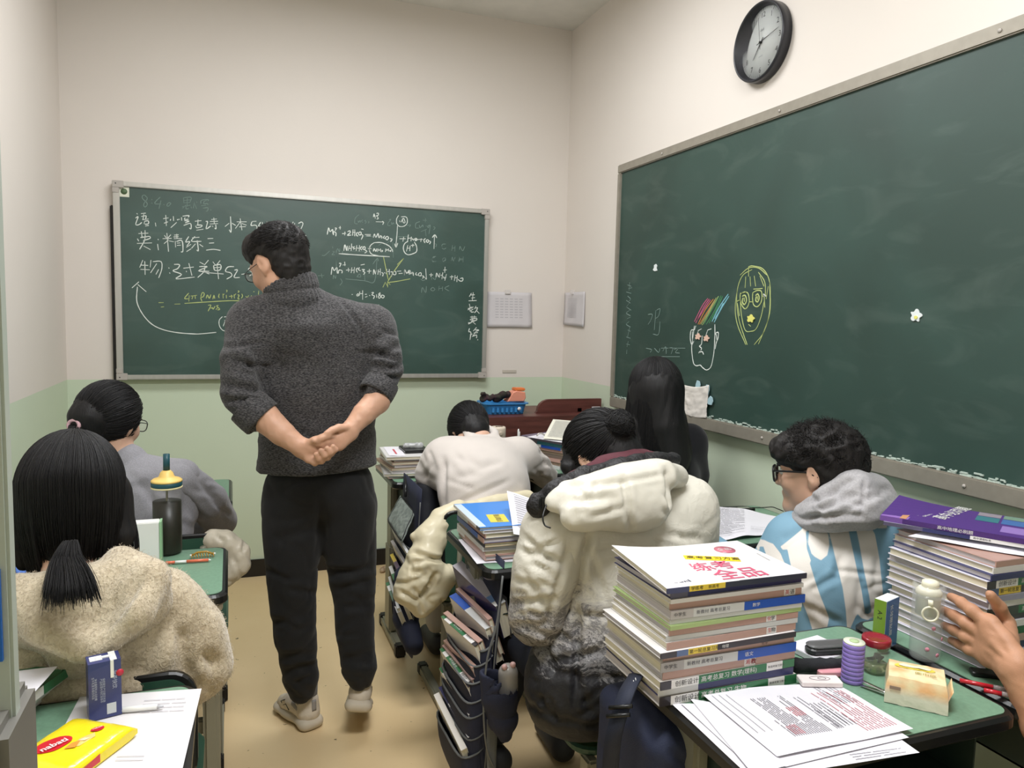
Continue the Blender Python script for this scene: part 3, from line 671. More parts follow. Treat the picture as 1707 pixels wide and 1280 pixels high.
def st2(kind, ox, oy, sc, txt, w=1.0):
    L = CH2.setdefault(kind, [])
    for st in txt.replace('\n', ' ').split(';'):
        v = [float(a) for a in st.replace(',', ' ').split()]
        if len(v) >= 2: L.append(([(ox+v[i]/sc, oy+v[i+1]/sc) for i in range(0, len(v)-1, 2)], w))
s9 = 1280/300
st2('white', 1030, 400, s9, """545 610 535 680 525 760 530 830 540 880 560 895 585 890 600 905 630 925 660 905 675 850 685 780 690 680 690 600; 540 640 520 645 515 700 525 745 540 720; 530 650 530 730; 690 680 700 660 715 660 712 700 700 730 692 775; 700 670 706 720; 545 640 555 610;
570 645 595 632; 572 650 560 680; 640 640 665 632; 640 640 622 690; 600 680 595 740 580 755 595 770 590 785; 575 800 600 795 610 815; 585 790 575 805""", 0.9)
st2('white', 1030, 400, s9, "1035 385 1050 400; 1035 400 1055 398; 940 545 950 560", 1.5)
st2('pink', 1030, 400, s9, "545 580 600 470 640 415; 555 590 610 480 650 420; 565 570 615 490 660 425", 1.1)
st2('orange', 1030, 400, s9, "570 600 620 500 680 420; 580 600 650 490 690 425", 1.0)
st2('yellow', 1030, 400, s9, "590 600 640 520 700 410; 600 605 665 490 715 400; 955 210 890 250 855 330 845 430 860 560 890 660 920 745; 930 190 960 185 1030 205 1075 280 1085 400 1080 520 1050 620 1000 740; 870 250 930 200 1000 200 1060 250; 1080 300 1080 500 1040 650 970 745; 850 350 835 480 850 600 910 745; 870 420 880 540 905 640 945 650 985 630 1020 540 1040 440; 1000 230 1045 300 1050 400; 910 260 905 340; 930 190 930 260; 970 255 980 330; 1010 255 1040 330; 940 260 945 330; 865 540 850 450; 1055 420 1070 330; 930 600 945 615", 0.7)
st2('yellow', 1030, 400, s9, "870 385 900 370 925 380 935 430 925 470 905 490 885 470 870 430 870 385; 960 375 990 360 1020 365 1025 410 1015 450 990 475 965 460 958 415 960 375; 935 440 955 440; 850 435 870 425; 870 380 915 370; 965 350 1030 345; 1025 400 1050 398; 1040 385 1045 480", 0.9)
st2('yellow', 1030, 400, s9, "885 400 905 395 915 430 900 460 885 440 890 410; 898 410 900 440; 980 395 995 385 1005 410 995 440 980 430 985 400; 992 400 993 425", 1.2)
st2('green', 1030, 400, s9, "610 600 680 480 720 400; 630 600 690 500 735 395; 650 590 700 500 745 400", 0.9)
st2('blue', 1030, 400, s9, "670 580 720 480 785 385; 685 585 740 480 790 400; 690 560 720 510 750 450", 1.2)
st2('faint', 1030, 400, s9, """70 320 95 330; 75 345 100 340; 85 300 80 360; 60 370 95 380; 70 400 90 420 75 440; 60 430 90 450; 80 450 60 480; 65 480 95 500; 85 500 60 520 90 540; 65 560 90 550; 80 580 60 600 90 620; 70 640 90 650; 85 620 70 690; 60 690 90 700; 75 720 65 760; 60 740 85 745; 65 780 62 810;
215 530 245 530 235 570 215 600; 270 500 260 640; 275 500 300 490 290 540 265 560; 300 580 290 670 250 670; 200 770 240 780 230 800; 260 770 290 800 300 770; 320 790 340 760 345 810; 360 770 390 770 380 810; 400 780 430 770 410 800 440 805; 310 830 440 830; 310 770 480 770""", 0.8)
cols = dict(white=M_chalk, faint=M_chalkf, yellow=M_chalky, pink=mat('pink_chalk', (190, 96, 130), 0.95), orange=mat('orange_chalk', (205, 140, 80), 0.95), green=mat('green_chalk', (84, 150, 105), 0.95), blue=mat('blue_chalk', (130, 190, 205), 0.95))
for k, L in CH2.items():
    chalk_mesh(L, pb, (-1, 0, 0), 0.0052).build('chalk_drawing', cols[k], bb, True, label=k+' chalk lines of the two drawn faces' if k != 'faint' else 'faint chalk writing at the board edge', kind='stuff')
# little stickers on the board
def blob(pts, zoff, th, place=None):
    """small flat cut-out standing on the board"""
    P = [at(x, y, X=XS-zoff) for x, y in pts]; n = len(P); c = sum(P)/n; mb = MB()
    A_ = [tuple(p) for p in P]; B_ = [tuple(p-np.array([th, 0, 0])) for p in P]
    mb.add(A_+B_, [tuple(range(n)), tuple(range(2*n-1, n-1, -1))]+[(i, n+i, n+(i+1) % n, (i+1) % n) for i in range(n)])
    return mb, c
def sticker(name, pts, m, lab, cat, zoff=0.001, th=0.003, extra=None):
    mb, c = blob(pts, zoff, th); t = thing(name, lab, cat, c)
    mb.build('sticker_shape', m, t, True)
    if extra:
        for pp, mm in extra: blob(pp, zoff+th, 0.002)[0].build('raised_pad', mm, t, True)
    return t
M_lblue = mat('pale_blue_foam', (176, 208, 218), 0.8, bump=0.3)
M_foamw = mat('white_foam', (226, 232, 232), 0.8, bump=0.3)
M_foamy = mat('yellow_foam', (226, 222, 120), 0.8, bump=0.3)
M_foamp = mat('peach_foam', (226, 190, 170), 0.8, bump=0.3)
def lobes(cx, cy, r, spec, n=40):
    out = []
    for i in range(n):
        a = 2*PI*i/n; out.append((cx+r*math.cos(a)*(1+spec*math.cos(5*a)), cy+r*1.1*math.sin(a)*(1+spec*math.cos(5*a+1))))
    return out
sticker('sticker', lobes(1528, 526, 8.5, 0.22), M_foamw, 'pale flower-shaped sticker alone in the middle of the large blackboard', 'sticker', extra=[([(1527+3*math.cos(a), 529+3*math.sin(a)) for a in np.linspace(0, 6, 8)], M_foamy)])
sticker('sticker', [(1091, 442), (1094, 440), (1096, 443), (1095, 447), (1096, 451), (1092, 452), (1089, 450), (1091, 446)], M_foamw, 'tiny white sticker near the upper left of the large blackboard', 'sticker')
sticker('sticker', lobes(1252, 531, 5.5, 0.2), M_foamy, 'small yellow sticker on the mouth of the drawn face with glasses', 'sticker', 0.002)
sticker('sticker', lobes(1164, 561, 4.2, 0.25), M_foamp, 'small peach sticker on the left eye of the rainbow-haired face', 'sticker', 0.002)
sticker('sticker', lobes(1178, 564, 4.2, 0.25), M_foamp, 'small peach sticker on the right eye of the rainbow-haired face', 'sticker', 0.002)
for pts, lb in (([(1161, 640), (1163, 634), (1167, 636), (1168, 642), (1167, 650), (1163, 652), (1160, 647)], 'upper left'), ([(1176, 645), (1179, 641), (1183, 643), (1183, 650), (1181, 658), (1177, 656), (1175, 650)], 'middle'), ([(1181, 665), (1185, 660), (1188, 663), (1189, 669), (1187, 675), (1182, 674), (1179, 670)], 'lower right')):
    sticker('figure_sticker', pts, M_lblue, 'pale blue foam sticker holding the tissue to the board, %s of three' % lb, 'sticker', 0.007, 0.004)
tp = [(1142, 646), (1150, 643), (1160, 646), (1172, 648), (1182, 651), (1183, 664), (1180, 676), (1178, 690), (1173, 696), (1160, 690), (1147, 683), (1139, 672), (1138, 658)]
tis = thing('tissue', 'crumpled white tissue stuck on the lower left of the large blackboard', 'tissue', at(1160, 670, X=XS))
def tisf(u, v):
    y0 = 641+4*math.sin(3*u)+v*(46+9*u-7*math.sin(PI*u)*0); x0 = 1141+u*43-2*v*(1-u)*3-v*5*u
    p = at(x0, y0, X=XS-0.006); p[0] -= 0.006+0.004*mnoise.noise(Vector((u*5, v*5, 3)))+0.003*mnoise.noise(Vector((u*13, v*13, 1))); return p
MB().grid(tisf, 22, 22, thick=0.0008).build('tissue_sheet', mat('tissue_white', (228, 222, 214), 0.95, bump=0.3, bscale=200), tis, True)

# papers pinned on the walls
M_pap = mat('paper_grey_white', (208, 204, 206), 0.8, var=0.03)
M_ink = mat('grey_print', (184, 181, 185), 0.9)
def wall_paper(name, lab, q, plane, nrm, rows, cols):
    p = [at(x, y, **plane) for x, y in q]; t = thing(name, lab, 'paper', sum(p)/4); nr = np.array(nrm, float)
    def f(u, v):
        a = (p[0]*(1-u)+p[1]*u)*(1-v)+(p[3]*(1-u)+p[2]*u)*v
        return a+nr*(0.003+0.006*v*v+0.002*mnoise.noise(Vector((u*4, v*4, 5))))
    MB().grid(f, 10, 10, thick=0.0005).build('sheet', M_pap, t, True)
    mb = MB()
    for r in range(rows):
        for c in range(cols):
            u0 = 0.18+0.64*c/cols; v0 = 0.18+0.6*r/rows; du = 0.64/cols*0.7; dv = 0.6/rows*0.35
            mb.add([f(u0, v0)+nr*0.0008, f(u0+du, v0)+nr*0.0008, f(u0+du, v0+dv)+nr*0.0008, f(u0, v0+dv)+nr*0.0008], [(0, 1, 2, 3)])
    mb.build('printed_rows', M_ink, t, True)
    cc = f(0.45, 0.0)
    MB().box((-0.018, -0.004, -0.012), (0.018, 0.002, 0.014), c=cc+nr*0.004).build('clip', mat('clear_clip', (214, 208, 204), 0.3), t, True, bevel=0.002)
    return t
wall_paper('notice_sheet', 'landscape printed sheet on the back wall right of the small blackboard', [(812, 486), (886, 488), (886, 546), (811, 545)], dict(Y=YB-0.002), (0, -1, 0), 8, 6)
wall_paper('notice_sheet', 'narrow-looking printed sheet on the right wall near the corner', [(942, 488), (976, 486), (975, 545), (941, 541)], dict(X=XR-0.002), (-1, 0, 0), 16, 1)
c = at(849, 619, Y=YB); tag(MB().box((-0.045, -0.004, -0.009), (0.045, 0.0, 0.009), c=c).build('tape_strip', mat('old_tape', (196, 188, 176), 0.6), bevel=0.001), 'short strip of old tape on the wall just above the green paint', 'tape')

# ------------------------------------------------------------------ clock
ck = at(1271, 71, X=XR); R_ = 0.147
ctr = np.array([XR, 2.455, 2.519])
clk = thing('wall_clock', 'round black-rimmed wall clock high on the right wall', 'clock', ctr)
RX = np.array([[0, 0, -1], [-1, 0, 0], [0, 1, 0]], float)      # local z -> -X ; local x -> -Y ; local y -> +Z
CM = Matrix([[0, 0, -1, 0], [-1, 0, 0, 0], [0, 1, 0, 0], [0, 0, 0, 1]])
M_rim = mat('black_rim', (44, 45, 50), 0.35)
MB().lathe([(R_*0.9, 0.002), (R_, 0.003), (R_*1.0, 0.036), (R_*0.985, 0.042), (R_*0.955, 0.044), (R_*0.93, 0.040), (R_*0.915, 0.021)], seg=64, R=RX, cap=False).build('rim', M_rim, clk)
MB().lathe([(0.0, 0.020), (R_*0.92, 0.020), (R_*0.92, 0.004), (0, 0.004)], seg=64, R=RX).build('dial', mat('dial_white', (218, 222, 220), 0.5), clk)
num = MB()
for i in range(1, 13):
    a = math.radians(90-30*i); r = R_*0.72
    text_mb(num, str(i), 0.030, CM @ Matrix.Translation((r*math.cos(a), r*math.sin(a), 0.0207)), align='CENTER')
num.build('numerals', mat('numeral_grey', (70, 74, 76), 0.6), clk)
tk = MB()
for i in range(60):
    a = 2*PI*i/60; M = CM @ Matrix.Rotation(a, 4, 'Z') @ Matrix.Translation((R_*0.865, 0, 0.0207)); w = 0.0035 if i % 5 else 0.006; hh = 0.0005 if i % 5 else 0.001
    tk.add([M @ Vector(v) for v in ((-w, -hh, 0), (w, -hh, 0), (w, hh, 0), (-w, hh, 0))], [(0, 1, 2, 3)])
tk.build('minute_marks', mat('numeral_grey', (70, 74, 76)), clk)
lg = MB(); text_mb(lg, 'deli', 0.017, CM @ Matrix.Translation((0, R_*0.33, 0.0207)), align='CENTER'); text_mb(lg, 'QUARTZ', 0.006, CM @ Matrix.Translation((0, -R_*0.36, 0.0207)), align='CENTER')
lg.build('lettering', mat('print_grey', (140, 145, 148)), clk)
def hand(ang, L, w, z, tail, m):
    M = CM @ Matrix.Rotation(math.radians(90-ang), 4, 'Z'); mb = MB()
    V = [(-tail, -w*0.9, z), (L*0.9, -w*0.6, z), (L, 0, z), (L*0.9, w*0.6, z), (-tail, w*0.9, z)]
    V = [M @ Vector(v) for v in V]+[M @ Vector((v[0], v[1], v[2]+0.001)) for v in V]
    mb.add(V, [(4, 3, 2, 1, 0), (5, 6, 7, 8, 9)]+[(i, (i+1) % 5, 5+(i+1) % 5, 5+i) for i in range(5)])
    mb.build('clock_hand', m, clk)
M_hand = mat('hand_dark', (48, 50, 54), 0.4)
hand(218, 0.072, 0.0022, 0.024, 0.020, M_hand); hand(78, 0.108, 0.0018, 0.027, 0.022, M_hand); hand(350, 0.10, 0.0007, 0.030, 0.03, M_hand)
MB().lathe([(0, 0.032), (0.004, 0.032), (0.005, 0.022)], seg=16, R=RX).build('hub', M_hand, clk)
gl = mat('clear_glass', (255, 255, 255), 0.02, trans=1.0, ior=1.05)
MB().lathe([(0.0, 0.0405), (R_*0.93, 0.0400), (R_*0.93, 0.0385), (0, 0.0385)], seg=48, R=RX).build('glass_cover', gl, clk)

# ------------------------------------------------------------------ glass door at the left edge of the view
de = at(7, 640, Y=0.56); ex = de[0]
dr = struct(thing('door_1', 'framed glass door leaf with a blue film at the left edge', 'door', (XL, 0.56, 0)))
for k_ in ('category',):
    if k_ in dr: del dr[k_]
M_glass = mat('door_glass', (222, 235, 226), 0.03, trans=0.92, ior=1.45)
dgl = MB().box((XL+0.004, 0.555, 0.02), (ex, 0.567, 2.7)).build('glass_pane', M_glass, dr, True, bevel=0.0015)
MB().box((ex-0.012, 0.5535, 0.02), (ex+0.001, 0.5685, 2.7)).build('edge_strip', mat('edge_strip', (186, 196, 186), 0.35, trans=0.2), dr, True, bevel=0.002)
zt = at(10, 948, Y=0.553)[2]; zb = at(20, 1128, Y=0.553)[2]
MB().box((XL+0.02, 0.5505, zb+0.012), (ex-0.004, 0.5535, zt)).build('blue_film', mat('blue_film', (18, 92, 178), 0.35), dr, True)
fr = MB()
for i in range(46):
    x = random.uniform(XL+0.03, ex-0.008); z = zt-random.random()**1.5*0.05; r = random.uniform(0.002, 0.006)
    fr.box((x-r, 0.5498, z-r*0.8), (x+r, 0.5504, z+r*0.8))
fr.build('blue_print', mat('pale_blue_print', (150, 190, 222), 0.4, col2=(40, 90, 170), vscale=60), dr, True)
hz = at(64, 1205, Y=0.60); hz[2] = at(30, 1222, Y=.52)[2]
MB().box((XL+0.01, 0.520, hz[2]-0.17), (hz[0], 0.60, hz[2])).build('lock_case', mat('lock_case', (120, 118, 112), 0.45, metal=0.3, var=0.06), dr, True, bevel=0.006)
MB().box((XL+0.01, 0.516, hz[2]-0.165), (hz[0]-0.006, 0.5199, hz[2]-0.020)).build('lock_plate', mat('dark_plate', (56, 55, 52), 0.4), dr, True, bevel=0.001)
MB().lathe([(0, 0.02), (0.012, 0.018), (0.016, 0.008), (0.018, 0)], (hz[0]-0.05, 0.516, hz[2]-0.075), 16, R=np.array([[1, 0, 0], [0, 0, -1], [0, 1, 0]])).build('lock_cylinder', mat('chrome', (220, 220, 220), 0.15, metal=1.0), dr, True)

# ------------------------------------------------------------------ lectern at the far right corner
M_wood = mat('dark_red_veneer', (92, 52, 46), 0.42, var=0.22, vscale=6, stretch=(1, 1, 9), bump=0.05)
M_wood2 = mat('dark_grey_veneer', (84, 80, 68), 0.5, var=0.1)
lt = thing('lectern', 'dark red wooden lectern in the corner below the large board', 'lectern', (1.55, 3.75, 0))
pzl = at(815, 686, Y=3.55); pzr = at(985, 672, Y=3.62)
LX0, LZ = pzl[0], 0.945
MB().box((LX0, 3.55, 0.02), (XR-0.02, 3.575, LZ)).build('front_panel', M_wood, lt, True, bevel=0.002)
MB().prism([(3.55, 0.02), (3.98, 0.02), (3.98, LZ+0.03), (3.90, LZ+0.05), (3.55, LZ)], -0.011, 0.011, M=Matrix([[0, 0, 1, LX0-0.012], [1, 0, 0, 0], [0, 1, 0, 0], [0, 0, 0, 1]])).build('side_panel', M_wood2, lt, True)
MB().box((LX0, 3.575, LZ-0.018), (XR-0.02, 4.0, LZ)).build('top_board', M_wood, lt, True, bevel=0.003)
rp_ = [(3.62, LZ), (4.02, LZ), (4.02, 1.07)]+[(3.72-0.08*math.sin(a), 0.99+0.08*math.cos(a)) for a in np.linspace(0, PI/2, 6)]+[(3.62, LZ)]
MB().prism([(1.52, LZ+0.001), (XR-0.021, LZ+0.001), (XR-0.021, LZ+0.073), (1.60, LZ+0.073)]+[(1.60-0.07*math.sin(a), LZ+0.013+0.06*math.cos(a)) for a in np.linspace(0.2, PI/2, 5)], -0.012, 0.012,
           M=Matrix([[1, 0, 0, 0], [0, 0, -1, 3.68], [0, 1, 0, 0], [0, 0, 0, 1]])).build('raised_rail', M_wood, lt, True)
# blue basket with cloth and an orange box
bk = at(838, 690, Y=3.70); bk[2] = LZ
LB = thing('blue_basket', 'blue plastic basket on top of the dark red lectern', 'basket', (bk[0]+0.005, 3.72, LZ+0.001))
M_bp = mat('blue_plastic', (58, 134, 196), 0.35)
b = MB()
n = 24; pr_ = rrect(0.205, 0.13, 0.03, 5); po = rrect(0.235, 0.16, 0.035, 5); pi_ = rrect(0.195, 0.12, 0.028, 5); ph = rrect(0.228, 0.153, 0.033, 5)
rings = [[(x, y, 0) for x, y in pr_], [(x, y, 0.052) for x, y in ph], [(x*1.07, y*1.1, 0.053) for x, y in po], [(x*1.07, y*1.1, 0.059) for x, y in po], [(x*0.985, y*0.98, 0.059) for x, y in ph], [(x, y, 0.005) for x, y in pi_]]
m_ = len(pr_); V = [v for r in rings for v in r]
F = [tuple(range(m_-1, -1, -1))]+[(j*m_+i, j*m_+(i+1) % m_, (j+1)*m_+(i+1) % m_, (j+1)*m_+i) for j in range(5) for i in range(m_)]+[tuple(5*m_+i for i in range(m_))]
b.add(V, F, smooth=False).build('tray', M_bp, LB)
sl = MB()
for i in range(7): sl.box((-0.085+i*0.025, -0.0815+0.0045*0, 0.012), (-0.073+i*0.025, -0.0700, 0.036))
sl.build('side_rib', M_bp, LB)
tg = MB().lathe([(0, 0), (0.010, 0), (0.010, 0.003), (0, 0.003)], (0.062, -0.086, 0.03), 6, R=np.array([[1, 0, 0], [0, 0, -1], [0, 1, 0]])).build('white_tag', M_white, LB)
sd = SDF(); base = np.array([bk[0]-0.050, 3.72, LZ+0.072])
for i in range(9):
    p = base+A(random.uniform(-0.062, 0.05), random.uniform(-0.03, 0.03), random.uniform(0, 0.028)); q = p+A(random.uniform(-0.03, 0.03), random.uniform(-0.02, 0.02), random.uniform(-0.005, 0.012))
    sd.cap(p, q, random.uniform(0.012, 0.02), k=0.006)
cl = thing('dark_cloth', 'crumpled dark purple cloth piled in the blue basket', 'cloth', base)
sdf_part('cloth_pile', sd, mat('purple_cloth', (66, 44, 50), 0.95, col2=(48, 50, 40), vscale=30, bump=0.4), cl, 0.004, 1, folds(0.006, (40, 40, 40), 4))
ob = thing('orange_box', 'pale orange lunch box lying in the blue basket', 'box', (bk[0]+0.070, 3.72, LZ+0.062))
MB().prism([(-0.05, 0), (0.045, 0), (0.055, 0.02), (0.05, 0.05), (0.0, 0.058), (-0.02, 0.05)], -0.035, 0.035, M=Matrix([[1, 0, 0, 0], [0, 0, -1, 0], [0, 1, 0, 0], [0, 0, 0, 1]]), chamfer=0.004).build('box_body', mat('salmon_plastic', (226, 148, 122), 0.4), ob)
MB().box((-0.005, -0.03, 0.056), (0.052, 0.03, 0.072)).build('box_lid', mat('orange_plastic', (228, 130, 70), 0.4), ob, bevel=0.004)
tg = at(966, 680, Y=3.66); oe = thing('orange_eraser', 'small orange object on the lectern top behind the open book', 'eraser', (tg[0], 3.68, LZ))
MB().box((-0.01, -0.012, 0.0), (0.02, 0.012, 0.026)).build('orange_block', mat('bright_orange', (232, 110, 70), 0.5), oe, bevel=0.003)
MB().box((-0.042, -0.01, 0.0), (-0.012, 0.01, 0.014)).build('pale_cap', mat('cream_plastic', (222, 214, 192), 0.5), oe, bevel=0.003)
pw = thing('paper_wad', 'small folded white paper against the raised rail of the lectern', 'paper', (tg[0]+0.075, 3.66, LZ)); MB().box((0, -0.003, 0), (0.05, 0.003, 0.03)).build('paper_sheet', M_pap, pw, bevel=0.001)
# ================================================================== DESKS AND CHAIRS
M_top = mat('green_desk_laminate', (112, 146, 122), 0.38, var=0.06, vscale=120, bump=0.08, bscale=400)
M_edge = mat('black_desk_edging', (24, 25, 25), 0.28)
M_post = mat('grey_beige_steel', (138, 136, 120), 0.42, metal=0.15, var=0.04)
M_shelf = mat('dark_green_tray', (34, 48, 42), 0.5)
M_cap = mat('black_foot_cap', (30, 28, 28), 0.5)
ZT = 0.76
def desk(lab, x0, x1, y0, y1):
    w, d = x1-x0, y1-y0
    t = thing('school_desk', lab, 'desk', ((x0+x1)/2, (y0+y1)/2, 0))
    MB().prism(rrect(w, d, 0.035, 6), ZT-0.030, ZT-0.0015, chamfer=0.006).build('black_edging', M_edge, t)
    MB().prism(rrect(w-0.026, d-0.026, 0.026, 6), ZT-0.004, ZT).build('desktop', M_top, t)
    b = MB(); bw, bd = w/2-0.06, d/2-0.04
    for lo, hi in (((-bw, -bd, ZT-0.145), (bw, bd, ZT-0.141)), ((-bw, -bd, ZT-0.145), (-bw+0.004, bd, ZT-0.031)), ((bw-0.004, -bd, ZT-0.145), (bw, bd, ZT-0.031)), ((-bw, bd-0.004, ZT-0.145), (bw, bd, ZT-0.031))): b.box(lo, hi)
    b.build('book_tray', M_shelf, t)
    for s in (-1, 1):
        x = s*(w/2-0.045)
        lg = MB().box((x-0.016, -0.035, 0.28), (x+0.016, 0.055, ZT-0.03)).build('leg', M_post, t, bevel=0.008)
        MB().box((x-0.021, -0.042, 0.05), (x+0.021, 0.062, 0.44)).build('lower_sleeve', M_post, lg, bevel=0.009)
        ft = MB().box((x-0.02, -d/2+0.02, 0.008), (x+0.02, d/2-0.02, 0.05)).build('foot_bar', M_post, t, bevel=0.008)
        for e in (-1, 1):
            MB().box((x-0.022, min(e*(d/2-0.015), e*(d/2-0.06)), 0.0), (x+0.022, max(e*(d/2-0.015), e*(d/2-0.06)), 0.054)).build('end_cap', M_cap, ft, bevel=0.006)
    MB().box((-w/2+0.05, 0.0, 0.30), (w/2-0.05, 0.025, 0.34)).build('cross_bar', M_post, t, bevel=0.004)
    return t
desk('green desk holding the tissue pack and the purple tape, nearest on the right', 0.735, 1.335, 0.885, 1.310)
desk('green desk under the tall stack with the purple book', 1.350, 1.900, 0.885, 1.310)
desk('green desk in front of the white and black puffer coat', 0.645, 1.245, 1.880, 2.310)
desk('green desk by the right wall with the opened notebook', 1.265, 1.880, 1.880, 2.310)
desk('green desk the person in the white sweatshirt lies on', 0.620, 1.220, 3.010, 3.430)
desk('green desk beside the lectern behind the long black hair', 1.245, 1.860, 3.010, 3.430)
desk('green desk nearest on the left holding the yellow snack pack', -0.660, -0.062, 1.020, 1.462)
desk('green desk on the left with the brown drink bottle', -0.600, -0.012, 1.905, 2.315)
desk('green desk farthest on the left by the back wall', -0.600, 0.002, 2.850, 3.265)
M_cgreen = mat('dark_green_chair_shell', (44, 78, 62), 0.38, var=0.05)
def chair(lab, cx, cy, label_back=None, zb=0.545, ht=0.22, bw=.40):
    """faces +Y; cy is the seat centre"""
    t = thing('school_chair', lab, 'chair', (cx, cy, 0))
    s0 = MB().prism(rrect(0.40, 0.37, 0.06, 6), 0.425, 0.447, chamfer=0.006).build('seat', M_cgreen, t)
    R_ = Matrix.Translation((0, -0.205, zb+ht/2)) @ Matrix.Rotation(math.radians(90-8), 4, 'X')
    MB().prism(rrect(bw, ht, 0.05, 6), -0.010, 0.010, M=R_, chamfer=0.004).build('backrest_rim', M_edge, t)
    MB().prism(rrect(bw-.025, ht-0.025, 0.04, 6), -0.0115, 0.0115, M=R_).build('backrest', M_cgreen, t)
    for s in (-1, 1):
        x = s*0.125
        MB().tube([(x*1.1, -0.215, 0.40), (x*1.1, -0.222, 0.56), (x*1.05, -0.236, zb+ht-0.03)], 0.013, 10, flat=0.7).build('back_post', M_post, t)
        x = s*0.165
        lg = MB().box((x-0.015, -0.20, 0.03), (x+0.015, -0.15, 0.425)).build('leg', M_post, t, bevel=0.006)
        h = MB()
        for k in range(5): h.lathe([(0, 0.001), (0.004, 0.001), (0.004, 0)], (x, -0.2005, 0.20+k*0.035), 8, R=np.array([[1, 0, 0], [0, 0, -1], [0, 1, 0]]))
        h.build('adjusting_holes', M_cap, lg, kind='stuff')
        ft = MB().box((x-0.017, -0.22, 0.006), (x+0.017, 0.18, 0.042)).build('foot_bar', M_post, t, bevel=0.006)
        for e in (-0.225, 0.14): MB().box((x-0.019, e, 0.0), (x+0.019, e+0.045, 0.045)).build('end_cap', M_cap, ft, bevel=0.006)
        MB().tube([(x, -0.17, 0.415), (x, 0.15, 0.418)], 0.012, 8).build('seat_rail', M_post, t)
    MB().box((-0.16, -0.187, 0.30), (0.16, -0.167, 0.33)).build('cross_bar', M_post, t, bevel=0.003)
    return t
chair('green chair under the beige fleece coat', -0.265, 1.700)
chair('green chair under the grey sweatshirt', -0.215, 2.640)
chair('green chair draped with the cream puffer coat', 0.885, 2.700)
chair('green chair under the white and black puffer coat', 0.95, 1.680, zb=.60, bw=.36)
chair('green chair under the blue and white jacket', 1.55, 1.730)
chair('green chair under the long black hair', 1.58, 2.66)

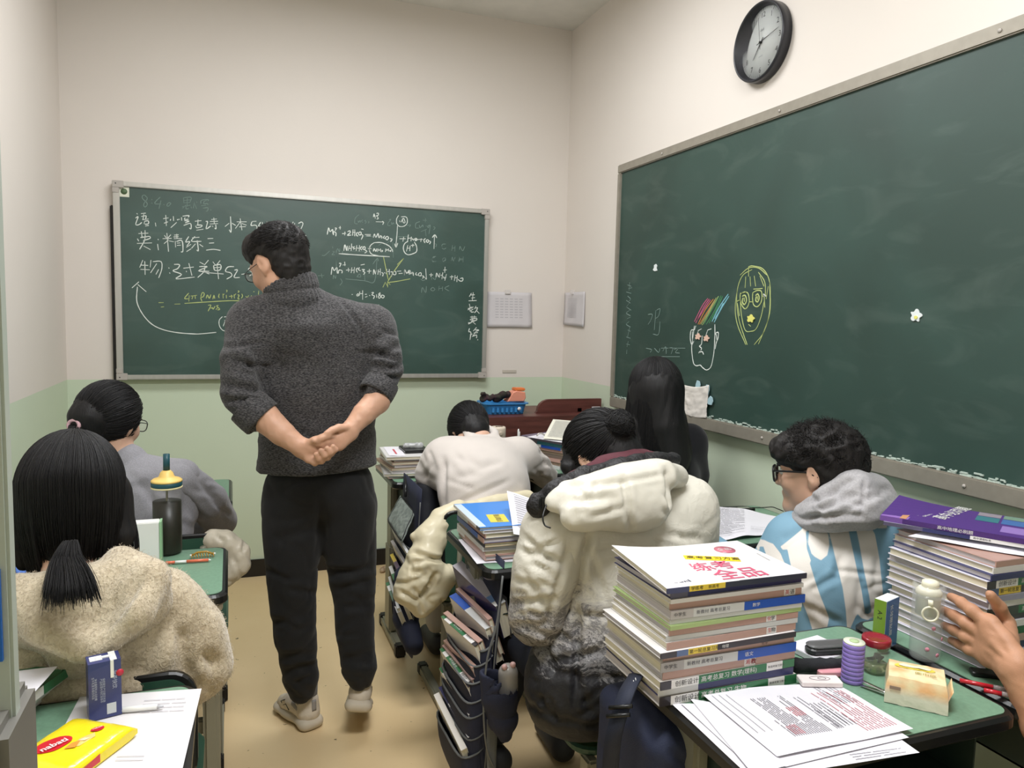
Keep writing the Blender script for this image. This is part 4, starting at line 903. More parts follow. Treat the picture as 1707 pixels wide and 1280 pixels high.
# ================================================================== BOOKS AND STACKS
M_page = mat('page_edges', (222, 214, 190), 0.85, var=0.10, vscale=14, stretch=(0.15, 0.15, 60), bump=0.25, bscale=40)
M_page2 = mat('grey_page_edges', (196, 190, 192), 0.85, var=0.10, vscale=14, stretch=(0.15, 0.15, 60), bump=0.25, bscale=40)
_cm = {}
def cm(c):
    if isinstance(c, bpy.types.Material): return c
    if c not in _cm: _cm[c] = mat('cover_%d_%d_%d' % c, c, 0.35, coat=0.2)
    return _cm[c]
WHT = (226, 224, 222); PNK = (186, 150, 138); GRN = (48, 112, 72); NVY = (46, 48, 96); BLU = (38, 84, 176); GRY = (204, 204, 202); DRK = (56, 52, 58); LGN = (168, 190, 128)
YEL = (226, 198, 70); RED = (196, 60, 66); TEA = (60, 120, 130)
def book(lab, o, L, Wd, T, rz=0.0, cover=WHT, spine=None, texts=(), page=None, group=None, tilt=None, curl=0.0, name='book', M=None, lift=0.0):
    """L along the spine (local x), spine on the local -y side, lying flat; o = centre of the spine's foot edge"""
    t = thing(name, lab, 'book', o, rz, group, rot=tilt)
    if M is not None: t.matrix_world = M; t.location = M.to_translation(); t.rotation_euler = M.to_euler()
    ct = 0.0010
    def warp(x, y, z):
        zz = z
        if lift: zz += lift*max(0.0, (-x/L+0.5)-0.45)**2*4*(y/Wd)
        return (x, y, zz)
    # pages
    ny = 6; nx = 6; V = []; F = []
    x0, x1, y0, y1 = -L/2+0.003, L/2-0.003, 0.0015, Wd-0.003
    for k, z in enumerate((ct, T-ct)):
        for i in range(nx+1):
            for j in range(ny+1):
                x = x0+(x1-x0)*i/nx; y = y0+(y1-y0)*j/ny
                V.append(warp(x, y, z))
    q = lambda k, i, j: k*(nx+1)*(ny+1)+i*(ny+1)+j
    for i in range(nx):
        for j in range(ny):
            F += [(q(0, i, j), q(0, i, j+1), q(0, i+1, j+1), q(0, i+1, j)), (q(1, i, j), q(1, i+1, j), q(1, i+1, j+1), q(1, i, j+1))]
    for i in range(nx): F += [(q(0, i, 0), q(0, i+1, 0), q(1, i+1, 0), q(1, i, 0)), (q(0, i+1, ny), q(0, i, ny), q(1, i, ny), q(1, i+1, ny))]
    for j in range(ny): F += [(q(0, 0, j+1), q(0, 0, j), q(1, 0, j), q(1, 0, j+1)), (q(0, nx, j), q(0, nx, j+1), q(1, nx, j+1), q(1, nx, j))]
    MB().add(V, F).build('page_block', page or M_page, t)
    # cover: a wrapped sheet (bottom, spine, top)
    mats = [cm(cover)]; segs = spine or [(0, 1, cover)]
    for s_ in segs: mats.append(cm(s_[2]))
    mb = MB(); n = 8
    for z0, z1 in ((0.0, ct), (T-ct, T)):
        V = []; F = []
        for zz in (z0, z1):
            for i in range(n+1):
                for j in range(n+1): V.append(warp(-L/2+L*i/n, Wd*j/n, zz))
        q = lambda k, i, j: k*(n+1)*(n+1)+i*(n+1)+j
        for i in range(n):
            for j in range(n): F += [(q(0, i, j), q(0, i, j+1), q(0, i+1, j+1), q(0, i+1, j)), (q(1, i, j), q(1, i+1, j), q(1, i+1, j+1), q(1, i, j+1))]
        for i in range(n): F += [(q(0, i, 0), q(0, i+1, 0), q(1, i+1, 0), q(1, i, 0)), (q(0, i+1, n), q(0, i, n), q(1, i, n), q(1, i+1, n))]
        for j in range(n): F += [(q(0, 0, j+1), q(0, 0, j), q(1, 0, j), q(1, 0, j+1)), (q(0, n, j), q(0, n, j+1), q(1, n, j+1), q(1, n, j))]
        mb.add(V, F, 0)
    for k, (f0, f1, c) in enumerate(segs):
        a, b = -L/2+L*f0, -L/2+L*f1
        mb.box((a, -0.0012, 0), (b, 0.0012, T), k+1)
    mb.build('cover', mats, t)
    if texts:
        for body, f, sz, col in texts:
            tm = MB(); text_mb(tm, body, sz, Matrix([[1, 0, 0, -L/2+L*f], [0, 0, -1, -0.0012], [0, 1, 0, T*0.5], [0, 0, 0, 1]]), 0, 0.0005, stretch=1.1)
            tm.build('spine_lettering', cm(col), t)
    return t
INK = (40, 38, 42)
# --- the nearest stack, spines towards the room's rear
BX, BY = 0.866, 1.108
rows = [  # (thickness, cover, spine, texts, dx, dy, L, W, what)
 (0.017, GRN, [(0, .075, DRK), (.075, .27, WHT), (.27, .78, GRN), (.78, .905, WHT), (.905, 1, GRN)], [('创新设计', .10, .0125, INK), ('高考总复习 生物', .285, .0125, WHT), ('新高考复习用书', .79, .005, INK)], 0, 0, .303, .215, 'green and white spine, lowest of the stack'),
 (0.014, NVY, [(0, .28, GRY), (.28, 1, NVY)], [], -.004, .003, .298, .210, 'navy spine with a pale left end'),
 (0.015, GRN, [(0, .075, DRK), (.075, .27, WHT), (.27, .78, GRN), (.78, .905, WHT), (.905, 1, GRN)], [('创新设计', .10, .0115, INK), ('高考总复习 数学(理科)', .285, .0115, WHT), ('新高考复习用书', .79, .005, INK)], -.004, -.001, .300, .213, 'green and white spine, third from the bottom'),
 (0.014, PNK, [(0, .60, PNK), (.60, .685, WHT), (.685, 1, PNK)], [('湘教', .605, .011, RED), ('教', .65, .011, INK)], .001, .003, .295, .208, 'pinkish spine with the large tag'),
 (0.018, GRY, [(0, .16, (176, 172, 172)), (.16, .55, GRY), (.55, 1, BLU)], [('中学生', .02, .0085, INK), ('新教材 高考总复习', .18, .0085, (90, 90, 100)), ('语文', .60, .009, WHT)], -.002, .001, .300, .212, 'grey spine turning bright blue, lower of the two such'),
 (0.010, PNK, [(0, .72, PNK), (.72, 1, PNK)], [('化学', .735, .007, INK)], .000, .005, .290, .205, 'thin pinkish brown spine below the dark spine'),
 (0.010, WHT, [(0, .11, DRK), (.11, .19, (90, 110, 150)), (.19, .40, YEL), (.40, 1, DRK)], [('第一轮总复习用书', .195, .0085, INK), ('物理', .43, .007, WHT)], -.007, -.004, .302, .215, 'dark spine with a yellow label'),
 (0.013, PNK, [(0, .76, PNK), (.76, .84, WHT), (.84, 1, PNK)], [('生', .765, .010, RED), ('物', .795, .010, INK)], .004, .004, .290, .205, 'pinkish spine just above the dark one'),
 (0.009, GRY, None, [], .006, .006, .292, .206, 'plain pale grey spine in the middle of the stack'),
 (0.011, PNK, [(0, .74, PNK), (.74, .82, WHT), (.82, 1, PNK)], [('化', .745, .009, RED), ('学', .775, .009, INK)], .009, .006, .288, .205, 'pinkish brown spine below the light green one'),
 (0.008, LGN, None, [], .012, .004, .295, .210, 'thin light green spine'),
 (0.008, GRY, None, [], .013, .006, .292, .207, 'thin pale spine above the light green one'),
 (0.016, GRY, [(0, .16, (186, 180, 178)), (.16, .53, GRY), (.53, 1, BLU)], [('中学生', .02, .008, INK), ('新教材 高考总复习', .18, .008, (90, 90, 100)), ('数学', .59, .008, WHT)], .016, .005, .298, .210, 'pale spine turning bright blue, upper of the two such'),
 (0.012, PNK, [(0, .86, PNK), (.86, .95, WHT), (.95, 1, PNK)], [('英', .865, .010, RED), ('语', .905, .010, INK)], .013, .009, .290, .206, 'pinkish brown spine with the highest black and red tag'),
 (0.008, WHT, None, [], .014, .006, .296, .208, 'thin white spine directly under the navy one'),
 (0.012, NVY, [(0, .12, (90, 88, 110)), (.12, 1, NVY)], [], .014, .010, .294, .207, 'navy spine under the white cover'),
]
z = ZT+0.001; G1 = 'exercise books in the nearest stack'
for i, (T_, cv, sp, tx, dx, dy, L_, W_, what) in enumerate(rows):
    book('book in the nearest stack, '+what, (BX+dx, BY+dy, z), L_, W_, T_, math.radians(random.uniform(-1.2, 1.2)), ((214, 210, 204) if cv in (PNK, GRN, GRY) else cv), sp or [(0, 1, cv)], tx, M_page if i % 3 else M_page2, G1)
    z += T_+0.0008
ztop1 = z
tb = book('white exam book with red title on top of the nearest stack', (BX+0.006, BY-0.002, z), 0.305, 0.215, 0.010, math.radians(-1.0), (224, 221, 219),
     [(0, .15, (70, 74, 110)), (.15, .26, YEL), (.26, .40, YEL), (.40, 1, (50, 54, 70))], [('学练考', .16, .008, INK), ('新高考', .28, .007, INK)], M_page, G1, lift=0.012)
tx = MB(); ztp = 0.0104
def covt(body, x, y, sz, col, rot=-58, nm='cover_lettering', bold=0.012, st=1.0):
    m = MB(); text_mb(m, body, sz, Matrix.Translation((x, y, ztp)) @ Matrix.Rotation(math.radians(rot), 4, 'Z'), 0, 0.0004, bold=bold, stretch=st)
    return m.build(nm, cm(col), tb)
covt('全品', -0.030, 0.030, 0.054, (206, 92, 122), 0)
covt('练考', -0.050, 0.080, 0.048, (206, 92, 122), 0)
covt('学', -0.085, 0.125, 0.046, (206, 92, 122), 0)
lm = Matrix.Translation((0.02, 0.125, ztp)) @ Matrix.Rotation(math.radians(-22), 4, 'Z')
mb = MB(); mb.box((-0.05, -0.013, 0), (0.06, 0.013, 0.0004)); mb.xf(lm); lab_ = mb.build('yellow_label', cm((240, 208, 50)), tb)
m = MB(); text_mb(m, '高考复习方案', 0.018, lm @ Matrix.Translation((-0.046, 0, 0.0004))); m.build('label_lettering', cm(INK), lab_)
mb = MB().lathe([(0, 0.0006), (0.022, 0.0006), (0.022, 0), (0, 0)], (0.085, 0.165, ztp), 24).build('pink_roundel', cm((198, 110, 128)), tb)
m = MB(); text_mb(m, '全品', 0.016, Matrix.Translation((0.068, 0.165, ztp+0.0006))); m.build('roundel_lettering', cm(WHT), mb)
mb = MB()
for i, (a, b) in enumerate(((-0.128, -0.118), (-0.116, -0.106), (-0.104, -0.100), (-0.098, -0.096), (-0.094, -0.09))): mb.box((a, 0.018, ztp), (b, 0.036, ztp+0.0004))
mb.build('logo_bars', cm((80, 82, 100)), tb)
m = MB(); text_mb(m, '新教材新高考 听课手册', 0.0045, Matrix.Translation((0.132, 0.08, ztp)) @ Matrix.Rotation(math.radians(85), 4, 'Z')); m.build('small_print', cm((120, 118, 124)), tb)

# --- stack under the purple book
FX, FY = 1.425, 1.030; z = ZT+0.001; G2 = 'books in the stack under the purple book'
cols = [(GRN, 'green and white spine, at the foot'), (WHT, 'white spine, second from the foot'), (NVY, 'navy spine, third from the foot'), (PNK, 'pinkish spine above the navy one'), (GRN, 'green spine, fifth from the foot'), (BLU, 'blue spine in the middle'), (DRK, 'dark spine in the middle'), (GRN, 'green spine with light lettering'),
        (WHT, 'white spine below the grey one'), ((150, 150, 170), 'greyish lilac spine'), (YEL, 'spine with a yellow and blue label'), (GRN, 'green spine with a white title end'), (NVY, 'dark blue cover seen under the white one'), (WHT, 'white cover near the top'), (PNK, 'brown cover at the top')]
for i, (cv, what) in enumerate(cols):
    T_ = (0.017, 0.014, 0.016, 0.015, 0.017, 0.014, 0.012, 0.016, 0.013, 0.012, 0.015, 0.016, 0.012, 0.013, 0.012)[i]
    spine_c = cv
    sp = {10: [(0, .1, (90, 110, 150)), (.1, .32, YEL), (.32, 1, (60, 60, 66))], 11: [(0, .08, DRK), (.08, .3, WHT), (.3, 1, GRN)], 7: [(0, .3, (60, 66, 60)), (.3, 1, GRN)], 5: [(0, .35, WHT), (.35, 1, BLU)]}.get(i)
    tx = {11: [('创新设计', .1, .012, INK), ('高考总复习 地理', .33, .011, WHT)], 10: [('第一轮总复习', .11, .010, INK)], 7: [('高考总复习', .33, .011, WHT)], 5: [('新教材', .05, .009, INK)]}.get(i, ())
    dx = (0.0, .004, -.002, .003, 0, .004, .002, 0, .003, -.003, 0, -.006, .002, .010, .016)[i]
    book('textbook beside the plastic cup, '+what, (FX+0.145+dx, FY+random.uniform(-.003, .005), z), 0.29, 0.245+random.uniform(-.006, .006), T_, math.radians(random.uniform(-1, 1)), (NVY if i == 12 else PNK if i == 14 else (214, 212, 222)), sp or [(0, 1, cv)], tx, M_page if i % 2 else M_page2, G2)
    z += T_+0.0006
zt2 = z
# folded white papers, then a white and a purple book
def sheet(name, lab, cat, corners, z0, mt, group=None, amp=0.002, seed=0, thick=0.0006, ink=None, n=12, par=None, bulge=None, swap=False):
    """paper laid over real positions: corners are xy points on a plane of height z0"""
    p = [np.array([c[0], c[1], z0 if len(c) < 3 else c[2]], float) for c in corners]; c = sum(p)/4
    t = par or thing(name, lab, cat, c, group=group)
    def f(u, v):
        a = (p[0]*(1-u)+p[1]*u)*(1-v)+(p[3]*(1-u)+p[2]*u)*v
        h = amp*(0.6+0.6*mnoise.noise(Vector((u*2.5+seed, v*2.5, seed))))
        if bulge: h += bulge(u, v)
        return a+np.array([0, 0, max(0.0003, h)])
    MB().grid(f, n, n, thick=-thick).build('sheet', mt, t, True)
    if ink:
        for (nm, m_, rects) in ink:
            mb = MB()
            for (u, v, du, dv) in rects:
                k = max(1, int(du*n*1.5)); top = []
                for i in range(k+1):
                    for w in (v, v+dv):
                        q = (f(w, u+du*i/k) if swap else f(u+du*i/k, w))+np.array([0, 0, thick+0.0005]); top.append(q)
                mb.add(top, [(2*i, 2*i+2, 2*i+3, 2*i+1) for i in range(k)])
            mb.build(nm, m_, t, True, kind='stuff')
    return t
M_sheet = mat('white_paper', (226, 224, 230), 0.7, var=0.02)
M_pr = mat('print_grey_ink', (128, 126, 134), 0.9); M_rd = mat('red_ink', (196, 90, 100), 0.9); M_bk = mat('black_pen_ink', (80, 78, 88), 0.9)
sheet('folded_papers', 'folded white papers sticking out under the purple book', 'paper', [(1.405, 1.215), (1.560, 0.985), (1.640, 1.010), (1.56, 1.26)], zt2, M_sheet, amp=0.006, seed=3, thick=0.002)
pm = Matrix.Translation((1.470, 1.175, zt2+0.013)) @ Matrix.Rotation(math.radians(-57), 4, 'Z')
book('thin white book directly under the purple book', (1.480, 1.160, zt2+0.012), 0.285, 0.205, 0.008, math.radians(-57), (214, 214, 226), [(0, .28, (90, 84, 110)), (.28, .6, NVY), (.6, 1, WHT)], [('高中课程标准', .62, .005, INK)], M_page2, G2)
pb2 = book('purple book with white title, topmost of the far right stack', (1.478, 1.166, zt2+0.0205), 0.290, 0.205, 0.011, math.radians(-58.5), (84, 50, 128), [(0, .16, (120, 84, 160)), (.16, 1, (74, 44, 112))], [('高中地理必刷题', .40, .009, WHT)], M_page, G2, lift=0.01)
def pc(nm, lo, hi, c, z=0.0113): return MB().box((lo[0], lo[1], z), (hi[0], hi[1], z+0.0004)).build(nm, cm(c), pb2)
pc('lilac_band', (-0.144, 0.001), (-0.088, 0.203), (152, 112, 190)); pc('photo_patch', (0.03, 0.11), (0.075, 0.16), TEA); pc('photo_patch', (0.08, 0.11), (0.13, 0.16), (70, 110, 170)); pc('photo_patch', (0.03, 0.165), (0.075, 0.2), (150, 140, 150)); pc('photo_patch', (0.08, 0.165), (0.13, 0.2), (120, 150, 130)); pc('photo_patch', (0.085, 0.03), (0.14, 0.09), (150, 120, 190))
ztp2 = 0.0117
for body, x, y, sz in (('高中必刷题', -0.035, 0.06, 0.034), ('GAOZHONG BISHUATI', -0.065, 0.055, 0.010), ('DILI', -0.080, 0.055, 0.012)):
    m = MB(); text_mb(m, body, sz, Matrix.Translation((x, y, ztp2)) @ Matrix.Rotation(math.radians(78), 4, 'Z'), bold=0.01); m.build('cover_lettering', cm(WHT), pb2)
MB().lathe([(0.011, 0.0005), (0.018, 0.0005), (0.018, 0), (0.011, 0)], (-0.116, 0.06, 0.0119), 20, cap=False).build('white_ring', cm(WHT), pb2)
pc('orange_tab', (-0.105, 0.001), (-0.092, 0.08), (206, 150, 110), 0.0118)

# --- stack on the puffer person's desk
z = ZT+0.001; G3 = 'books in the stack with the blue cover'
sheet('loose_sheet', 'white sheet poking out below the stack with the blue cover', 'paper', [(0.640, 1.945), (0.80, 1.930), (0.86, 2.20), (0.655, 2.18)], z, M_sheet, amp=0.001)
z += 0.004
for i, (cv, sp, T_, what) in enumerate([(PNK, None, .012, 'pinkish spine, at the foot'), (PNK, [(0, .3, WHT), (.3, 1, PNK)], .013, 'pinkish spine, second from the foot'), (GRY, None, .012, 'pale grey spine, third from the foot'), ((150, 128, 96), [(0, .35, (150, 128, 96)), (.35, 1, DRK)], .010, 'brown and dark spine'),
                                      (NVY, [(0, .55, (60, 80, 150)), (.55, .8, BLU), (.8, 1, PNK)], .014, 'navy spine in the middle'), (GRY, [(0, .4, GRY), (.4, 1, PNK)], .013, 'grey spine above the navy one'), (WHT, [(0, .1, DRK), (.1, 1, WHT)], .009, 'white spine right under the blue cover')]):
    book('textbook in the stack on the middle desk, '+what, (0.662+(0.006, .003, 0, .004, 0, .003, 0)[i], 2.085+random.uniform(-.004, .004), z), 0.262, 0.188, T_, math.radians(-90+random.uniform(-1, 1)), cv, sp, (), M_page if i % 2 else M_page2, G3)
    z += T_+.0006
zt3 = z
b3 = book('book with glossy blue cover on top of the middle stack', (0.652, 2.095, z), 0.275, 0.20, 0.008, math.radians(-91), (54, 132, 214), [(0, .9, WHT), (.9, 1, DRK)], (), M_page, G3)
mb = MB().box((-0.0, 0.06, 0.0082), (0.085, 0.115, 0.0086)); mb.xf(Matrix.Rotation(math.radians(-8), 4, 'Z')); lb = mb.build('yellow_label', cm((224, 206, 70)), b3)
m = MB(); text_mb(m, '重点难点', 0.02, Matrix.Rotation(math.radians(-8), 4, 'Z') @ Matrix.Translation((0.002, 0.088, 0.0088))); m.build('label_lettering', cm(INK), lb)
MB().box((-0.13, 0.0, 0.0082), (0.13, 0.022, 0.0085)).build('pale_band', cm((196, 214, 232)), b3)
p0 = at(862, 832, Y=2.16); p1 = at(905, 845, Y=2.12); p2 = at(905, 908, Y=1.93); p3 = at(857, 893, Y=1.96)
ink = [('handwritten_lines', M_pr, [(0.15+0.02*random.random(), 0.1+0.055*i, 0.7*random.uniform(.6, 1), 0.012) for i in range(15)])]
sheet('answer_booklet', 'white handwritten booklet leaning on the middle stack', 'booklet', [tuple(at(845, 819, Y=2.10)), tuple(at(908, 838, Y=2.06)), tuple(at(915, 902, Y=1.90)), tuple(at(856, 891, Y=1.925))], zt3, M_sheet, ink=ink, thick=0.006, amp=0.003)

# --- stacks on the far desks
z = ZT+0.001; G4 = 'books piled left of the white sweatshirt'
for i in range(8):
    T_ = random.uniform(.009, .014); cv = [PNK, GRY, WHT, (160, 130, 110), GRY, PNK, (206, 200, 186), WHT][i]
    book('textbook in the untidy pile left of the white sweatshirt, '+('lowest', 'second from below', 'third from below', 'fourth from below', 'fourth from the top', 'third from the top', 'second from the top', 'topmost')[i], (0.622+random.uniform(-.01, .022), 3.215+random.uniform(-.01, .01), z), 0.255, 0.165, T_, math.radians(-90+random.uniform(-7, 7)), cv, None, (), M_page if i % 2 else M_page2, G4)
    z += T_+.0006
sheet('paper_sheet', 'white printed paper with a red mark on the pile by the white sweatshirt', 'paper', [(0.625, 3.11), (0.69, 3.09), (0.71, 3.32), (0.64, 3.33)], z, M_sheet, ink=[('red_mark', M_rd, [(0.45, 0.2, 0.12, 0.5)])])
bt = thing('black_box', 'open black box with a clear bag on the pile by the white sweatshirt', 'box', (0.755, 3.215, z+0.001))
MB().box((-0.055, -0.07, 0), (0.055, 0.07, 0.012)).build('box_body', M_edge, bt, bevel=0.003)
sd = SDF().cap((0.72, 3.22, z+.021), (0.785, 3.215, z+.021), .012, .013)
M_clear = mat('clear_plastic', (240, 243, 243), 0.12, trans=0.85, ior=1.25)
cb = thing('plastic_bag', 'small crumpled clear bag on the black box', 'bag', (0.75, 3.215, z+.012)); sdf_part('crumpled_film', sd, mat('milky_film', (214, 216, 216), 0.2, trans=0.4), cb, .004, 1, folds(.004, (60, 60, 60)))
z = ZT+0.001; G5 = 'books piled beside the lectern'
for i in range(9):
    T_ = random.uniform(.011, .016); cv = [GRY, (150, 130, 112), PNK, (120, 108, 96), (166, 150, 130), PNK, WHT, (90, 130, 110), (120, 110, 130)][i]
    sp = {6: [(0, .55, WHT), (.55, 1, BLU)], 7: [(0, .4, (120, 110, 120)), (.4, 1, TEA)]}.get(i)
    book('textbook in the pile beside the lectern, '+('lowest', 'second from below', 'third from below', 'brown one fourth from below', 'tan one in the middle', 'pinkish one fourth from the top', 'white and blue one', 'teal spined one', 'topmost under the open booklet')[i],
         (1.355+random.uniform(-.012, .014), 3.20+random.uniform(-.008, .008), z), 0.26, 0.185, T_, math.radians(-64+random.uniform(-3, 3)), cv, sp, (('高考总复习', .08, .009, INK),) if i == 6 else (), M_page if i % 2 else M_page2, G5)
    z += T_+.0008
ink = [('printed_lines', M_pr, [(0.08, 0.1+0.06*i, 0.84*random.uniform(.5, 1), 0.014) for i in range(14)])]
sheet('open_booklet', 'open printed booklet tilted on the pile beside the lectern', 'booklet', [(1.345, 3.15, z+.006), (1.50, 3.02, z+.004), (1.66, 3.26, z+.055), (1.49, 3.37, z+.062)], z, mat('cream_paper', (232, 230, 214), 0.8), ink=ink, thick=.004, amp=.002)
sheet('thin_folder', 'thin pale folder sticking out left under the open booklet', 'folder', [(1.30, 3.24, z+.001), (1.42, 3.02, z+.001), (1.56, 3.12, z+.002), (1.43, 3.33, z+.002)], z, M_sheet, thick=.002, amp=.001)
ej = at(902, 712, Y=3.2); e = thing('small_pliers', 'small metal trinket on the pale folder', 'trinket', (ej[0], 3.2, z+.009))
MB().tube([(-.02, 0, .004), (-.01, .006, .012), (.004, .002, .014), (.014, .004, .008), (.02, 0, .004)], .004, 6).build('wire_loop', mat('pale_metal', (200, 196, 188), .3, metal=.5), e)
# books at the far left (behind the fleece hood)
z = ZT+.001
for i, (cv, lb) in enumerate(((GRY, 'grey book at the foot of the pile by the left wall'), (WHT, 'white book under the cream one by the left wall'), ((222, 214, 190), 'cream book in the pile by the left wall'), ((226, 220, 196), 'thick cream book below the blue folder'))):
    book(lb, (-.46+.01*i, 2.895, z), .26, .19, .026, math.radians(2*i-4), cv, None, (), M_page); z += .0265
book('blue folder topmost of the pile by the left wall', (-.415, 2.90, z), .27, .20, .022, math.radians(-3), (60, 120, 196), [(0, 1, (70, 130, 206))], (), M_page2)
sheet('loose_paper', 'white paper slipping out beside the blue folder', 'paper', [(-.60, 2.90, z-.012), (-.545, 2.90, z-.002), (-.545, 3.08, z-.002), (-.60, 3.08, z-.012)], z, M_sheet, amp=.001)
bl = at(60, 925, Y=2.0)
book('blue book on the left desk behind the fleece hood', (-.50, 1.96, ZT+.001), .27, .2, .05, math.radians(3), (52, 104, 190), [(0, 1, (60, 112, 200))], (), M_page2)
# green and white box file standing on the left desk
gb = thing('box_file', 'white and pale green box file standing on the left desk', 'box file', (-.185, 2.20, ZT+.001))
MB().box((-.075, -.02, 0), (.0, .02, .118)).build('file_body', M_white, gb, bevel=.002)
MB().box((.0005, -.02, 0), (.006, .02, .118)).build('green_edge', mat('pale_green', (150, 190, 150), .5), gb)
# books at the lower left corner
z = ZT+.001; G6 = 'books at the lower left corner'
for i, (cv, sp, T_, lb) in enumerate(((WHT, None, .014, 'white book lowest at the lower left corner'), (WHT, None, .010, 'white book second from below at the lower left corner'), (GRY, None, .010, 'pale book in the middle of the pile at the lower left corner'), (GRN, [(0, .25, GRN), (.25, .75, WHT), (.75, 1, GRN)], .016, 'green and white spined book at the lower left corner'))):
    book(lb, (-.345+.006*i, 1.372-.006*i, z), .25, .19, T_, math.radians(72-2*i), cv, sp, (), M_page, G6); z += T_+.0006
sheet('paper_sheet', 'white folder lying topmost on the books at the lower left', 'paper', [(-.52, 1.23, z+.002), (-.33, 1.255, z+.002), (-.285, 1.44, z+.016), (-.50, 1.47, z+.004)], z, M_sheet, amp=.002, thick=.002)
# ================================================================== THINGS ON THE DESKS
def ink_rows(u0, v0, u1, v1, n, seed, h=.008, broken=True):
    r = random.Random(seed); out = []
    for i in range(n):
        v = v0+(v1-v0)*i/n; u = u0
        while u < u1:
            du = r.uniform(.05, .22) if broken else (u1-u0)
            out.append((u, v, min(du, u1-u), h)); u += du+r.uniform(.006, .02)
            if r.random() < .12: break
    return out
zz = ZT+.001
def dk(px, py, z=None): p = at(px, py, Z=z or zz); return (p[0], p[1])
# papers on the nearest desk
GP = 'exam papers on the nearest desk'
sheet('exam_paper', 'exam paper at the bottom of the heap, its corner nearest the desk edge', 'paper', [dk(1255, 1300), dk(1533, 1255), dk(1440, 1190), dk(1118, 1172)], zz, M_sheet, GP, .0012, 1, ink=[('printed_lines', M_pr, ink_rows(.62, .04, .93, .16, 3, 5))], n=18)
sheet('exam_paper', 'exam paper in the heap showing a strip below the top one', 'paper', [dk(1262, 1292), dk(1515, 1232), dk(1430, 1180), dk(1135, 1175)], zz+.0025, M_sheet, GP, .0012, 2, n=18)
ink = [('printed_lines', M_pr, ink_rows(.18, .24, .80, .52, 17, 7, .0045)+ink_rows(.2, .56, .75, .62, 4, 8, .0045)+ink_rows(.30, .05, .9, .2, 3, 9, .003, False)),
       ('red_handwriting', M_rd, ink_rows(.20, .26, .34, .34, 5, 11, .005)+ink_rows(.10, .72, .80, .96, 11, 12, .0045)+ink_rows(.45, .42, .60, .50, 5, 14, .005)),
       ('pen_handwriting', M_bk, ink_rows(.22, .58, .62, .74, 6, 15, .004)+ink_rows(.55, .80, .92, .95, 6, 16, .004)+[(.25, .66, .24, .007)])]
sheet('exam_paper', 'exam paper with red handwriting, topmost of the heap', 'paper', [dk(1295, 1268), dk(1522, 1222), dk(1388, 1142), dk(1163, 1158)], zz+.0055, M_sheet, GP, .0030, 4, ink=ink, n=22, swap=True)
sheet('exam_paper', 'exam paper peeping out left under the topmost one', 'paper', [dk(1255, 1295), dk(1310, 1281), dk(1215, 1180), dk(1150, 1168)], zz+.0040, M_sheet, GP, .001, 6, n=14)
# notebook, clear case, black pouch
nb = thing('notepad', 'white notepad behind the purple tape', 'notepad', (*dk(1365, 1088), zz)); MB().box((-.05, -.045, 0), (.05, .045, .012)).build('pages', M_sheet, nb, bevel=.001); nb.rotation_euler = (0, 0, .15)
cc = dk(1385, 1100); pc_ = thing('clear_pencil_case', 'flat clear-lidded dark case lying on the white notepad', 'case', (cc[0]+.01, cc[1]+.01, zz+.0135), -.18)
MB().prism(rrect(.115, .036, .016, 5), 0, .012, chamfer=.003).build('case_base', mat('dark_grey_plastic', (64, 64, 66), .25), pc_)
MB().prism(rrect(.112, .034, .015, 5), .0125, .019, chamfer=.003).build('clear_lid', mat('smoke_plastic', (150, 150, 150), .1, trans=.7, ior=1.3), pc_)
pk = dk(1366, 1120); sd = SDF().cap((pk[0]-.05, pk[1]+.012, zz+.016), (pk[0]+.065, pk[1]-.012, zz+.014), .015, .012, n=(0, 0, 1), sq=1.1)
po_ = thing('pencil_pouch', 'black fabric pencil pouch between the nearest stack and the purple tape', 'pouch', (pk[0], pk[1], zz)); sdf_part('pouch_body', sd, mat('black_fabric', (34, 36, 40), .8, bump=.4, bscale=500), po_, .004, 1, folds(.002, (40, 40, 40)))
pn = dk(1395, 1130); pe = thing('pink_eraser_case', 'pink case half hidden behind the purple tape', 'case', (pn[0]-.004, pn[1]+.012, zz), -.25)
MB().prism(rrect(.055, .018, .008, 5), 0, .012, chamfer=.002).build('case_body', mat('dusty_pink', (224, 158, 166), .45), pe)
er = dk(1364, 1146); ec = thing('eraser_box', 'white box with a faint drawing beside the purple tape', 'box', (er[0]+.002, er[1], zz+.008), -.36)
MB().prism(rrect(.078, .032, .003, 3), 0, .010, chamfer=.0015).build('box_body', mat('cream_card', (232, 222, 220), .5), ec)
mb = MB(); mb.tube([(.015*math.cos(a)*1.3, .008*math.sin(a), .0103) for a in np.linspace(0, 6.28, 18)], .0004, 4); mb.tube([(.004+.008*math.cos(a), .004*math.sin(a), .0103) for a in np.linspace(0, 6.28, 12)], .0004, 4)
mb.build('line_drawing', M_bk, ec)
# rolls of purple tape
tp_ = dk(1425, 1140); ta = thing('tape_roll_stack', 'stack of narrow purple tape rolls with a pale top', 'tape', (tp_[0]+.004, tp_[1]+.012, zz))
for i in range(9):
    MB().lathe([(.012, .0), (.0195, 0), (.0203, .001), (.0203, .0072), (.0195, .0082), (.012, .0082), (.012, 0)], (0, 0, i*.0086), 28, cap=False).build('tape_roll', mat('lilac_tape', (142, 122, 196), .3, var=.05), ta)
MB().lathe([(.0, .0006), (.0195, .0006), (.0195, -.002), (0, -.002)], (0, 0, .0795), 28).build('pale_top', mat('pale_sticker', (222, 226, 206), .5), ta)
MB().lathe([(.004, .0012), (.009, .0012), (.009, .0), (.004, 0)], (0, 0, .0803), 20).build('green_ring', mat('ring_green', (176, 196, 150), .5), ta)
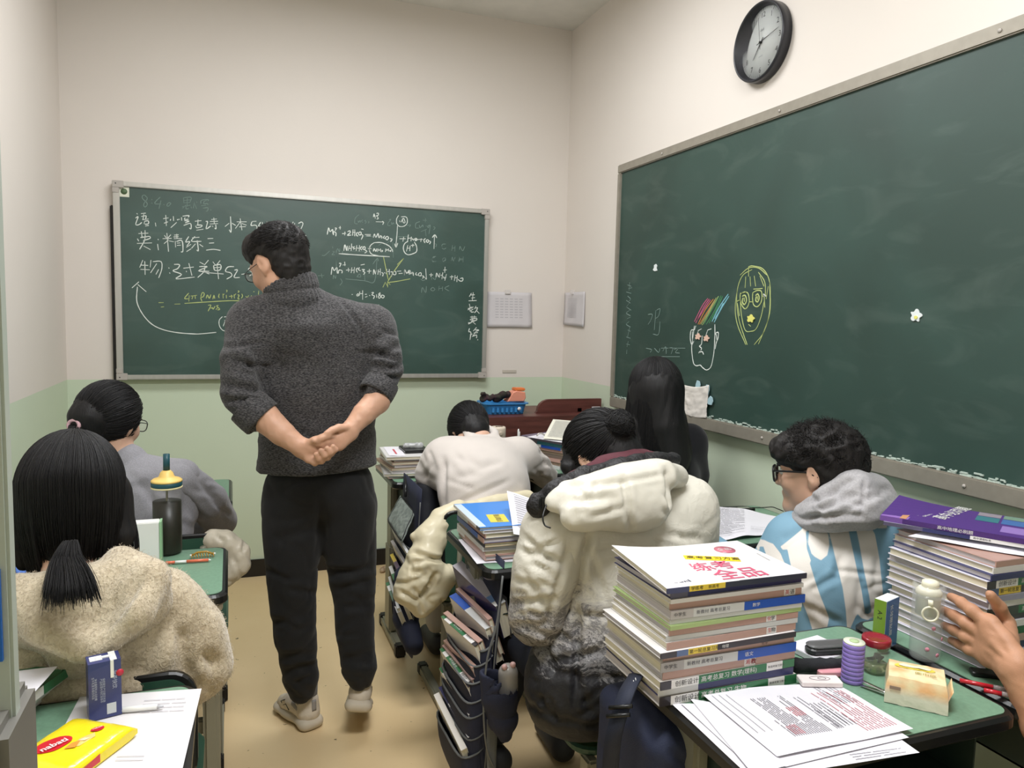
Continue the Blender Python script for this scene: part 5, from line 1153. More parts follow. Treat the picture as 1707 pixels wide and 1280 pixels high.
# nail clipper
nc = dk(1458, 1153); cl_ = thing('nail_clipper', 'small metal nail clipper in front of the glass jar', 'nail clipper', (nc[0], nc[1], zz), 1.9)
M_chr = mat('chrome', (220, 220, 220), .15, metal=1.0)
MB().grid(lambda u, v: np.array([-.026+.052*u, (-.004+.008*v), .003+.004*(1-u)]), 6, 2, thick=.0012).build('lower_blade', M_chr, cl_)
MB().grid(lambda u, v: np.array([-.026+.052*u, (-.004+.008*v), .0085+.004*u]), 6, 2, thick=.0012).build('upper_blade', M_chr, cl_)
MB().tube([(-.02, -.004, .002), (-.026, 0, .006), (-.02, .004, .010)], .0012, 6).build('pin', M_chr, cl_)
MB().lathe([(0, 0), (.006, 0), (.006, .005), (0, .005)], (-.027, 0, .001), 12).build('clipper_head', M_chr, cl_)
# glass jar with red lid
jr = dk(1463, 1124); ja = thing('glass_jar', 'small glass jar with a dark red lid', 'jar', (jr[0]+.006, jr[1]+.014, zz))
JH = .062
MB().lathe([(0, .001), (.022, .001), (.025, .004), (.0255, JH-.012), (.022, JH-.004), (.022, JH), (.020, JH), (.020, JH-.004), (.0235, JH-.013), (.023, .005), (0, .004)], seg=32, R=None).build('glass_body', mat('jar_glass', (206, 212, 202), .04, alpha=.14), ja)
MB().lathe([(0, .0055), (.0225, .0055), (.0228, .018), (0, .018)], seg=28).build('clear_liquid', mat('greenish_water', (196, 204, 160), .05, trans=.8, ior=1.33), ja)
sd = SDF(); jc = np.array([jr[0]+.006, jr[1]+.014, zz+.026])
for i in range(6): sd.cap(jc+A(*np.random.default_rng(i).uniform(-.012, .012, 3)*(1, 1, .5)), jc+A(*np.random.default_rng(i+9).uniform(-.013, .013, 3)*(1, 1, .5)), .003, k=.002)
sdf_part('dark_content', sd, mat('dark_bits', (50, 50, 44), .6), ja, .002, 1)
MB().lathe([(0, 0), (.0265, 0), (.0275, .002), (.0275, .012), (.0262, .0145), (.021, .0135), (0, .0130)], (0, 0, JH-.006), 36).build('red_lid', mat('dark_red_lid', (142, 30, 44), .25, coat=.5), ja)
MB().box((.026, -.004, JH-.002), (.034, .004, JH+.004)).build('lid_tab', mat('dark_red_lid', (142, 30, 44)), ja, bevel=.0015)
# green and blue medicine box
mx = dk(1505, 1098); MX = thing('carton_box', 'green and blue upright carton behind the plastic cup', 'box', (mx[0]+.014, mx[1]+.062, zz), .30)
MB().box((-.028, -.013, 0), (.028, .013, .108)).build('carton_body', M_white, MX, bevel=.0008)
MB().box((-.0286, -.0127, .001), (-.0281, .0127, .1075)).build('green_side', cm((124, 158, 52)), MX)
MB().box((-.0277, -.0136, .001), (.0277, -.0131, .1075)).build('blue_face', cm((44, 92, 150)), MX)
m = MB(); text_mb(m, '长效眼贴膜', .014, Matrix([[0, 0, 0, -.002], [0, 0, -1, -.0308], [-1, 0, 0, .095], [0, 0, 0, 1]]) if False else Matrix([[0, 1, 0, -.006], [0, 0, -1, -.0137], [-1, 0, 0, .098], [0, 0, 0, 1]]), 0, .0002); m.build('carton_lettering', cm(WHT), MX)
m = MB(); text_mb(m, 'A·2', .014, Matrix([[0, 0, -1, -.0287], [0, -1, 0, .0], [-1, 0, 0, .085], [0, 0, 0, 1]]), 0, .0002); m.build('side_lettering', cm(INK), MX)
sd = SDF().ell((mx[0]-.018, mx[1]+.035, zz+.013), (.016, .010, .013)); gm = thing('green_cap', 'small round dark green cap in front of the green and blue carton', 'cap', (mx[0]-.018, mx[1]+.035, zz)); sdf_part('cap_dome', sd, mat('deep_green', (38, 96, 44), .35), gm, .002, 1)
# clear cup with cream cap and carrying ring
bt_ = dk(1553, 1098); BT = thing('water_bottle', 'clear plastic bottle with a cream cap and ring handle', 'bottle', (bt_[0]-.010, bt_[1]+.010, zz))
BH = .140
MB().lathe([(0, .001), (.026, .001), (.029, .005), (.030, .02), (.0305, BH-.03), (.030, BH), (.0285, BH), (.029, BH-.03), (.0285, .02), (.027, .006), (0, .005)], seg=36).build('clear_body', mat('bottle_plastic', (216, 218, 218), .05, alpha=.18), BT)
M_crm = mat('cream_cap_plastic', (232, 228, 206), .35)
MB().lathe([(0, BH-.045), (.023, BH-.045), (.0235, BH-.005), (.025, BH-.003), (.025, BH+.004), (.018, BH+.012), (.0, BH+.012)], seg=30).build('inner_cap', M_crm, BT)
MB().lathe([(.0, 0), (.015, 0), (.017, .004), (.016, .012), (.008, .015), (0, .015)], (.003, 0, BH+.012), 24).build('spout_lid', M_crm, BT)
MB().lathe([(.0285, 0), (.0315, 0), (.0315, .022), (.027, .026), (.025, .026), (.0285, .02), (.0285, 0)], (0, 0, BH-.006), 36, cap=False).build('clear_shoulder', mat('shoulder_plastic', (220, 222, 220), .05, alpha=.18), BT)
pv = np.array([-.024, -.022, BH-.008])
hd = MB(); hd.tube([pv+A(-.001, -.004, .004), pv+A(-.002, -.006, -.008)], .006, 8, flat=.5)
hd.tube([pv+A(-.003, -.007, -.024)+.0145*A(math.cos(a)*.75, -math.cos(a)*.65, math.sin(a)) for a in np.linspace(0, 2*PI, 24)[:-1]], .0022, 8, closed=True)
hd.build('ring_handle', M_crm, BT)
tg = MB()
for i, (a, zc) in enumerate(((-2.3, .03), (-1.6, .018), (-2.0, .075), (-1.2, .05))):
    c_ = np.array([.0308*math.cos(a), .0308*math.sin(a), zc]); tg.lathe([(0, .0008), (.004, .0008), (.0045, 0)], c_, 8, R=np.array([[-math.sin(a), 0, math.cos(a)], [math.cos(a), 0, math.sin(a)], [0, 1, 0]]))
tg.build('pink_dot_print', mat('pink_print', (226, 150, 172), .5), BT, kind='stuff')
# tissue pack
q = [dk(1478, 1170), dk(1575, 1192), dk(1600, 1122), dk(1503, 1105)]
ex_ = np.array([*q[1], 0])-np.array([*q[0], 0]); Lx = np.linalg.norm(ex_)*1.10; ang = math.atan2(ex_[1], ex_[0]); Ly = .088
c = (np.array([*q[0], 0])+np.array([*q[1], 0]))/2+A(-math.sin(ang), math.cos(ang), 0)*Ly*.48
TP = thing('tissue_pack', 'orange and yellow printed soft pack of tissues on the nearest desk', 'tissue pack', (c[0], c[1], zz), ang)
hx, hy, hz_ = Lx/2, Ly/2, .050
def tpf(x, y, z):   # pillow the box
    return (x*(1-.10*(z/hz_)**3), y*(1-.14*(z/hz_)**3), z+.004*math.cos(x*PI/2/hx)*math.cos(y*PI/2/hy)*(z/hz_)+.0022*mnoise.noise(Vector((x*60, y*60, z*60))))
mb = MB(); n = 10; V = []; F = []
def face(f):
    o = len(mb.v); V = [tpf(*f(i/n, j/n)) for i in range(n+1) for j in range(n+1)]
    mb.add(V, [(i*(n+1)+j, (i+1)*(n+1)+j, (i+1)*(n+1)+j+1, i*(n+1)+j+1) for i in range(n) for j in range(n)], 0, True)
face(lambda u, v: (-hx+2*hx*u, -hy+2*hy*v, hz_)); face(lambda u, v: (-hx+2*hx*u, -hy, hz_*v)); face(lambda u, v: (hx-2*hx*u, hy, hz_*v)); face(lambda u, v: (hx, -hy+2*hy*u, hz_*v)); face(lambda u, v: (-hx, hy-2*hy*u, hz_*v)); face(lambda u, v: (-hx+2*hx*(1-u), -hy+2*hy*v, 0.0))
q = NT('tissue_wrap'); tc = q.n('ShaderNodeTexCoord'); sp = q.n('ShaderNodeSeparateXYZ'); q.l(tc.outputs['Object'], sp.inputs[0])
nz = q.n('ShaderNodeTexNoise'); nz.inputs['Scale'].default_value = 28; q.l(tc.outputs['Object'], nz.inputs['Vector'])
r1 = q.n('ShaderNodeMapRange'); r1.inputs['From Min'].default_value = .018; r1.inputs['From Max'].default_value = .034; q.l(sp.outputs[2], r1.inputs['Value'])
cr = q.n('ShaderNodeValToRGB'); cr.color_ramp.elements[0].position = .38; cr.color_ramp.elements[0].color = srgb(240, 222, 178); cr.color_ramp.elements[1].position = .66; cr.color_ramp.elements[1].color = srgb(236, 182, 128); q.l(nz.outputs['Fac'], cr.inputs[0])
mx_ = q.n('ShaderNodeMix', data_type='RGBA'); mx_.inputs['A'].default_value = srgb(226, 220, 202); q.l(cr.outputs[0], mx_.inputs['B']); q.l(r1.outputs[0], mx_.inputs['Factor']); q.l(mx_.outputs['Result'], q.b.inputs['Base Color'])
q.b.inputs['Roughness'].default_value = .28; q.b.inputs['Coat Weight'].default_value = .4
n2 = q.n('ShaderNodeTexNoise'); n2.inputs['Scale'].default_value = 60; q.l(tc.outputs['Object'], n2.inputs['Vector']); bp = q.n('ShaderNodeBump'); bp.inputs['Strength'].default_value = .5; bp.inputs['Distance'].default_value = .003; q.l(n2.outputs['Fac'], bp.inputs['Height']); q.l(bp.outputs[0], q.b.inputs['Normal'])
bm_ = mb.build('wrapper', q.m, TP)
zf = lambda x, y: tpf(x, y, hz_)[2]+.0008
def patch(poly, nm, m_, dz=0.0, par=None):
    b = MB(); P = [(x, y, zf(x, y)+dz) for x, y in poly]; cx_ = sum(p[0] for p in poly)/len(poly); cy_ = sum(p[1] for p in poly)/len(poly); P.append((cx_, cy_, zf(cx_, cy_)+dz+.0004)); k = len(poly)
    b.add(P, [(i, (i+1) % k, k) for i in range(k)]); return b.build(nm, m_, par or TP)
M_yp = mat('yellow_flap', (226, 206, 84), .35)
patch([(.034*math.cos(a)-.003, .013*math.sin(a)+.012) for a in np.linspace(0, 2*PI, 20)[:-1]], 'opening_flap', M_yp)
patch([(.027*math.cos(a)-.003, .008*math.sin(a)+.012) for a in np.linspace(0, 2*PI, 20)[:-1]], 'clear_window', mat('pale_cream', (238, 230, 196), .3), .0012)
mb = MB().box((-hx*.85, -hy-.0012, .028), (-hx*.50, -hy-.0002, .034)); mb.build('bar_mark', mat('brown_print', (150, 126, 110), .5), TP)
m = MB(); text_mb(m, '面巾纸', .012, Matrix.Translation((-.004, -.014, hz_+.0045))); m.build('pack_lettering', mat('olive_print', (150, 140, 60), .5), TP)
fl = MB().grid(lambda u, v: np.array([hx*.9+.002+.01*u, -hy*.7+2*hy*.7*v, .012+.028*u+.001*math.sin(9*v)]), 4, 8, thick=.0006).build('end_fold', q.m, TP)
# red pens and dark ruler tray
for i, (a, b_, lb) in enumerate((((1600, 1134), (1690, 1152), 'red and clear pen, upper of the pair beside the tissue pack'), ((1640, 1150), (1688, 1160), 'red pen, lower of the pair beside the tissue pack'))):
    A_ = at(*a, Z=zz+.006); B_ = at(*b_, Z=zz+.006); d = (B_-A_)/np.linalg.norm(B_-A_)
    pn_ = thing('red_pen', lb, 'pen', A_); mb = MB(); mb.tube([A_, A_+(B_-A_)*.62], .0045, 10); mb.build('barrel', mat('red_pen', (190, 34, 48), .25, coat=.5), pn_, True)
    MB().tube([A_+(B_-A_)*.63, A_+(B_-A_)*.93], .0048, 10).build('clear_grip', mat('clear_grip', (230, 214, 214), .1, trans=.7), pn_, True)
    MB().tube([A_+(B_-A_)*.935, B_, B_+d*.006], [.0045, .003, .0012], 10).build('tip', mat('red_pen', (190, 34, 48)), pn_, True)
tr = dk(1650, 1132); tt = thing('black_ruler', 'long black flat case lying across the gap beside the red pens', 'case', (1.445, .985, zz), -.62)
MB().prism(rrect(.15, .028, .006, 4), 0, .009, chamfer=.002).build('case_body', M_edge, tt)

# ---- things on the left desks
mk = dk(167, 1200); MK = thing('milk_carton', 'dark blue drink carton standing on the white paper', 'carton', (mk[0]+.004, mk[1]+.018, zz+.002), .25)
w2, d2, hM = .0245, .018, .098
MB().prism([(-w2, -d2), (w2, -d2), (w2, d2), (-w2, d2)], 0, hM).build('carton_body', mat('carton_navy', (46, 56, 112), .35, coat=.3), MK)
MB().prism([(-.012, -.0035), (.012, -.0035), (.012, .0035), (-.012, .0035)], hM, hM+.002).build('seam_fold', M_white, MK)
MB().box((w2-.016, -d2-.0008, hM-.030), (w2-.011, -d2, hM)).build('white_stripe', M_white, MK); MB().box((w2-.016, -d2, hM), (w2-.006, d2, hM+.0009)).build('top_stripe', M_white, MK)
MB().box((-w2+.004, -.008, hM), (-.002, .010, hM+.0009)).build('top_label', M_white, MK)
MB().lathe([(0, .0006), (.006, .0006), (.006, 0)], (w2-.002, -d2-.0001, hM-.024), 12, R=np.array([[1, 0, 0], [0, 0, -1], [0, 1, 0]])).build('red_fruit', mat('red_print', (196, 50, 70), .4), MK)
mb = MB()
for k, (x, z0, z1) in enumerate(((-.018, .03, .075), (-.014, .03, .072), (-.006, .035, .070), (-.002, .02, .07), (.014, .05, .08))):
    text_mb(mb, ('生牛乳复合蛋白饮品', '净含量配料水白砂糖', '产品标准代号贮存条件', '保质期生产日期见包装', '营养快饮')[k], .0042 if k < 4 else .008, Matrix([[0, 1, 0, x], [0, 0, -1, -d2], [-1, 0, 0, z1], [0, 0, 0, 1]]), 0, .0003)
mb.build('carton_lettering', mat('carton_print', (170, 178, 206), .5), MK)
MB().box((.002, -d2-.0006, .006), (.016, -d2, .024)).build('barcode_panel', mat('pale_panel', (200, 206, 214), .5), MK)
WP = sheet('white_folder', 'large white sheet under the blue carton and snack pack', 'paper', [dk(60, 1300), dk(300, 1300), dk(336, 1148), dk(133, 1162)], zz, mat('bright_paper', (224, 221, 222), .6), amp=.0008, thick=.0012, ink=[('faint_pencil', mat('faint_ink', (186, 184, 190), .9), ink_rows(.55, .72, .9, .92, 4, 21, .006)+ink_rows(.5, .18, .7, .26, 2, 22, .006))], n=14)
wp = dk(225, 1188); pp = thing('white_pen', 'white pen lying behind the blue carton', 'pen', (wp[0], wp[1], zz+.007)); MB().tube([(-.035, .006, 0), (.035, -.004, 0)], .0048, 12).build('pen_body', M_white, pp); MB().tube([(.036, -.004, 0), (.045, -.0055, 0)], [.004, .0015], 10).build('pen_tip', mat('light_grey', (200, 200, 206), .4), pp)
sq = [dk(52, 1292, zz+.01), dk(160, 1312, zz+.01), dk(220, 1207, zz+.01), dk(122, 1202, zz+.01)]
sc0 = np.array([sum(a[0] for a in sq)/4, sum(a[1] for a in sq)/4]); e1 = np.array(sq[1])-np.array(sq[0]); ang = math.atan2(e1[1], e1[0])
SN = thing('snack_pack', 'yellow wafer snack pack with a red logo on the white sheet', 'snack', (sc0[0]-.018, sc0[1]+.004, zz+.002), ang)
L1, L2 = np.linalg.norm(e1)/2*1.05, np.linalg.norm(np.array(sq[3])-np.array(sq[0]))/2
M_sn = mat('yellow_wrapper', (240, 218, 30), .25, coat=.5, bump=.5, bscale=60, bdist=.002)
def snf(u, v, top):
    x = -L1+2*L1*u; y = -L2+2*L2*v; ed = min(1, 4*min(v, 1-v)*2); h = .012+.010*ed**.5*min(1, 8*min(u, 1-u)+.3)
    return np.array([x, y, (h+.0015*mnoise.noise(Vector((x*80, y*80, 2)))) if top else .001+.003*(1-ed)])
mb = MB(); mb.grid(lambda u, v: snf(u, v, True), 12, 16); o1 = len(mb.v); mb.grid(lambda u, v: snf(1-u, v, False), 12, 16)
q1 = lambda i, j: i*17+j
for i in range(12):
    mb.f += [(q1(i, 0), o1+q1(12-i, 0), o1+q1(11-i, 0), q1(i+1, 0)), (q1(i+1, 16), o1+q1(11-i, 16), o1+q1(12-i, 16), q1(i, 16))]; mb.m += [0, 0]; mb.sm += [False, False]
for j in range(16):
    mb.f += [(q1(0, j+1), o1+q1(12, j+1), o1+q1(12, j), q1(0, j)), (q1(12, j), o1+q1(0, j), o1+q1(0, j+1), q1(12, j+1))]; mb.m += [0, 0]; mb.sm += [False, False]
mb.build('wrapper', M_sn, SN)
def snp(poly, nm, col, dz=.0009, par=None):
    P = [tuple(snf((x+L1)/2/L1, (y+L2)/2/L2, True)+A(0, 0, dz)) for x, y in poly]; cx_ = sum(p[0] for p in poly)/len(poly); cy_ = sum(p[1] for p in poly)/len(poly)
    P.append(tuple(snf((cx_+L1)/2/L1, (cy_+L2)/2/L2, True)+A(0, 0, dz+.0004))); k = len(poly)
    return MB().add(P, [(i, (i+1) % k, k) for i in range(k)]).build(nm, cm(col), par or SN)
ra = math.radians(78)
def el(cx_, cy_, a, b, r): return [(cx_+a*math.cos(t)*math.cos(r)-b*math.sin(t)*math.sin(r), cy_+a*math.cos(t)*math.sin(r)+b*math.sin(t)*math.cos(r)) for t in np.linspace(0, 2*PI, 22)[:-1]]
rl = snp(el(-.019, -.014, .027, .0175, ra-.15), 'red_logo', (206, 32, 48), .0012)
m = MB(); text_mb(m, 'nabati', .0165, Matrix.Translation((-.020, -.037, .0258)) @ Matrix.Rotation(ra-.12, 4, 'Z'), bold=.02); m.build('logo_lettering', cm(WHT), rl)
rl2 = snp(el(.012, .040, .010, .007, ra-.3), 'small_red_logo', (206, 32, 48), .0012)
m = MB(); text_mb(m, 'nabati', .006, Matrix.Translation((.010, .032, .0258)) @ Matrix.Rotation(ra-.3, 4, 'Z')); m.build('logo_lettering', cm(WHT), rl2)
snp([(.008, -.012), (.020, -.006), (.024, .022), (.016, .030), (.006, .012)], 'wafer_picture', (236, 200, 120)); snp([(.006, -.020), (.018, -.012), (.012, .006), (.004, -.004)], 'wafer_picture', (226, 150, 60), .0014); snp([(.010, .004), (.019, .006), (.020, .016), (.012, .014)], 'wafer_picture', (250, 236, 190), .0016)
mb = MB().add([(L1+.0006, -L2*.55, .004), (L1+.0006, -L2*.1, .004), (L1+.0006, -L2*.1, .017), (L1+.0006, -L2*.55, .013)], [(0, 1, 2, 3)]); mb.build('side_logo', cm((206, 40, 50)), SN)
# drink bottle
b0 = dk(275, 925); DB = thing('drink_bottle', 'tall bottle of dark drink with a yellow and teal straw lid', 'bottle', (b0[0]+.006, b0[1]+.02, ZT+.001))
r_ = .0395; Hb = .19
MB().lathe([(0, 0), (r_*.92, 0), (r_, .006), (r_, Hb), (r_-.0015, Hb), (r_-.0015, .007), (r_*.9, .002), (0, .002)], seg=40, cap=False).build('clear_wall', mat('tinted_clear', (120, 120, 100), .10, alpha=.06), DB)
MB().lathe([(0, .003), (r_*.9, .003), (r_-.002, .008), (r_-.002, .150), (0, .150)], seg=36).build('dark_drink', mat('dark_drink', (18, 14, 12), .35), DB)
MB().lathe([(r_+.0005, 0), (r_+.002, .001), (r_+.002, .004), (r_, .005), (r_, 0)], (0, 0, Hb-.002), 40, cap=False).build('cream_ring', mat('lid_cream', (232, 220, 170), .4), DB)
MB().lathe([(0, 0), (r_+.001, 0), (r_+.0015, .003), (r_+.0015, .012), (r_, .013), (0, .013)], (0, 0, Hb+.003), 40).build('teal_band', mat('lid_teal', (32, 78, 88), .4), DB)
M_ly = mat('lid_yellow', (240, 204, 118), .4)
MB().lathe([(0, 0), (r_+.0015, 0), (r_+.0015, .004), (r_-.004, .008), (.023, .012), (.020, .016), (.0165, .026), (.010, .032), (0, .033)], (0, 0, Hb+.016), 40).build('yellow_lid', M_ly, DB)
MB().tube([(0, 0, Hb+.046), (.0005, 0, Hb+.094)], .0088, 16).build('straw', mat('lid_teal', (32, 78, 88)), DB)
MB().tube([(0, 0, .14), (0, 0, Hb)], .003, 10).build('inner_straw', mat('inner_grey', (180, 176, 160), .4), DB)
# orange pen and amber hair clip
a = at(276, 938, Z=ZT+.006); b = at(352, 933, Z=ZT+.006); d = b-a; pn = thing('orange_pen', 'orange and white pen on the left desk in front of the bottle', 'pen', a)
MB().tube([a, a+d*.2], .004, 10).build('barrel_end', mat('pen_orange', (226, 116, 86), .3), pn, True); MB().tube([a+d*.21, a+d*.45], .004, 10).build('white_band', M_white, pn, True); MB().tube([a+d*.46, a+d*.94], .0042, 10).build('barrel', mat('pen_orange', (226, 116, 86)), pn, True); MB().tube([a+d*.945, b], [.0035, .001], 8).build('tip', M_white, pn, True)
c = at(338, 926, Z=ZT+.006); hc = thing('hair_clip', 'amber claw hair clip on the left desk', 'hair clip', (c[0], c[1], ZT+.001)); mb = MB()
mb.tube([(-.03, 0, .006), (-.015, .003, .014), (.01, .003, .015), (.03, 0, .006)], .003, 8)
mc = MB()
for k in range(9): mc.tube([(-.028+.007*k, .0, .012-abs(k-4)*.001), (-.028+.007*k, -.010, .009), (-.027+.007*k, -.012, .003)], .0013, 6); mc.tube([(-.028+.007*k, .0, .012-abs(k-4)*.001), (-.028+.007*k, .012, .009), (-.027+.007*k, .014, .003)], .0013, 6)
M_amb = mat('amber_plastic', (206, 160, 70), .2, trans=.4); mb.build('spine_bar', M_amb, hc); mc.build('teeth', M_amb, hc)
for s in (-1, 1): MB().lathe([(0, 0), (.003, .001), (.003, .004), (0, .005)], (s*.031, 0, .006), 8).build('pale_bead', M_white, hc)

# ---- notebook, clipboard on the right middle desk
zq = ZT+.001
fold = at(1230, 880, Z=zq)
def nbulge(u, v): return .008*math.exp(-((u-.5)/.2)**2)+.004*v*(1-u)
ink = [('handwritten_lines', M_bk, ink_rows(.05, .10, .50, .95, 20, 31, .009)), ('handwritten_lines', M_pr, ink_rows(.6, .15, .85, .3, 3, 32, .006))]
sheet('notebook', 'open notebook full of handwriting on the right middle desk', 'notebook', [dk(1196, 905), dk(1285, 893), dk(1305, 865), dk(1178, 845)], zq+.004, M_sheet, ink=ink, thick=.008, amp=.002, n=24, bulge=nbulge)
cb_ = at(1205, 848, Z=zq); cp = thing('clipboard', 'black clipboard with a metal clip behind the notebook', 'clipboard', (cb_[0]+.005, 2.262, zq), -.12)
MB().prism(rrect(.21, .075, .03, 5), 0, .004).build('board', M_edge, cp)
MB().box((.035, -.022, .004), (.085, .002, .010)).build('metal_clip', M_chr, cp, bevel=.003); MB().tube([(.02, -.03, .008), (.095, -.028, .008)], .004, 8).build('black_pen', M_edge, cp)
cd = [at(x, y, Z=zq+.003) for x, y in ((1247, 846), (1270, 846), (1287, 845), (1296, 848), (1306, 852))]
tag(MB().tube(curve3(cd, 16), .0018, 6).build('charging_cable', M_edge), 'thin black cord curling across the right middle desk', 'cord')
# cream lidded jug and green pen pot beyond the white sweatshirt
jj = at(836, 720, Y=3.24); JG = thing('thermos_jug', 'cream thermos with a ribbed lid on the far desk', 'bottle', (jj[0]-.006, 3.27, ZT+.001))
MB().lathe([(0, 0), (.034, 0), (.036, .004), (.036, .12), (.032, .13), (0, .13)], seg=28).build('jug_body', mat('jug_cream', (222, 206, 190), .45), JG)
MB().lathe([(0, 0), (.034, 0), (.036, .003), (.036, .042), (.033, .050), (0, .052)], (0, 0, .1305), 28).build('jug_lid', mat('jug_lid_cream', (216, 202, 184), .45), JG)
MB().lathe([(.005, .004), (.011, .003), (.012, 0)], (0, -.036, .152), 16, R=np.array([[1, 0, 0], [0, 0, -1], [0, 1, 0]])).build('round_button', mat('button_tan', (190, 176, 158), .4), JG)
cn = MB(); [cn.lathe([(0, 0), (.006, 0), (.006, .002), (0, .002)], (x, -.012, .183), 8) for x in (-.012, 0, .012)]; cn.build('lid_dots', mat('dots_brown', (130, 110, 98), .5), JG)
gp_ = at(870, 730, Y=3.2); PT = thing('pen_pot', 'dark green pot holding a white pen beside the cream thermos', 'pot', (gp_[0]-.002, 3.20, ZT+.001))
MB().lathe([(0, 0), (.030, 0), (.034, .10), (.036, .105), (.033, .105), (.028, .004), (0, .004)], seg=24, cap=False).build('pot_body', mat('pot_green', (40, 62, 50), .5), PT)
wp_ = thing('white_pen', 'white pen standing upright in the dark green pot', 'pen', (gp_[0]-.014, 3.205, ZT+.006)); MB().tube([(0, 0, 0), (-.002, 0, .165), (-.002, 0, .172)], [.0045, .0045, .002], 10).build('pen_body', M_white, wp_); MB().tube([(.004, -.004, .12), (.003, -.005, .16)], .0012, 6).build('pen_clip', M_white, wp_)
# ================================================================== PEOPLE
M_skin = mat('skin', (208, 168, 144), .5, var=.04, vscale=20, bump=.08, bscale=500)
M_skin2 = mat('skin_warm', (200, 156, 130), .5, var=.05, vscale=22, bump=.10, bscale=400)
for m_ in (M_skin, M_skin2):
    m_.node_tree.nodes['Principled BSDF'].inputs['Subsurface Weight'].default_value = .12; m_.node_tree.nodes['Principled BSDF'].inputs['Subsurface Radius'].default_value = (.01, .004, .002)
def hairmat(name, col, rough=.58):
    q = NT(name); b = q.b; tc = q.n('ShaderNodeTexCoord'); mp = q.n('ShaderNodeMapping'); mp.inputs['Scale'].default_value = (1, 1, .08); q.l(tc.outputs['Object'], mp.inputs[0])
    nz = q.n('ShaderNodeTexNoise'); nz.inputs['Scale'].default_value = 220; nz.inputs['Detail'].default_value = 2; q.l(mp.outputs[0], nz.inputs['Vector'])
    m = q.n('ShaderNodeMix', data_type='RGBA'); c = srgb(*col); m.inputs['A'].default_value = c; m.inputs['B'].default_value = tuple(min(1, x*1.6) for x in c[:3])+(1,); q.l(nz.outputs['Fac'], m.inputs['Factor']); q.l(m.outputs['Result'], b.inputs['Base Color'])
    b.inputs['Roughness'].default_value = rough; b.inputs['Specular IOR Level'].default_value = .35
    bp = q.n('ShaderNodeBump'); bp.inputs['Strength'].default_value = .5; bp.inputs['Distance'].default_value = .002; q.l(nz.outputs['Fac'], bp.inputs['Height']); q.l(bp.outputs[0], b.inputs['Normal'])
    return q.m
M_hair = hairmat('black_hair', (17, 16, 17)); M_hairb = hairmat('black_brown_hair', (20, 17, 16), .6)
M_eye = mat('eye_white', (226, 222, 216), .2); M_iris = mat('dark_iris', (36, 24, 20), .15)
M_lens = mat('clear_lens', (240, 244, 246), .03, alpha=.12)
M_frame = mat('black_spectacle_frame', (24, 24, 26), .3)
def head_sdf(s, C, R, sc=1.0, ears=(1, 1), neck=None, full=True):
    """adds a head (skull, face, nose, lips, ears, neck) to s; C = centre between the ears"""
    P = lambda x, y, z: C+R @ (A(x, y, z)*sc)
    s.ell(P(0, -.014, .032), A(.077, .097, .084)*sc, .02, R)
    s.ell(P(0, .022, -.028), A(.063, .070, .080)*sc, .03, R)
    s.cap(P(-.045, .0, -.060), P(0, .066, -.096), .024*sc, .020*sc, .03); s.cap(P(.045, .0, -.060), P(0, .066, -.096), .024*sc, .020*sc, .03)
    if full:
        s.cap(P(0, .084, .010), P(0, .104, -.024), .009*sc, .0125*sc, .012); s.sph(P(-.012, .094, -.028), .008*sc, .008); s.sph(P(.012, .094, -.028), .008*sc, .008)
        s.cap(P(-.034, .078, .026), P(.034, .078, .026), .011*sc, .011*sc, .02)
        s.ell(P(0, .088, -.052), A(.022, .009, .006)*sc, .008, R); s.ell(P(0, .086, -.062), A(.019, .010, .007)*sc, .008, R)
        s.sph(P(0, .076, -.092), .019*sc, .02)
        s.ell(P(-.034, .068, -.022), A(.024, .02, .024)*sc, .02, R); s.ell(P(.034, .068, -.022), A(.024, .02, .024)*sc, .02, R)
        for e in (-1, 1): s.sph(P(e*.031, .098, .008), .014*sc, .010, op='s')
    for e, on in ((-1, ears[0]), (1, ears[1])):
        if not on: continue
        s.ell(P(e*.078, -.008, .002), A(.0095, .019, .031)*sc, .006, R @ rotm(e*-22, 8, 0))
        s.ell(P(e*.074, .0, -.022), A(.008, .010, .013)*sc, .006, R)
        s.ell(P(e*.0885, -.003, .006), A(.0055, .010, .018)*sc, .004, R @ rotm(e*-22, 8, 0), op='s')
    if neck is not None: s.chain([P(0, -.020, -.040), P(0, -.024, -.075)*.6+(C+A(0, 0, -.085))*.4, neck], [.050*sc, .048*sc, .056*sc], .02)
def face_bits(t, C, R, sc=1.0):
    P = lambda x, y, z: C+R @ (A(x, y, z)*sc)
    for e in (-1, 1):
        mb = MB().lathe([(0, -.0118), (.006, -.0102), (.0105, -.005), (.0118, 0), (.0105, .005), (.006, .0102), (0, .0118)], seg=16)
        RR = R @ np.array([[1, 0, 0], [0, 0, 1], [0, -1, 0]])
        mb.v = [tuple(P(e*.031, .080, .008)+RR @ np.array(v)) for v in mb.v]
        ey = mb.build('eye', M_eye, t, True)
        mb = MB().lathe([(0, .0123), (.0045, .0119), (.0052, .0106)], seg=14, cap=False); mb.v = [tuple(P(e*.031, .080, .008)+RR @ (np.array(v)*A(1, 1, -1))) for v in mb.v]; mb.build('iris', M_iris, t, True)
        MB().tube([P(e*.016, .094, .024), P(e*.030, .096, .029), P(e*.045, .086, .025)], [.002, .0028, .0015], 6).build('eyebrow', M_hair, t, True)
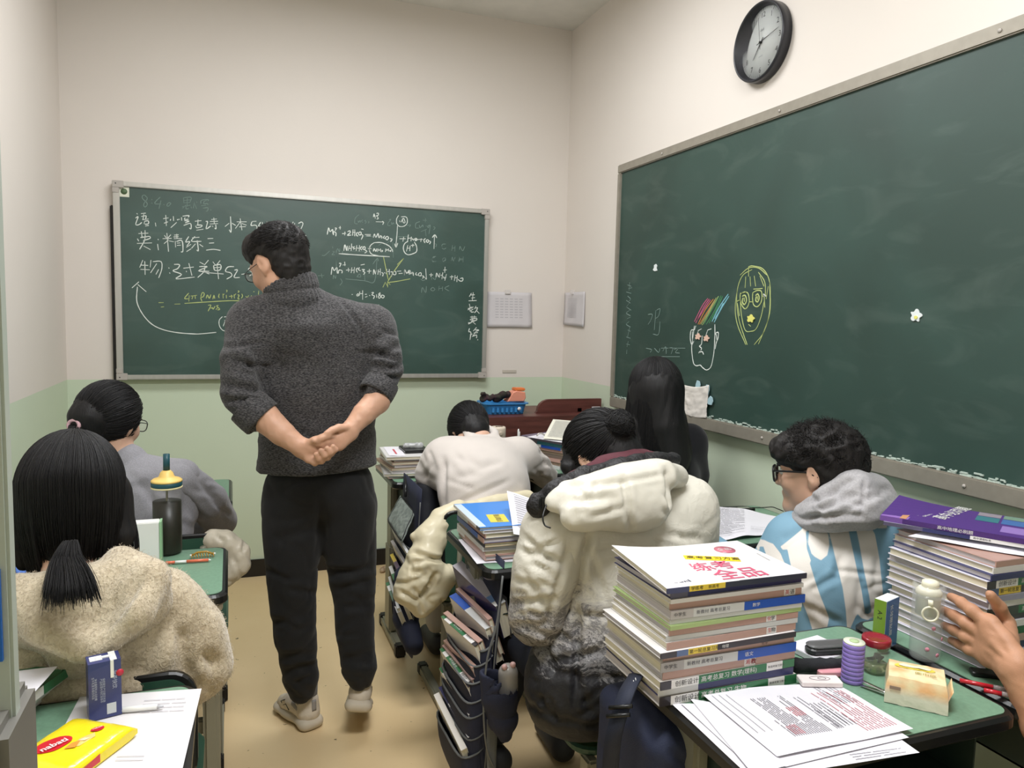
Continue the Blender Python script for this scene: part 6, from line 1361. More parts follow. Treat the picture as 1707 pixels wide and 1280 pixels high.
def glasses(t, C, R, sc=1.0, w=.026, h=.019, fr=.0022, lab=None, m=None, temples=(1, 1)):
    P = lambda x, y, z: C+R @ (A(x, y, z)*sc); m = m or M_frame
    g = MB()
    for e in (-1, 1):
        pts = [P(e*.034+w*math.copysign(abs(math.cos(a))**.7, math.cos(a)), .108-abs(.034*e+w*math.cos(a))*.12, .004+h*math.copysign(abs(math.sin(a))**.7, math.sin(a))) for a in np.linspace(0, 2*PI, 29)[:-1]]
        g.tube(pts, fr, 6, closed=True)
        if temples[0 if e < 0 else 1]:
            g.tube([P(e*.060, .101, .014), P(e*.072, .060, .014), P(e*.080, .005, .012), P(e*.081, -.018, -.002)], fr*.9, 6)
    g.tube([P(-.009, .107, .008), P(0, .111, .010), P(.009, .107, .008)], fr, 6)
    go = g.build('glasses', m, t, True, label=lab)
    for e in (-1, 1):
        n = 20; V = [P(e*.034+w*.96*math.copysign(abs(math.cos(a))**.7, math.cos(a)), .1078-abs(.034*e+w*math.cos(a))*.12, .004+h*.96*math.copysign(abs(math.sin(a))**.7, math.sin(a))) for a in np.linspace(0, 2*PI, n+1)[:-1]]
        V2 = [v+R @ A(0, -.0012, 0) for v in V]
        MB().add(V+V2, [tuple(range(n)), tuple(range(2*n-1, n-1, -1))]+[(i, n+i, n+(i+1) % n, (i+1) % n) for i in range(n)]).build('lens', M_lens, go, True)
def fingers(s, W, d, n, spec, sc=1.0):
    """hand from wrist W, d = direction of palm, n = palm normal; spec = five (spread deg, curl list) thumb..little"""
def finger_chain(s, pts, r0, r1, k=.004):
    m = len(pts); s.chain(pts, [r0+(r1-r0)*i/(m-1) for i in range(m)], k)
def shell(n_, C, R, rad, seedv, region, L, m=12, out=.004, gravity=.0):
    """short hairs lying over a head: start points on an ellipsoid, bent along a combing direction"""
    rg = np.random.default_rng(seedv); out_ = []
    while len(out_) < n_:
        v = rg.normal(size=3); v /= np.linalg.norm(v)
        if not region(v): continue
        st = v*rad; nn = v/rad; nn /= np.linalg.norm(nn)
        cd = L(v, rg); cd = cd-cd.dot(nn)*nn*.75
        ln = np.linalg.norm(cd); pts = []; p = st.copy(); stp = ln/(m-1); d = (cd/ln*.8+nn*.5); d /= np.linalg.norm(d)
        for i in range(m):
            pts.append(p.copy()); p = p+d*stp; d = d*.85+cd/ln*.15+A(0, 0, -gravity); d /= np.linalg.norm(d)
            q = np.linalg.norm(p/rad)
            if q < 1.02: p = p/q*1.02
        out_.append([C+R @ x for x in pts])
    return np.array(out_)
def cap_hair(n_, C, R, rad, seedv, crown, zend, az, jit=.006, m=16, spread=1.0, flare=0.0, inward=0.0):
    """long hair: from the crown over the skull ellipsoid, then straight down to zend (world height)"""
    rg = np.random.default_rng(seedv); paths = []
    cr = crown/np.linalg.norm(crown)
    for _ in range(n_):
        a = math.radians(rg.uniform(*az)); v = A(math.sin(a), -math.cos(a), 0.0)     # az 0 = back of the head
        s0 = rg.uniform(0, .55); k = 1+rg.uniform(-.02, .05)
        ze = zend(a) if callable(zend) else zend; ze += rg.normal()*.012
        pts = []; ang = np.linspace(s0, 1, 9)
        for t in ang:
            w = cr*math.cos(t*PI/2)+v*math.sin(t*PI/2); w /= np.linalg.norm(w); pts.append(C+R @ (w*rad*k))
        e = pts[-1]; h = max(.01, e[2]-ze)
        o = (e-C); o[2] = 0; o /= np.linalg.norm(o)+1e-9
        for j in range(1, m-8):
            t = j/(m-9); pts.append(e+A(0, 0, -h*t)+o*(flare*math.sin(t*PI/2)-inward*t*t)+rg.normal(size=3)*jit*.12*t)
        paths.append(pts)
    return np.array(paths)
def great(n_, C, R, rad, seedv, tie, region, tail, m=14):
    """hair pulled to a tie point over the skull, then into a tail of guide points"""
    rg = np.random.default_rng(seedv); paths = []; tv = tie/np.linalg.norm(tie)
    while len(paths) < n_:
        v = rg.normal(size=3); v /= np.linalg.norm(v)
        if not region(v) or v.dot(tv) > .93: continue
        om = math.acos(np.clip(v.dot(tv), -1, 1)); k = 1.0+rg.uniform(-.015, .04); pts = []
        for t in np.linspace(0, 1, m):
            w = (math.sin((1-t)*om)*v+math.sin(t*om)*tv)/math.sin(om); pts.append(C+R @ (w*rad*(k+(1-k)*t)))
        paths.append(pts)
    return np.array(paths)
def tail(n_, guide, w0, w1, seedv, m=12, flat=None):
    rg = np.random.default_rng(seedv); G = curve3(guide, m); paths = []
    for _ in range(n_):
        a = rg.uniform(0, 2*PI); r = math.sqrt(rg.uniform(0, 1)); o = A(math.cos(a)*r, math.sin(a)*r*(flat or 1), rg.uniform(-.3, .3)*r); pts = []
        L = rg.uniform(.82, 1.03)
        for i in range(m):
            t = i/(m-1)*L; k = min(int(t*(m-1)), m-2); u = t*(m-1)-k
            c = G[k]*(1-u)+G[k+1]*u; w = w0+(w1-w0)*(t**.8)
            pts.append(c+o*w)
        paths.append(pts)
    return np.array(paths)
M_jog = mat('black_jogging_fabric', (16, 17, 19), .85, bump=.2, bscale=300, sheen=.1)
M_jean = mat('dark_school_trousers', (30, 34, 46), .85, bump=.3, bscale=400)
M_shoe = mat('shoe_dark', (60, 58, 58), .6)
def legs_seated(t, cx, hy, m=M_jean, kx=.10, toe=.40, sole=True):
    s = SDF()
    for e in (-1, 1): s.chain([(cx+e*.085, hy+.02, .515), (cx+e*kx, hy+.38, .505), (cx+e*(kx+.01), hy+toe, .13)], [.082, .062, .045], .02)
    s.ell((cx, hy, .535), (.165, .12, .085), .04)
    sdf_part('trousers', s, m, t, .014, 2, folds(.004, (14, 14, 14), 3))
    for e in (-1, 1):
        s = SDF().cap((cx+e*(kx+.01), hy+toe-.03, .045), (cx+e*(kx+.015), hy+toe+.14, .034), .042, .034, .02).cut((0, 0, .0), (0, 0, -1))
        sdf_part('shoe', s, M_shoe, t, .009, 1)
# ------------------------------------------------------------------ the standing man
TX, TY = .27, 2.52
T1 = thing('person', 'standing man in dark grey sweater and black trousers, hands clasped behind his back', 'person', (TX, TY, 0))
C1 = at(452, 432, Y=2.50); C1 += A(.024, 0, -.020); R1 = rotm(40, 24, -4)
s = SDF(); head_sdf(s, C1, R1, .96, neck=at(487, 484, Y=2.480))
sdf_part('body', s, M_skin2, T1, .0045, 2)
face_bits(T1, C1, R1, .96)
glasses(T1, C1, R1, .96, w=.023, h=.015, fr=.0014, lab='thin dark framed glasses')
# hair: short at the nape, fuller on top
hs = SDF(); P = lambda x, y, z: C1+R1 @ A(x, y, z)*.97
hs.ell(P(0, -.022, .048), (.084, .098, .084), .01, R1); hs.ell(P(0, .040, .080), (.068, .055, .052), .03, R1)
hs.ell(P(0, -.046, -.006), (.068, .056, .072), .02, R1); hs.ell(P(0, -.050, -.050), (.052, .030, .050), .02, R1)
hs.cut(P(0, .078, .045), R1 @ A(0, .8, -.6), .01); 
for e in (-1, 1): hs.ell(P(e*.085, .02, -.012), (.030, .062, .052), .01, R1, op='s')
sdf_part('hair', hs, M_hairb, T1, .005, 2, folds(.004, (50, 50, 50), 8))
reg = lambda v: v[2] > -.1 and not (v[1] > .55 and v[2] < .5) and not (abs(v[0]) > .75 and v[2] < .25 and v[1] > -.35)
strands('hair_strands', shell(5200, C1+R1 @ A(0, -.020, .044), R1, A(.083, .098, .082), 5, lambda v: v[2] > -.25 and not (v[1] > .45 and v[2] < .35) and not (abs(v[0]) > .6 and v[2] < .1 and v[1] > -.4), lambda v, r: A(v[0]*.3+r.normal()*.25, .8, .1+r.normal()*.2)*.022, 7), M_hairb, T1, .0009)
# sweater
SW = SDF(); sh = lambda x, y, Y: at(x, y, Y=Y)
B = TY
SW.ell((.270, B, 1.02), (.192, .125, .20), .04); SW.ell((.268, B-.005, 1.20), (.205, .130, .20), .04); SW.ell((.262, B-.010, 1.345), (.180, .112, .125), .04)
SW.ell((.266, B+.005, .93), (.196, .135, .085), .04)
shL, shR = at(422, 540, Y=2.50), at(620, 548, Y=2.52)
SW.cap(shL, shR, .066, .066, .07)
SW.cap(at(510, 505, Y=2.49), shR+A(-.02, 0, -.005), .055, .060, .06); SW.cap(at(470, 508, Y=2.48), shL+A(.02, 0, -.005), .055, .060, .06)
nk = at(489, 500, Y=2.485); SW.cap(nk, nk+A(0.01, 0, -.08), .066, .120, .05)
elL, elR = at(403, 655, Y=2.40), at(644, 612, Y=2.44)
cuL, cuR = at(428, 690, Y=2.375), at(630, 650, Y=2.40)
SW.chain([shL, at(403, 600, Y=2.43), elL], [.068, .063, .057], .05); SW.chain([elL, cuL], [.056, .056], .02)
SW.chain([shR, at(637, 585, Y=2.47), elR], [.068, .061, .053], .05); SW.chain([elR, cuR], [.052, .050], .02)
hem = at(530, 797, Y=2.40)[2]
SW.cut((0, 0, hem), (0.03, 0, -1), .01, (-.2, 2.3, .7), (.8, 2.8, hem+.06))
# cuff ends cut square
dL = at(500, 752, Y=2.33)-cuL; dL /= np.linalg.norm(dL); dR = at(585, 722, Y=2.33)-cuR; dR /= np.linalg.norm(dR)
wr = [dent(at(385, 600, Y=2.36), at(430, 612, Y=2.33), .010, .014), dent(at(372, 640, Y=2.36), at(440, 655, Y=2.33), .010, .015), dent(at(372, 665, Y=2.36), at(438, 672, Y=2.33), .008, .007),
      dent(at(625, 585, Y=2.40), at(665, 600, Y=2.42), .009, .014), dent(at(618, 612, Y=2.38), at(670, 612, Y=2.40), .009, .015), dent(at(615, 635, Y=2.36), at(672, 628, Y=2.38), .009, .009),
      dent(at(425, 575, Y=2.36), at(450, 690, Y=2.37), .012, .014), dent(at(620, 575, Y=2.38), at(600, 660, Y=2.37), .012, .014), dent(at(450, 500, Y=2.38), at(412, 560, Y=2.38), .006, .005), dent(at(560, 490, Y=2.40), at(612, 560, Y=2.40), .006, .006), dent(at(628, 660, Y=2.38), at(590, 720, Y=2.37), .014, .010)]
wr += wrinkles(10, 372, 560, 440, 690, 2.37, 15, 25, 55, .007, .008, 81)+wrinkles(10, 615, 540, 672, 640, 2.40, 0, 25, 50, .007, .009, 82)+wrinkles(6, 450, 700, 600, 790, 2.38, 5, 20, 120, .012, .005, 83)
KN = NT('marled_knit'); b = KN.b; tc = KN.n('ShaderNodeTexCoord'); mp = KN.n('ShaderNodeMapping'); mp.inputs['Scale'].default_value = (1, 1, 2.6); KN.l(tc.outputs['Object'], mp.inputs[0])
nz = KN.n('ShaderNodeTexNoise'); nz.inputs['Scale'].default_value = 150; nz.inputs['Detail'].default_value = 4; KN.l(mp.outputs[0], nz.inputs['Vector'])
cr = KN.n('ShaderNodeValToRGB'); cr.color_ramp.elements[0].position = .38; cr.color_ramp.elements[0].color = srgb(30, 30, 32); cr.color_ramp.elements[1].position = .66; cr.color_ramp.elements[1].color = srgb(88, 86, 87); KN.l(nz.outputs['Fac'], cr.inputs[0]); KN.l(cr.outputs[0], b.inputs['Base Color'])
b.inputs['Roughness'].default_value = .95; b.inputs['Sheen Weight'].default_value = .15
bp = KN.n('ShaderNodeBump'); bp.inputs['Strength'].default_value = .7; bp.inputs['Distance'].default_value = .003; KN.l(nz.outputs['Fac'], bp.inputs['Height']); KN.l(bp.outputs[0], b.inputs['Normal'])
def sw_disp(V, N):
    d = creases(.0035, (5, 5, 11), .10, 11)(V, N)+folds(.002, (14, 14, 30), 12)(V, N)
    # ribs on the yoke and hem
    return d+sum(f(V, N) for f in wr)
sdf_part('sweater', SW, KN.m, T1, .008, 2, sw_disp)
# ribbed funnel collar
co = SDF(); ca, cb2 = at(489, 500, Y=2.488), at(485, 475, Y=2.490); ax = (cb2-ca)/np.linalg.norm(cb2-ca); tilt_ = ax*.9+A(-.18, .18, 0)
co.cap(ca, cb2, .094, .080, .02, n=(0, 1, 0), sq=1.0); co.cap(cb2, cb2+ax*.03, .080, .074, .02)
co.cut(cb2+ax*.012, tilt_, .006); co.cap(cb2-ax*.02, cb2+ax*.09, .062, .068, .006, op='s')
def ribs(V, N):
    d = V-ca; u = np.cross(ax, A(0, 1, 0)); u /= np.linalg.norm(u); w = np.cross(ax, u); an = np.arctan2(d @ w, d @ u)
    return .0016*np.cos(an*34)-.004*np.exp(-(((d @ ax)-.028)/.006)**2)
sdf_part('knit_collar', co, KN.m, T1, .004, 1, ribs)
def cuff(c, d, r, L, name='cuff', m=None, par=None, rib=.03):
    d = d/np.linalg.norm(d); u = np.cross(d, A(0, 0, 1)); u /= np.linalg.norm(u); w = np.cross(d, u); V = []; n_ = 56
    for h, k in ((-.35, .99), (0, 1.02), (.5, 1.04), (.92, 1.03), (1.0, .97), (.95, .88), (.6, .84)):
        for i in range(n_):
            t = 2*PI*i/n_; V.append(c+d*h*L+(u*math.cos(t)+w*math.sin(t))*r*(k+(rib if i % 2 else 0)))
    F = [(j*n_+i, j*n_+(i+1) % n_, (j+1)*n_+(i+1) % n_, (j+1)*n_+i) for j in range(6) for i in range(n_)]
    return MB().add(V, F, smooth=True).build(name, m or KN.m, par or T1, True)
cuff(cuL-dL*.025, dL, .060, .05); cuff(cuR-dR*.02, dR, .054, .042)
# forearms and hands: left forearm runs down to the right; its hand is cupped, the right hand's fingers rest in it
AR = SDF()
wL = at(497, 742, Y=2.315); wR = at(585, 714, Y=2.325)
AR.chain([elL*.3+cuL*.7, at(440, 695, Y=2.365), at(470, 722, Y=2.335), wL], [.040, .045, .037, .0285], .01)
AR.chain([elR*.2+cuR*.8, at(628, 668, Y=2.385), at(606, 690, Y=2.350), wR], [.036, .042, .035, .027], .01)
hp = lambda x, y, Y: at(x, y, Y=Y)
# left hand (cupped below)
pl = [hp(508, 748, 2.305), hp(520, 752, 2.298), hp(530, 756, 2.296)]
AR.cap(hp(503, 744, 2.31), hp(524, 745, 2.300), .024, .020, .014, n=(0, 1, 0), sq=1.25); AR.cap(hp(504, 752, 2.31), hp(516, 763, 2.300), .022, .017, .014, n=(0, 1, 0), sq=1.2); AR.cap(hp(516, 744, 2.303), hp(534, 752, 2.298), .017, .014, .012)
finger_chain(AR, [hp(514, 766, 2.296), hp(525, 771, 2.286), hp(531, 765, 2.272), hp(527, 757, 2.266)], .0105, .0082)
finger_chain(AR, [hp(522, 765, 2.292), hp(536, 768, 2.280), hp(541, 759, 2.266), hp(535, 751, 2.262)], .0105, .0082)
finger_chain(AR, [hp(529, 759, 2.290), hp(546, 762, 2.276), hp(551, 754, 2.264), hp(545, 747, 2.262)], .0102, .008)
finger_chain(AR, [hp(534, 752, 2.290), hp(552, 756, 2.278), hp(559, 749, 2.268), hp(555, 744, 2.264)], .0098, .0076)
finger_chain(AR, [hp(510, 741, 2.298), hp(524, 734, 2.286), hp(538, 729, 2.278), hp(548, 725, 2.276)], .0125, .0088)      # thumb
# right hand, palm towards the viewer, fingers pointing left into the left hand
AR.cap(hp(580, 718, 2.318), hp(562, 731, 2.300), .024, .020, .014, n=(0, 1, 0), sq=1.25); AR.cap(hp(584, 724, 2.316), hp(566, 742, 2.300), .021, .018, .014, n=(0, 1, 0), sq=1.2)
finger_chain(AR, [hp(560, 740, 2.296), hp(546, 742, 2.286), hp(535, 741, 2.281), hp(528, 740, 2.280)], .0105, .008)
finger_chain(AR, [hp(557, 734, 2.294), hp(545, 736, 2.284), hp(533, 735, 2.277), hp(524, 735, 2.275)], .0105, .0082)
finger_chain(AR, [hp(564, 746, 2.298), hp(553, 750, 2.290), hp(545, 750, 2.284), hp(538, 748, 2.282)], .0098, .0075)
finger_chain(AR, [hp(556, 727, 2.292), hp(547, 727, 2.280), hp(540, 729, 2.273), hp(534, 732, 2.270)], .0100, .008)
finger_chain(AR, [hp(577, 713, 2.304), hp(565, 713, 2.290), hp(554, 717, 2.280), hp(545, 722, 2.274)], .0130, .0088)     # thumb
sdf_part('clasped_arms', AR, M_skin2, T1, .0035, 1, folds(.0009, (60, 60, 60), 4), label='bare forearms with clasped hands')
nl = MB()
# trousers
TR = SDF(); q_ = lambda x, y, Y: at(x, y, Y=Y)
TR.ell((.272, B+.005, .88), (.178, .130, .12), .04)
TR.chain([q_(487, 845, 2.53), q_(487, 965, 2.53), q_(492, 1060, 2.55), q_(501, 1125, 2.575)], [.103, .082, .073, .058], .03)
TR.chain([q_(580, 845, 2.52), q_(588, 965, 2.52), q_(592, 1050, 2.50), q_(599, 1110, 2.49)], [.102, .080, .066, .058], .03)
TR.cap(q_(501, 1130, 2.575), q_(503, 1150, 2.58), .058, .046, .02); TR.cap(q_(599, 1112, 2.49), q_(601, 1130, 2.487), .060, .044, .02)
tw = [dent(q_(540, 960, 2.46), q_(628, 945, 2.46), .012, .008), dent(q_(548, 985, 2.46), q_(625, 972, 2.46), .014, .006), dent(q_(450, 900, 2.46), q_(535, 880, 2.46), .014, .005), dent(q_(534, 820, 2.42), q_(537, 905, 2.45), .014, .012),
      dent(q_(470, 1120, 2.52), q_(535, 1108, 2.52), .010, .010), dent(q_(470, 1095, 2.52), q_(533, 1090, 2.52), .010, .006), dent(q_(570, 1100, 2.44), q_(630, 1085, 2.44), .01, .008), dent(q_(450, 1040, 2.48), q_(530, 1020, 2.48), .013, .006)]
tw += wrinkles(8, 450, 930, 530, 1150, 2.46, 10, 35, 60, .009, .008, 84)+wrinkles(8, 555, 930, 625, 1120, 2.45, -10, 35, 60, .009, .008, 85)
sdf_part('trousers', TR, M_jog, T1, .009, 2, addf(creases(.008, (6, 6, 9), .10, 21), *tw))
# sneakers
M_sn1 = mat('sneaker_beige', (212, 200, 182), .6, var=.06, vscale=40, bump=.2, bscale=200); M_sn2 = mat('sneaker_sole', (200, 188, 168), .6, var=.05); M_sn3 = mat('sneaker_grey_mesh', (150, 146, 142), .7, bump=.4, bscale=600); M_sock = mat('grey_sock', (120, 118, 116), .9)
def sneaker(heel, toe, up, lab):
    """heel and toe on the sole line; up = shoe's up direction"""
    heel, toe, up = A(*heel), A(*toe), A(*up); f = toe-heel; L = np.linalg.norm(f); f /= L; up = up-up.dot(f)*f; up /= np.linalg.norm(up); r = np.cross(f, up)
    RR = np.stack([r, f, up], 1); Q = lambda x, y, z: heel+RR @ A(x, y, z)
    so = SDF(); so.cap(Q(0, .035, .022), Q(0, .12, .020), .044, .040, .03, n=up, sq=1.9); so.cap(Q(0, .12, .018), Q(-.006, L-.045, .020), .042, .044, .03, n=up, sq=2.1)
    so.cap(Q(-.022, .015, .018), Q(.022, .015, .018), .022, .022, .02)
    so.cut(Q(0, 0, 0), -up, .004)
    for k in range(7): so.cap(Q(-.06, .01+k*.04, -.001), Q(.06, .01+k*.04, -.001), .004, .004, .003, op='s')
    o = sdf_part('sole', so, M_sn2, T1, .0045, 1)
    u2 = SDF(); u2.chain([Q(0, .035, .050), Q(0, .075, .060), Q(0, .13, .052), Q(-.004, L-.075, .040), Q(-.006, L-.045, .034)], [.036, .037, .038, .035, .030], .02, n=r, sq=1.0)
    u2.cap(Q(0, .030, .06), Q(0, .035, .092), .034, .036, .02); u2.ell(Q(0, .052, .118), (.030, .040, .035), .006, RR, op='s'); u2.cut(Q(0, 0, .030), -up, .004)
    up_ = sdf_part('upper', u2, M_sn1, T1, .0045, 1, folds(.0012, (60, 60, 60), 6), label=lab)
    for e in (-1, 1):
        MB().grid(lambda a, b_: Q(e*(.0368-.006*abs(b_-.5)), .03+.055*a, .050+.022*b_+.012*a), 8, 5, thick=.002).build('grey_patch', M_sn3, T1, True)
        MB().tube([Q(e*.038, .10, .045), Q(e*.0385, .12, .06), Q(e*.038, .14, .048), Q(e*.0385, .155, .058), Q(e*.037, .13, .072)], .0016, 6).build('side_mark', M_blk, T1, True)
    MB().grid(lambda a, b_: Q(-.008+.016*a, -.006+.002*b_, .070+.038*b_), 3, 5, thick=.003).build('heel_tab', M_sn3, T1, True)
    lc = MB()
    for k in range(5): lc.tube([Q(-.020, .085+.018*k, .093-.009*k), Q(0, .088+.018*k, .0985-.009*k), Q(.020, .085+.018*k, .093-.009*k)], .0022, 6)
    lc.build('laces', M_sn3, T1, True)
    MB().tube([Q(0, .045, .085), Q(0, .043, .150)], .036, 16).build('sock', M_sock, T1, True)
sneaker(at(522, 1216, Z=.0), at(468, 1176, Z=.0), (0.02, 0, 1), 'left sneaker, flat on the floor')
sneaker(at(596, 1188, Y=2.45), at(606, 1212, Z=.006)+A(.015, .165, .004), (0, -.38, .92), 'right sneaker, heel lifted')
# ------------------------------------------------------------------ seated students
def neckring(s, c, a, b, r, tilt=0, k=.02, n=14, a0=0, a1=360):
    pts = [c+A(a*math.cos(t), b*math.sin(t), tilt*math.sin(t)) for t in np.radians(np.linspace(a0, a1, n))]
    s.chain(pts, r, k)
# ===== girl in the beige fleece coat (nearest left)
T2 = thing('person', 'girl in beige fleece coat with a low ponytail, nearest on the left', 'person', (-.28, 1.62, 0))
C2 = at(118, 838, Y=1.655); R2 = rotm(6, 22, 3)
s = SDF(); head_sdf(s, C2, R2, .97, neck=C2+A(0, -.055, -.16)); sdf_part('body', s, M_skin, T2, .006, 2); face_bits(T2, C2, R2, .97)
cx, cy = -.285, 1.60
FC = SDF()
FC.ell((cx, cy, .58), (.205, .155, .17), .05); FC.ell((cx, cy, .74), (.185, .140, .16), .05)
shl, shr = A(cx-.15, cy+.03, .865), at(262, 1018, Y=1.60)
FC.cap(shl, shr, .070, .070, .07)
FC.chain([shr, at(318, 1062, Y=1.60), at(330, 1112, Y=1.61), at(305, 1100, Y=1.85)], [.078, .074, .072, .058], .05)
FC.chain([shl, A(cx-.225, cy+.01, .76), A(cx-.22, cy+.04, .70), A(cx-.03, cy+.24, .72)], [.080, .076, .070, .058], .03)
# hood lying on the back: a broad pointed bag with a thick rolled edge
FCm = FC; FC = SDF(); hc = at(130, 1022, Y=1.46)
FC.ell(hc+A(0, .055, -.01), (.150, .060, .080), .03); FC.cap(hc+A(.0, .045, -.05), hc+A(-.01, .035, -.090), .075, .045, .03, n=(0, 1, 0), sq=1.3)
neckring(FC, C2+A(.005, -.025, -.195), .105, .085, .040, tilt=.02, k=.02, a0=150, a1=390)
FC.chain([at(200, 935, Y=1.56), at(252, 962, Y=1.49), at(228, 1020, Y=1.44), at(165, 1082, Y=1.43)], [.030, .034, .032, .022], .03); FC.chain([at(20, 985, Y=1.52), at(70, 1045, Y=1.45), at(130, 1082, Y=1.43)], [.030, .030, .022], .03)
FH = FC; FC = FCm
FC.cut((0, 0, .44), (0, 0, -1), .02)
fd = [*wrinkles(7, 250, 1040, 370, 1160, 1.52, 70, 40, 80, .014, .010, 61), *wrinkles(5, 60, 1100, 230, 1160, 1.46, 30, 40, 90, .014, .008, 62), dent(at(268, 978, Y=1.47), at(170, 1092, Y=1.42), .012, .026), dent(at(30, 1050, Y=1.44), at(165, 1095, Y=1.42), .012, .020), dent(at(300, 1010, Y=1.5), at(230, 1120, Y=1.46), .014, .014), dent(at(215, 1060, Y=1.5), at(200, 1160, Y=1.44), .018, .008),
      dent(at(300, 1045, Y=1.53), at(310, 1150, Y=1.5), .014, .010), dent(at(335, 1095, Y=1.53), at(375, 1110, Y=1.56), .010, .008), dent(at(60, 1100, Y=1.45), at(150, 1120, Y=1.44), .015, .006)]
FL = NT('beige_fleece'); b = FL.b; tc = FL.n('ShaderNodeTexCoord')
n1 = FL.n('ShaderNodeTexNoise'); n1.inputs['Scale'].default_value = 110; n1.inputs['Detail'].default_value = 5; n1.inputs['Distortion'].default_value = 1.2; FL.l(tc.outputs['Object'], n1.inputs['Vector'])
n2 = FL.n('ShaderNodeTexNoise'); n2.inputs['Scale'].default_value = 9; n2.inputs['Detail'].default_value = 3; FL.l(tc.outputs['Object'], n2.inputs['Vector'])
ad = FL.n('ShaderNodeMath', operation='ADD'); mu = FL.n('ShaderNodeMath', operation='MULTIPLY'); mu.inputs[1].default_value = .5; FL.l(n2.outputs['Fac'], mu.inputs[0]); FL.l(n1.outputs['Fac'], ad.inputs[0]); FL.l(mu.outputs[0], ad.inputs[1])
cr = FL.n('ShaderNodeValToRGB'); cr.color_ramp.elements[0].position = .55; cr.color_ramp.elements[0].color = srgb(176, 160, 134); cr.color_ramp.elements[1].position = .95; cr.color_ramp.elements[1].color = srgb(212, 198, 172); FL.l(ad.outputs[0], cr.inputs[0]); FL.l(cr.outputs[0], b.inputs['Base Color'])
b.inputs['Roughness'].default_value = 1; b.inputs['Sheen Weight'].default_value = .5; b.inputs['Sheen Roughness'].default_value = .5
bp = FL.n('ShaderNodeBump'); bp.inputs['Strength'].default_value = .8; bp.inputs['Distance'].default_value = .004; FL.l(n1.outputs['Fac'], bp.inputs['Height']); FL.l(bp.outputs[0], b.inputs['Normal'])
sdf_part('fleece_coat', FC, FL.m, T2, .009, 2, addf(creases(.008, (5, 5, 4), .12, 31), *fd))
hdisp = addf(creases(.005, (6, 6, 6), .12, 33), dent(at(235, 960, Y=1.41), at(165, 1060, Y=1.40), .010, .010), dent(at(200, 950, Y=1.41), at(140, 1010, Y=1.40), .010, .006))
sdf_part('hood', FH, FL.m, T2, .008, 2, hdisp)
legs_seated(T2, cx+.02, 1.66, mat('beige_trousers', (178, 166, 148), .9, bump=.3))
# pile: short fibres standing off the coat are added as stuff
Vc, Fcs = FC.mesh(.009, 2, addf(creases(.008, (5, 5, 4), .12, 31), *fd)); Nc = vnormals(Vc, Fcs); sel = rng.permutation(len(Vc))
def pile(n, Vc, Nc, L, par, mt, r0, seed):
    rg = np.random.default_rng(seed); i = rg.integers(0, len(Vc), n); p = Vc[i]+rg.normal(size=(n, 3))*.003; nn = Nc[i]; g = rg.normal(size=(n, 3))*.45+A(0, 0, -.7)
    d = nn*.55+g; d /= np.linalg.norm(d, axis=1)[:, None]; t = np.linspace(0, 1, 4)[None, :, None]
    return strands('fleece_pile', (p-nn*.004)[:, None]+d[:, None]*t*L*rg.uniform(.6, 1.2, (n, 1, 1))+nn[:, None]*(t*(1-t))*L*.8, mt, par, r0)
pile(60000, Vc, Nc, .0055, T2, FL.m, .0004, 5); Vc, Fcs = FH.mesh(.008, 2, hdisp); pile(30000, Vc, vnormals(Vc, Fcs), .0055, T2, FL.m, .0004, 6)
# hair
hs = SDF(); P = lambda x, y, z: C2+R2 @ A(x, y, z)
rad2 = A(.088, .105, .105)
hs.ell(P(0, -.014, .028), rad2*.96, .01, R2); 
for e in (-1, 1): hs.chain([P(e*.072, .0, .02), C2+A(e*.088, .0, -.07), C2+A(e*.082, .0, -.115)], [.034, .028, .014], .03)
hs.chain([P(0, -.030, -.01), C2+A(0, -.040, -.085)], [.055, .045], .03)
hs.ell(P(0, .105, -.045), (.062, .05, .085), .02, R2, op='s')
sdf_part('hair', hs, M_hair, T2, .006, 2, folds(.0025, (60, 60, 6), 5))
ze = lambda a: C2[2]-.135+.03*abs(math.sin(a))*0-.02*math.cos(a)*0
strands('hair_strands', np.concatenate([cap_hair(4200, P(0, -.012, .028), R2, rad2*1.045, 3, A(.03, -.25, 1), lambda a: C2[2]-.100+(.01 if abs(math.sin(a)) < .6 else -.03), (-118, 118), flare=.004, inward=.030)]), M_hair, T2, .0010)
tie = at(112, 930, Y=1.50)
strands('front_locks', np.concatenate([tail(60, [C2+A(e*.095, .02, -.02), C2+A(e*.108, .0, -.09), C2+A(e*(.104), -.01, zz_)], .012, .014, 8+k) for k, (e, zz_) in enumerate(((1, -.17), (-1, -.185), (1, -.14)))]), M_hair, T2, .0008)
pt = tail(1100, [tie+A(0, .03, .02), tie, at(114, 950, Y=1.43), at(117, 975, Y=1.385), at(119, 1003, Y=1.375)], .012, .046, 12, flat=.45)
strands('ponytail', pt, M_hair, T2, .0012, kind=None)
MB().tube([tie+A(.014*math.cos(t), .012*math.sin(t), .0) for t in np.linspace(0, 2*PI, 17)[:-1]], .005, 8, closed=True).build('hair_tie', mat('black_elastic', (26, 24, 26), .7), T2, True)

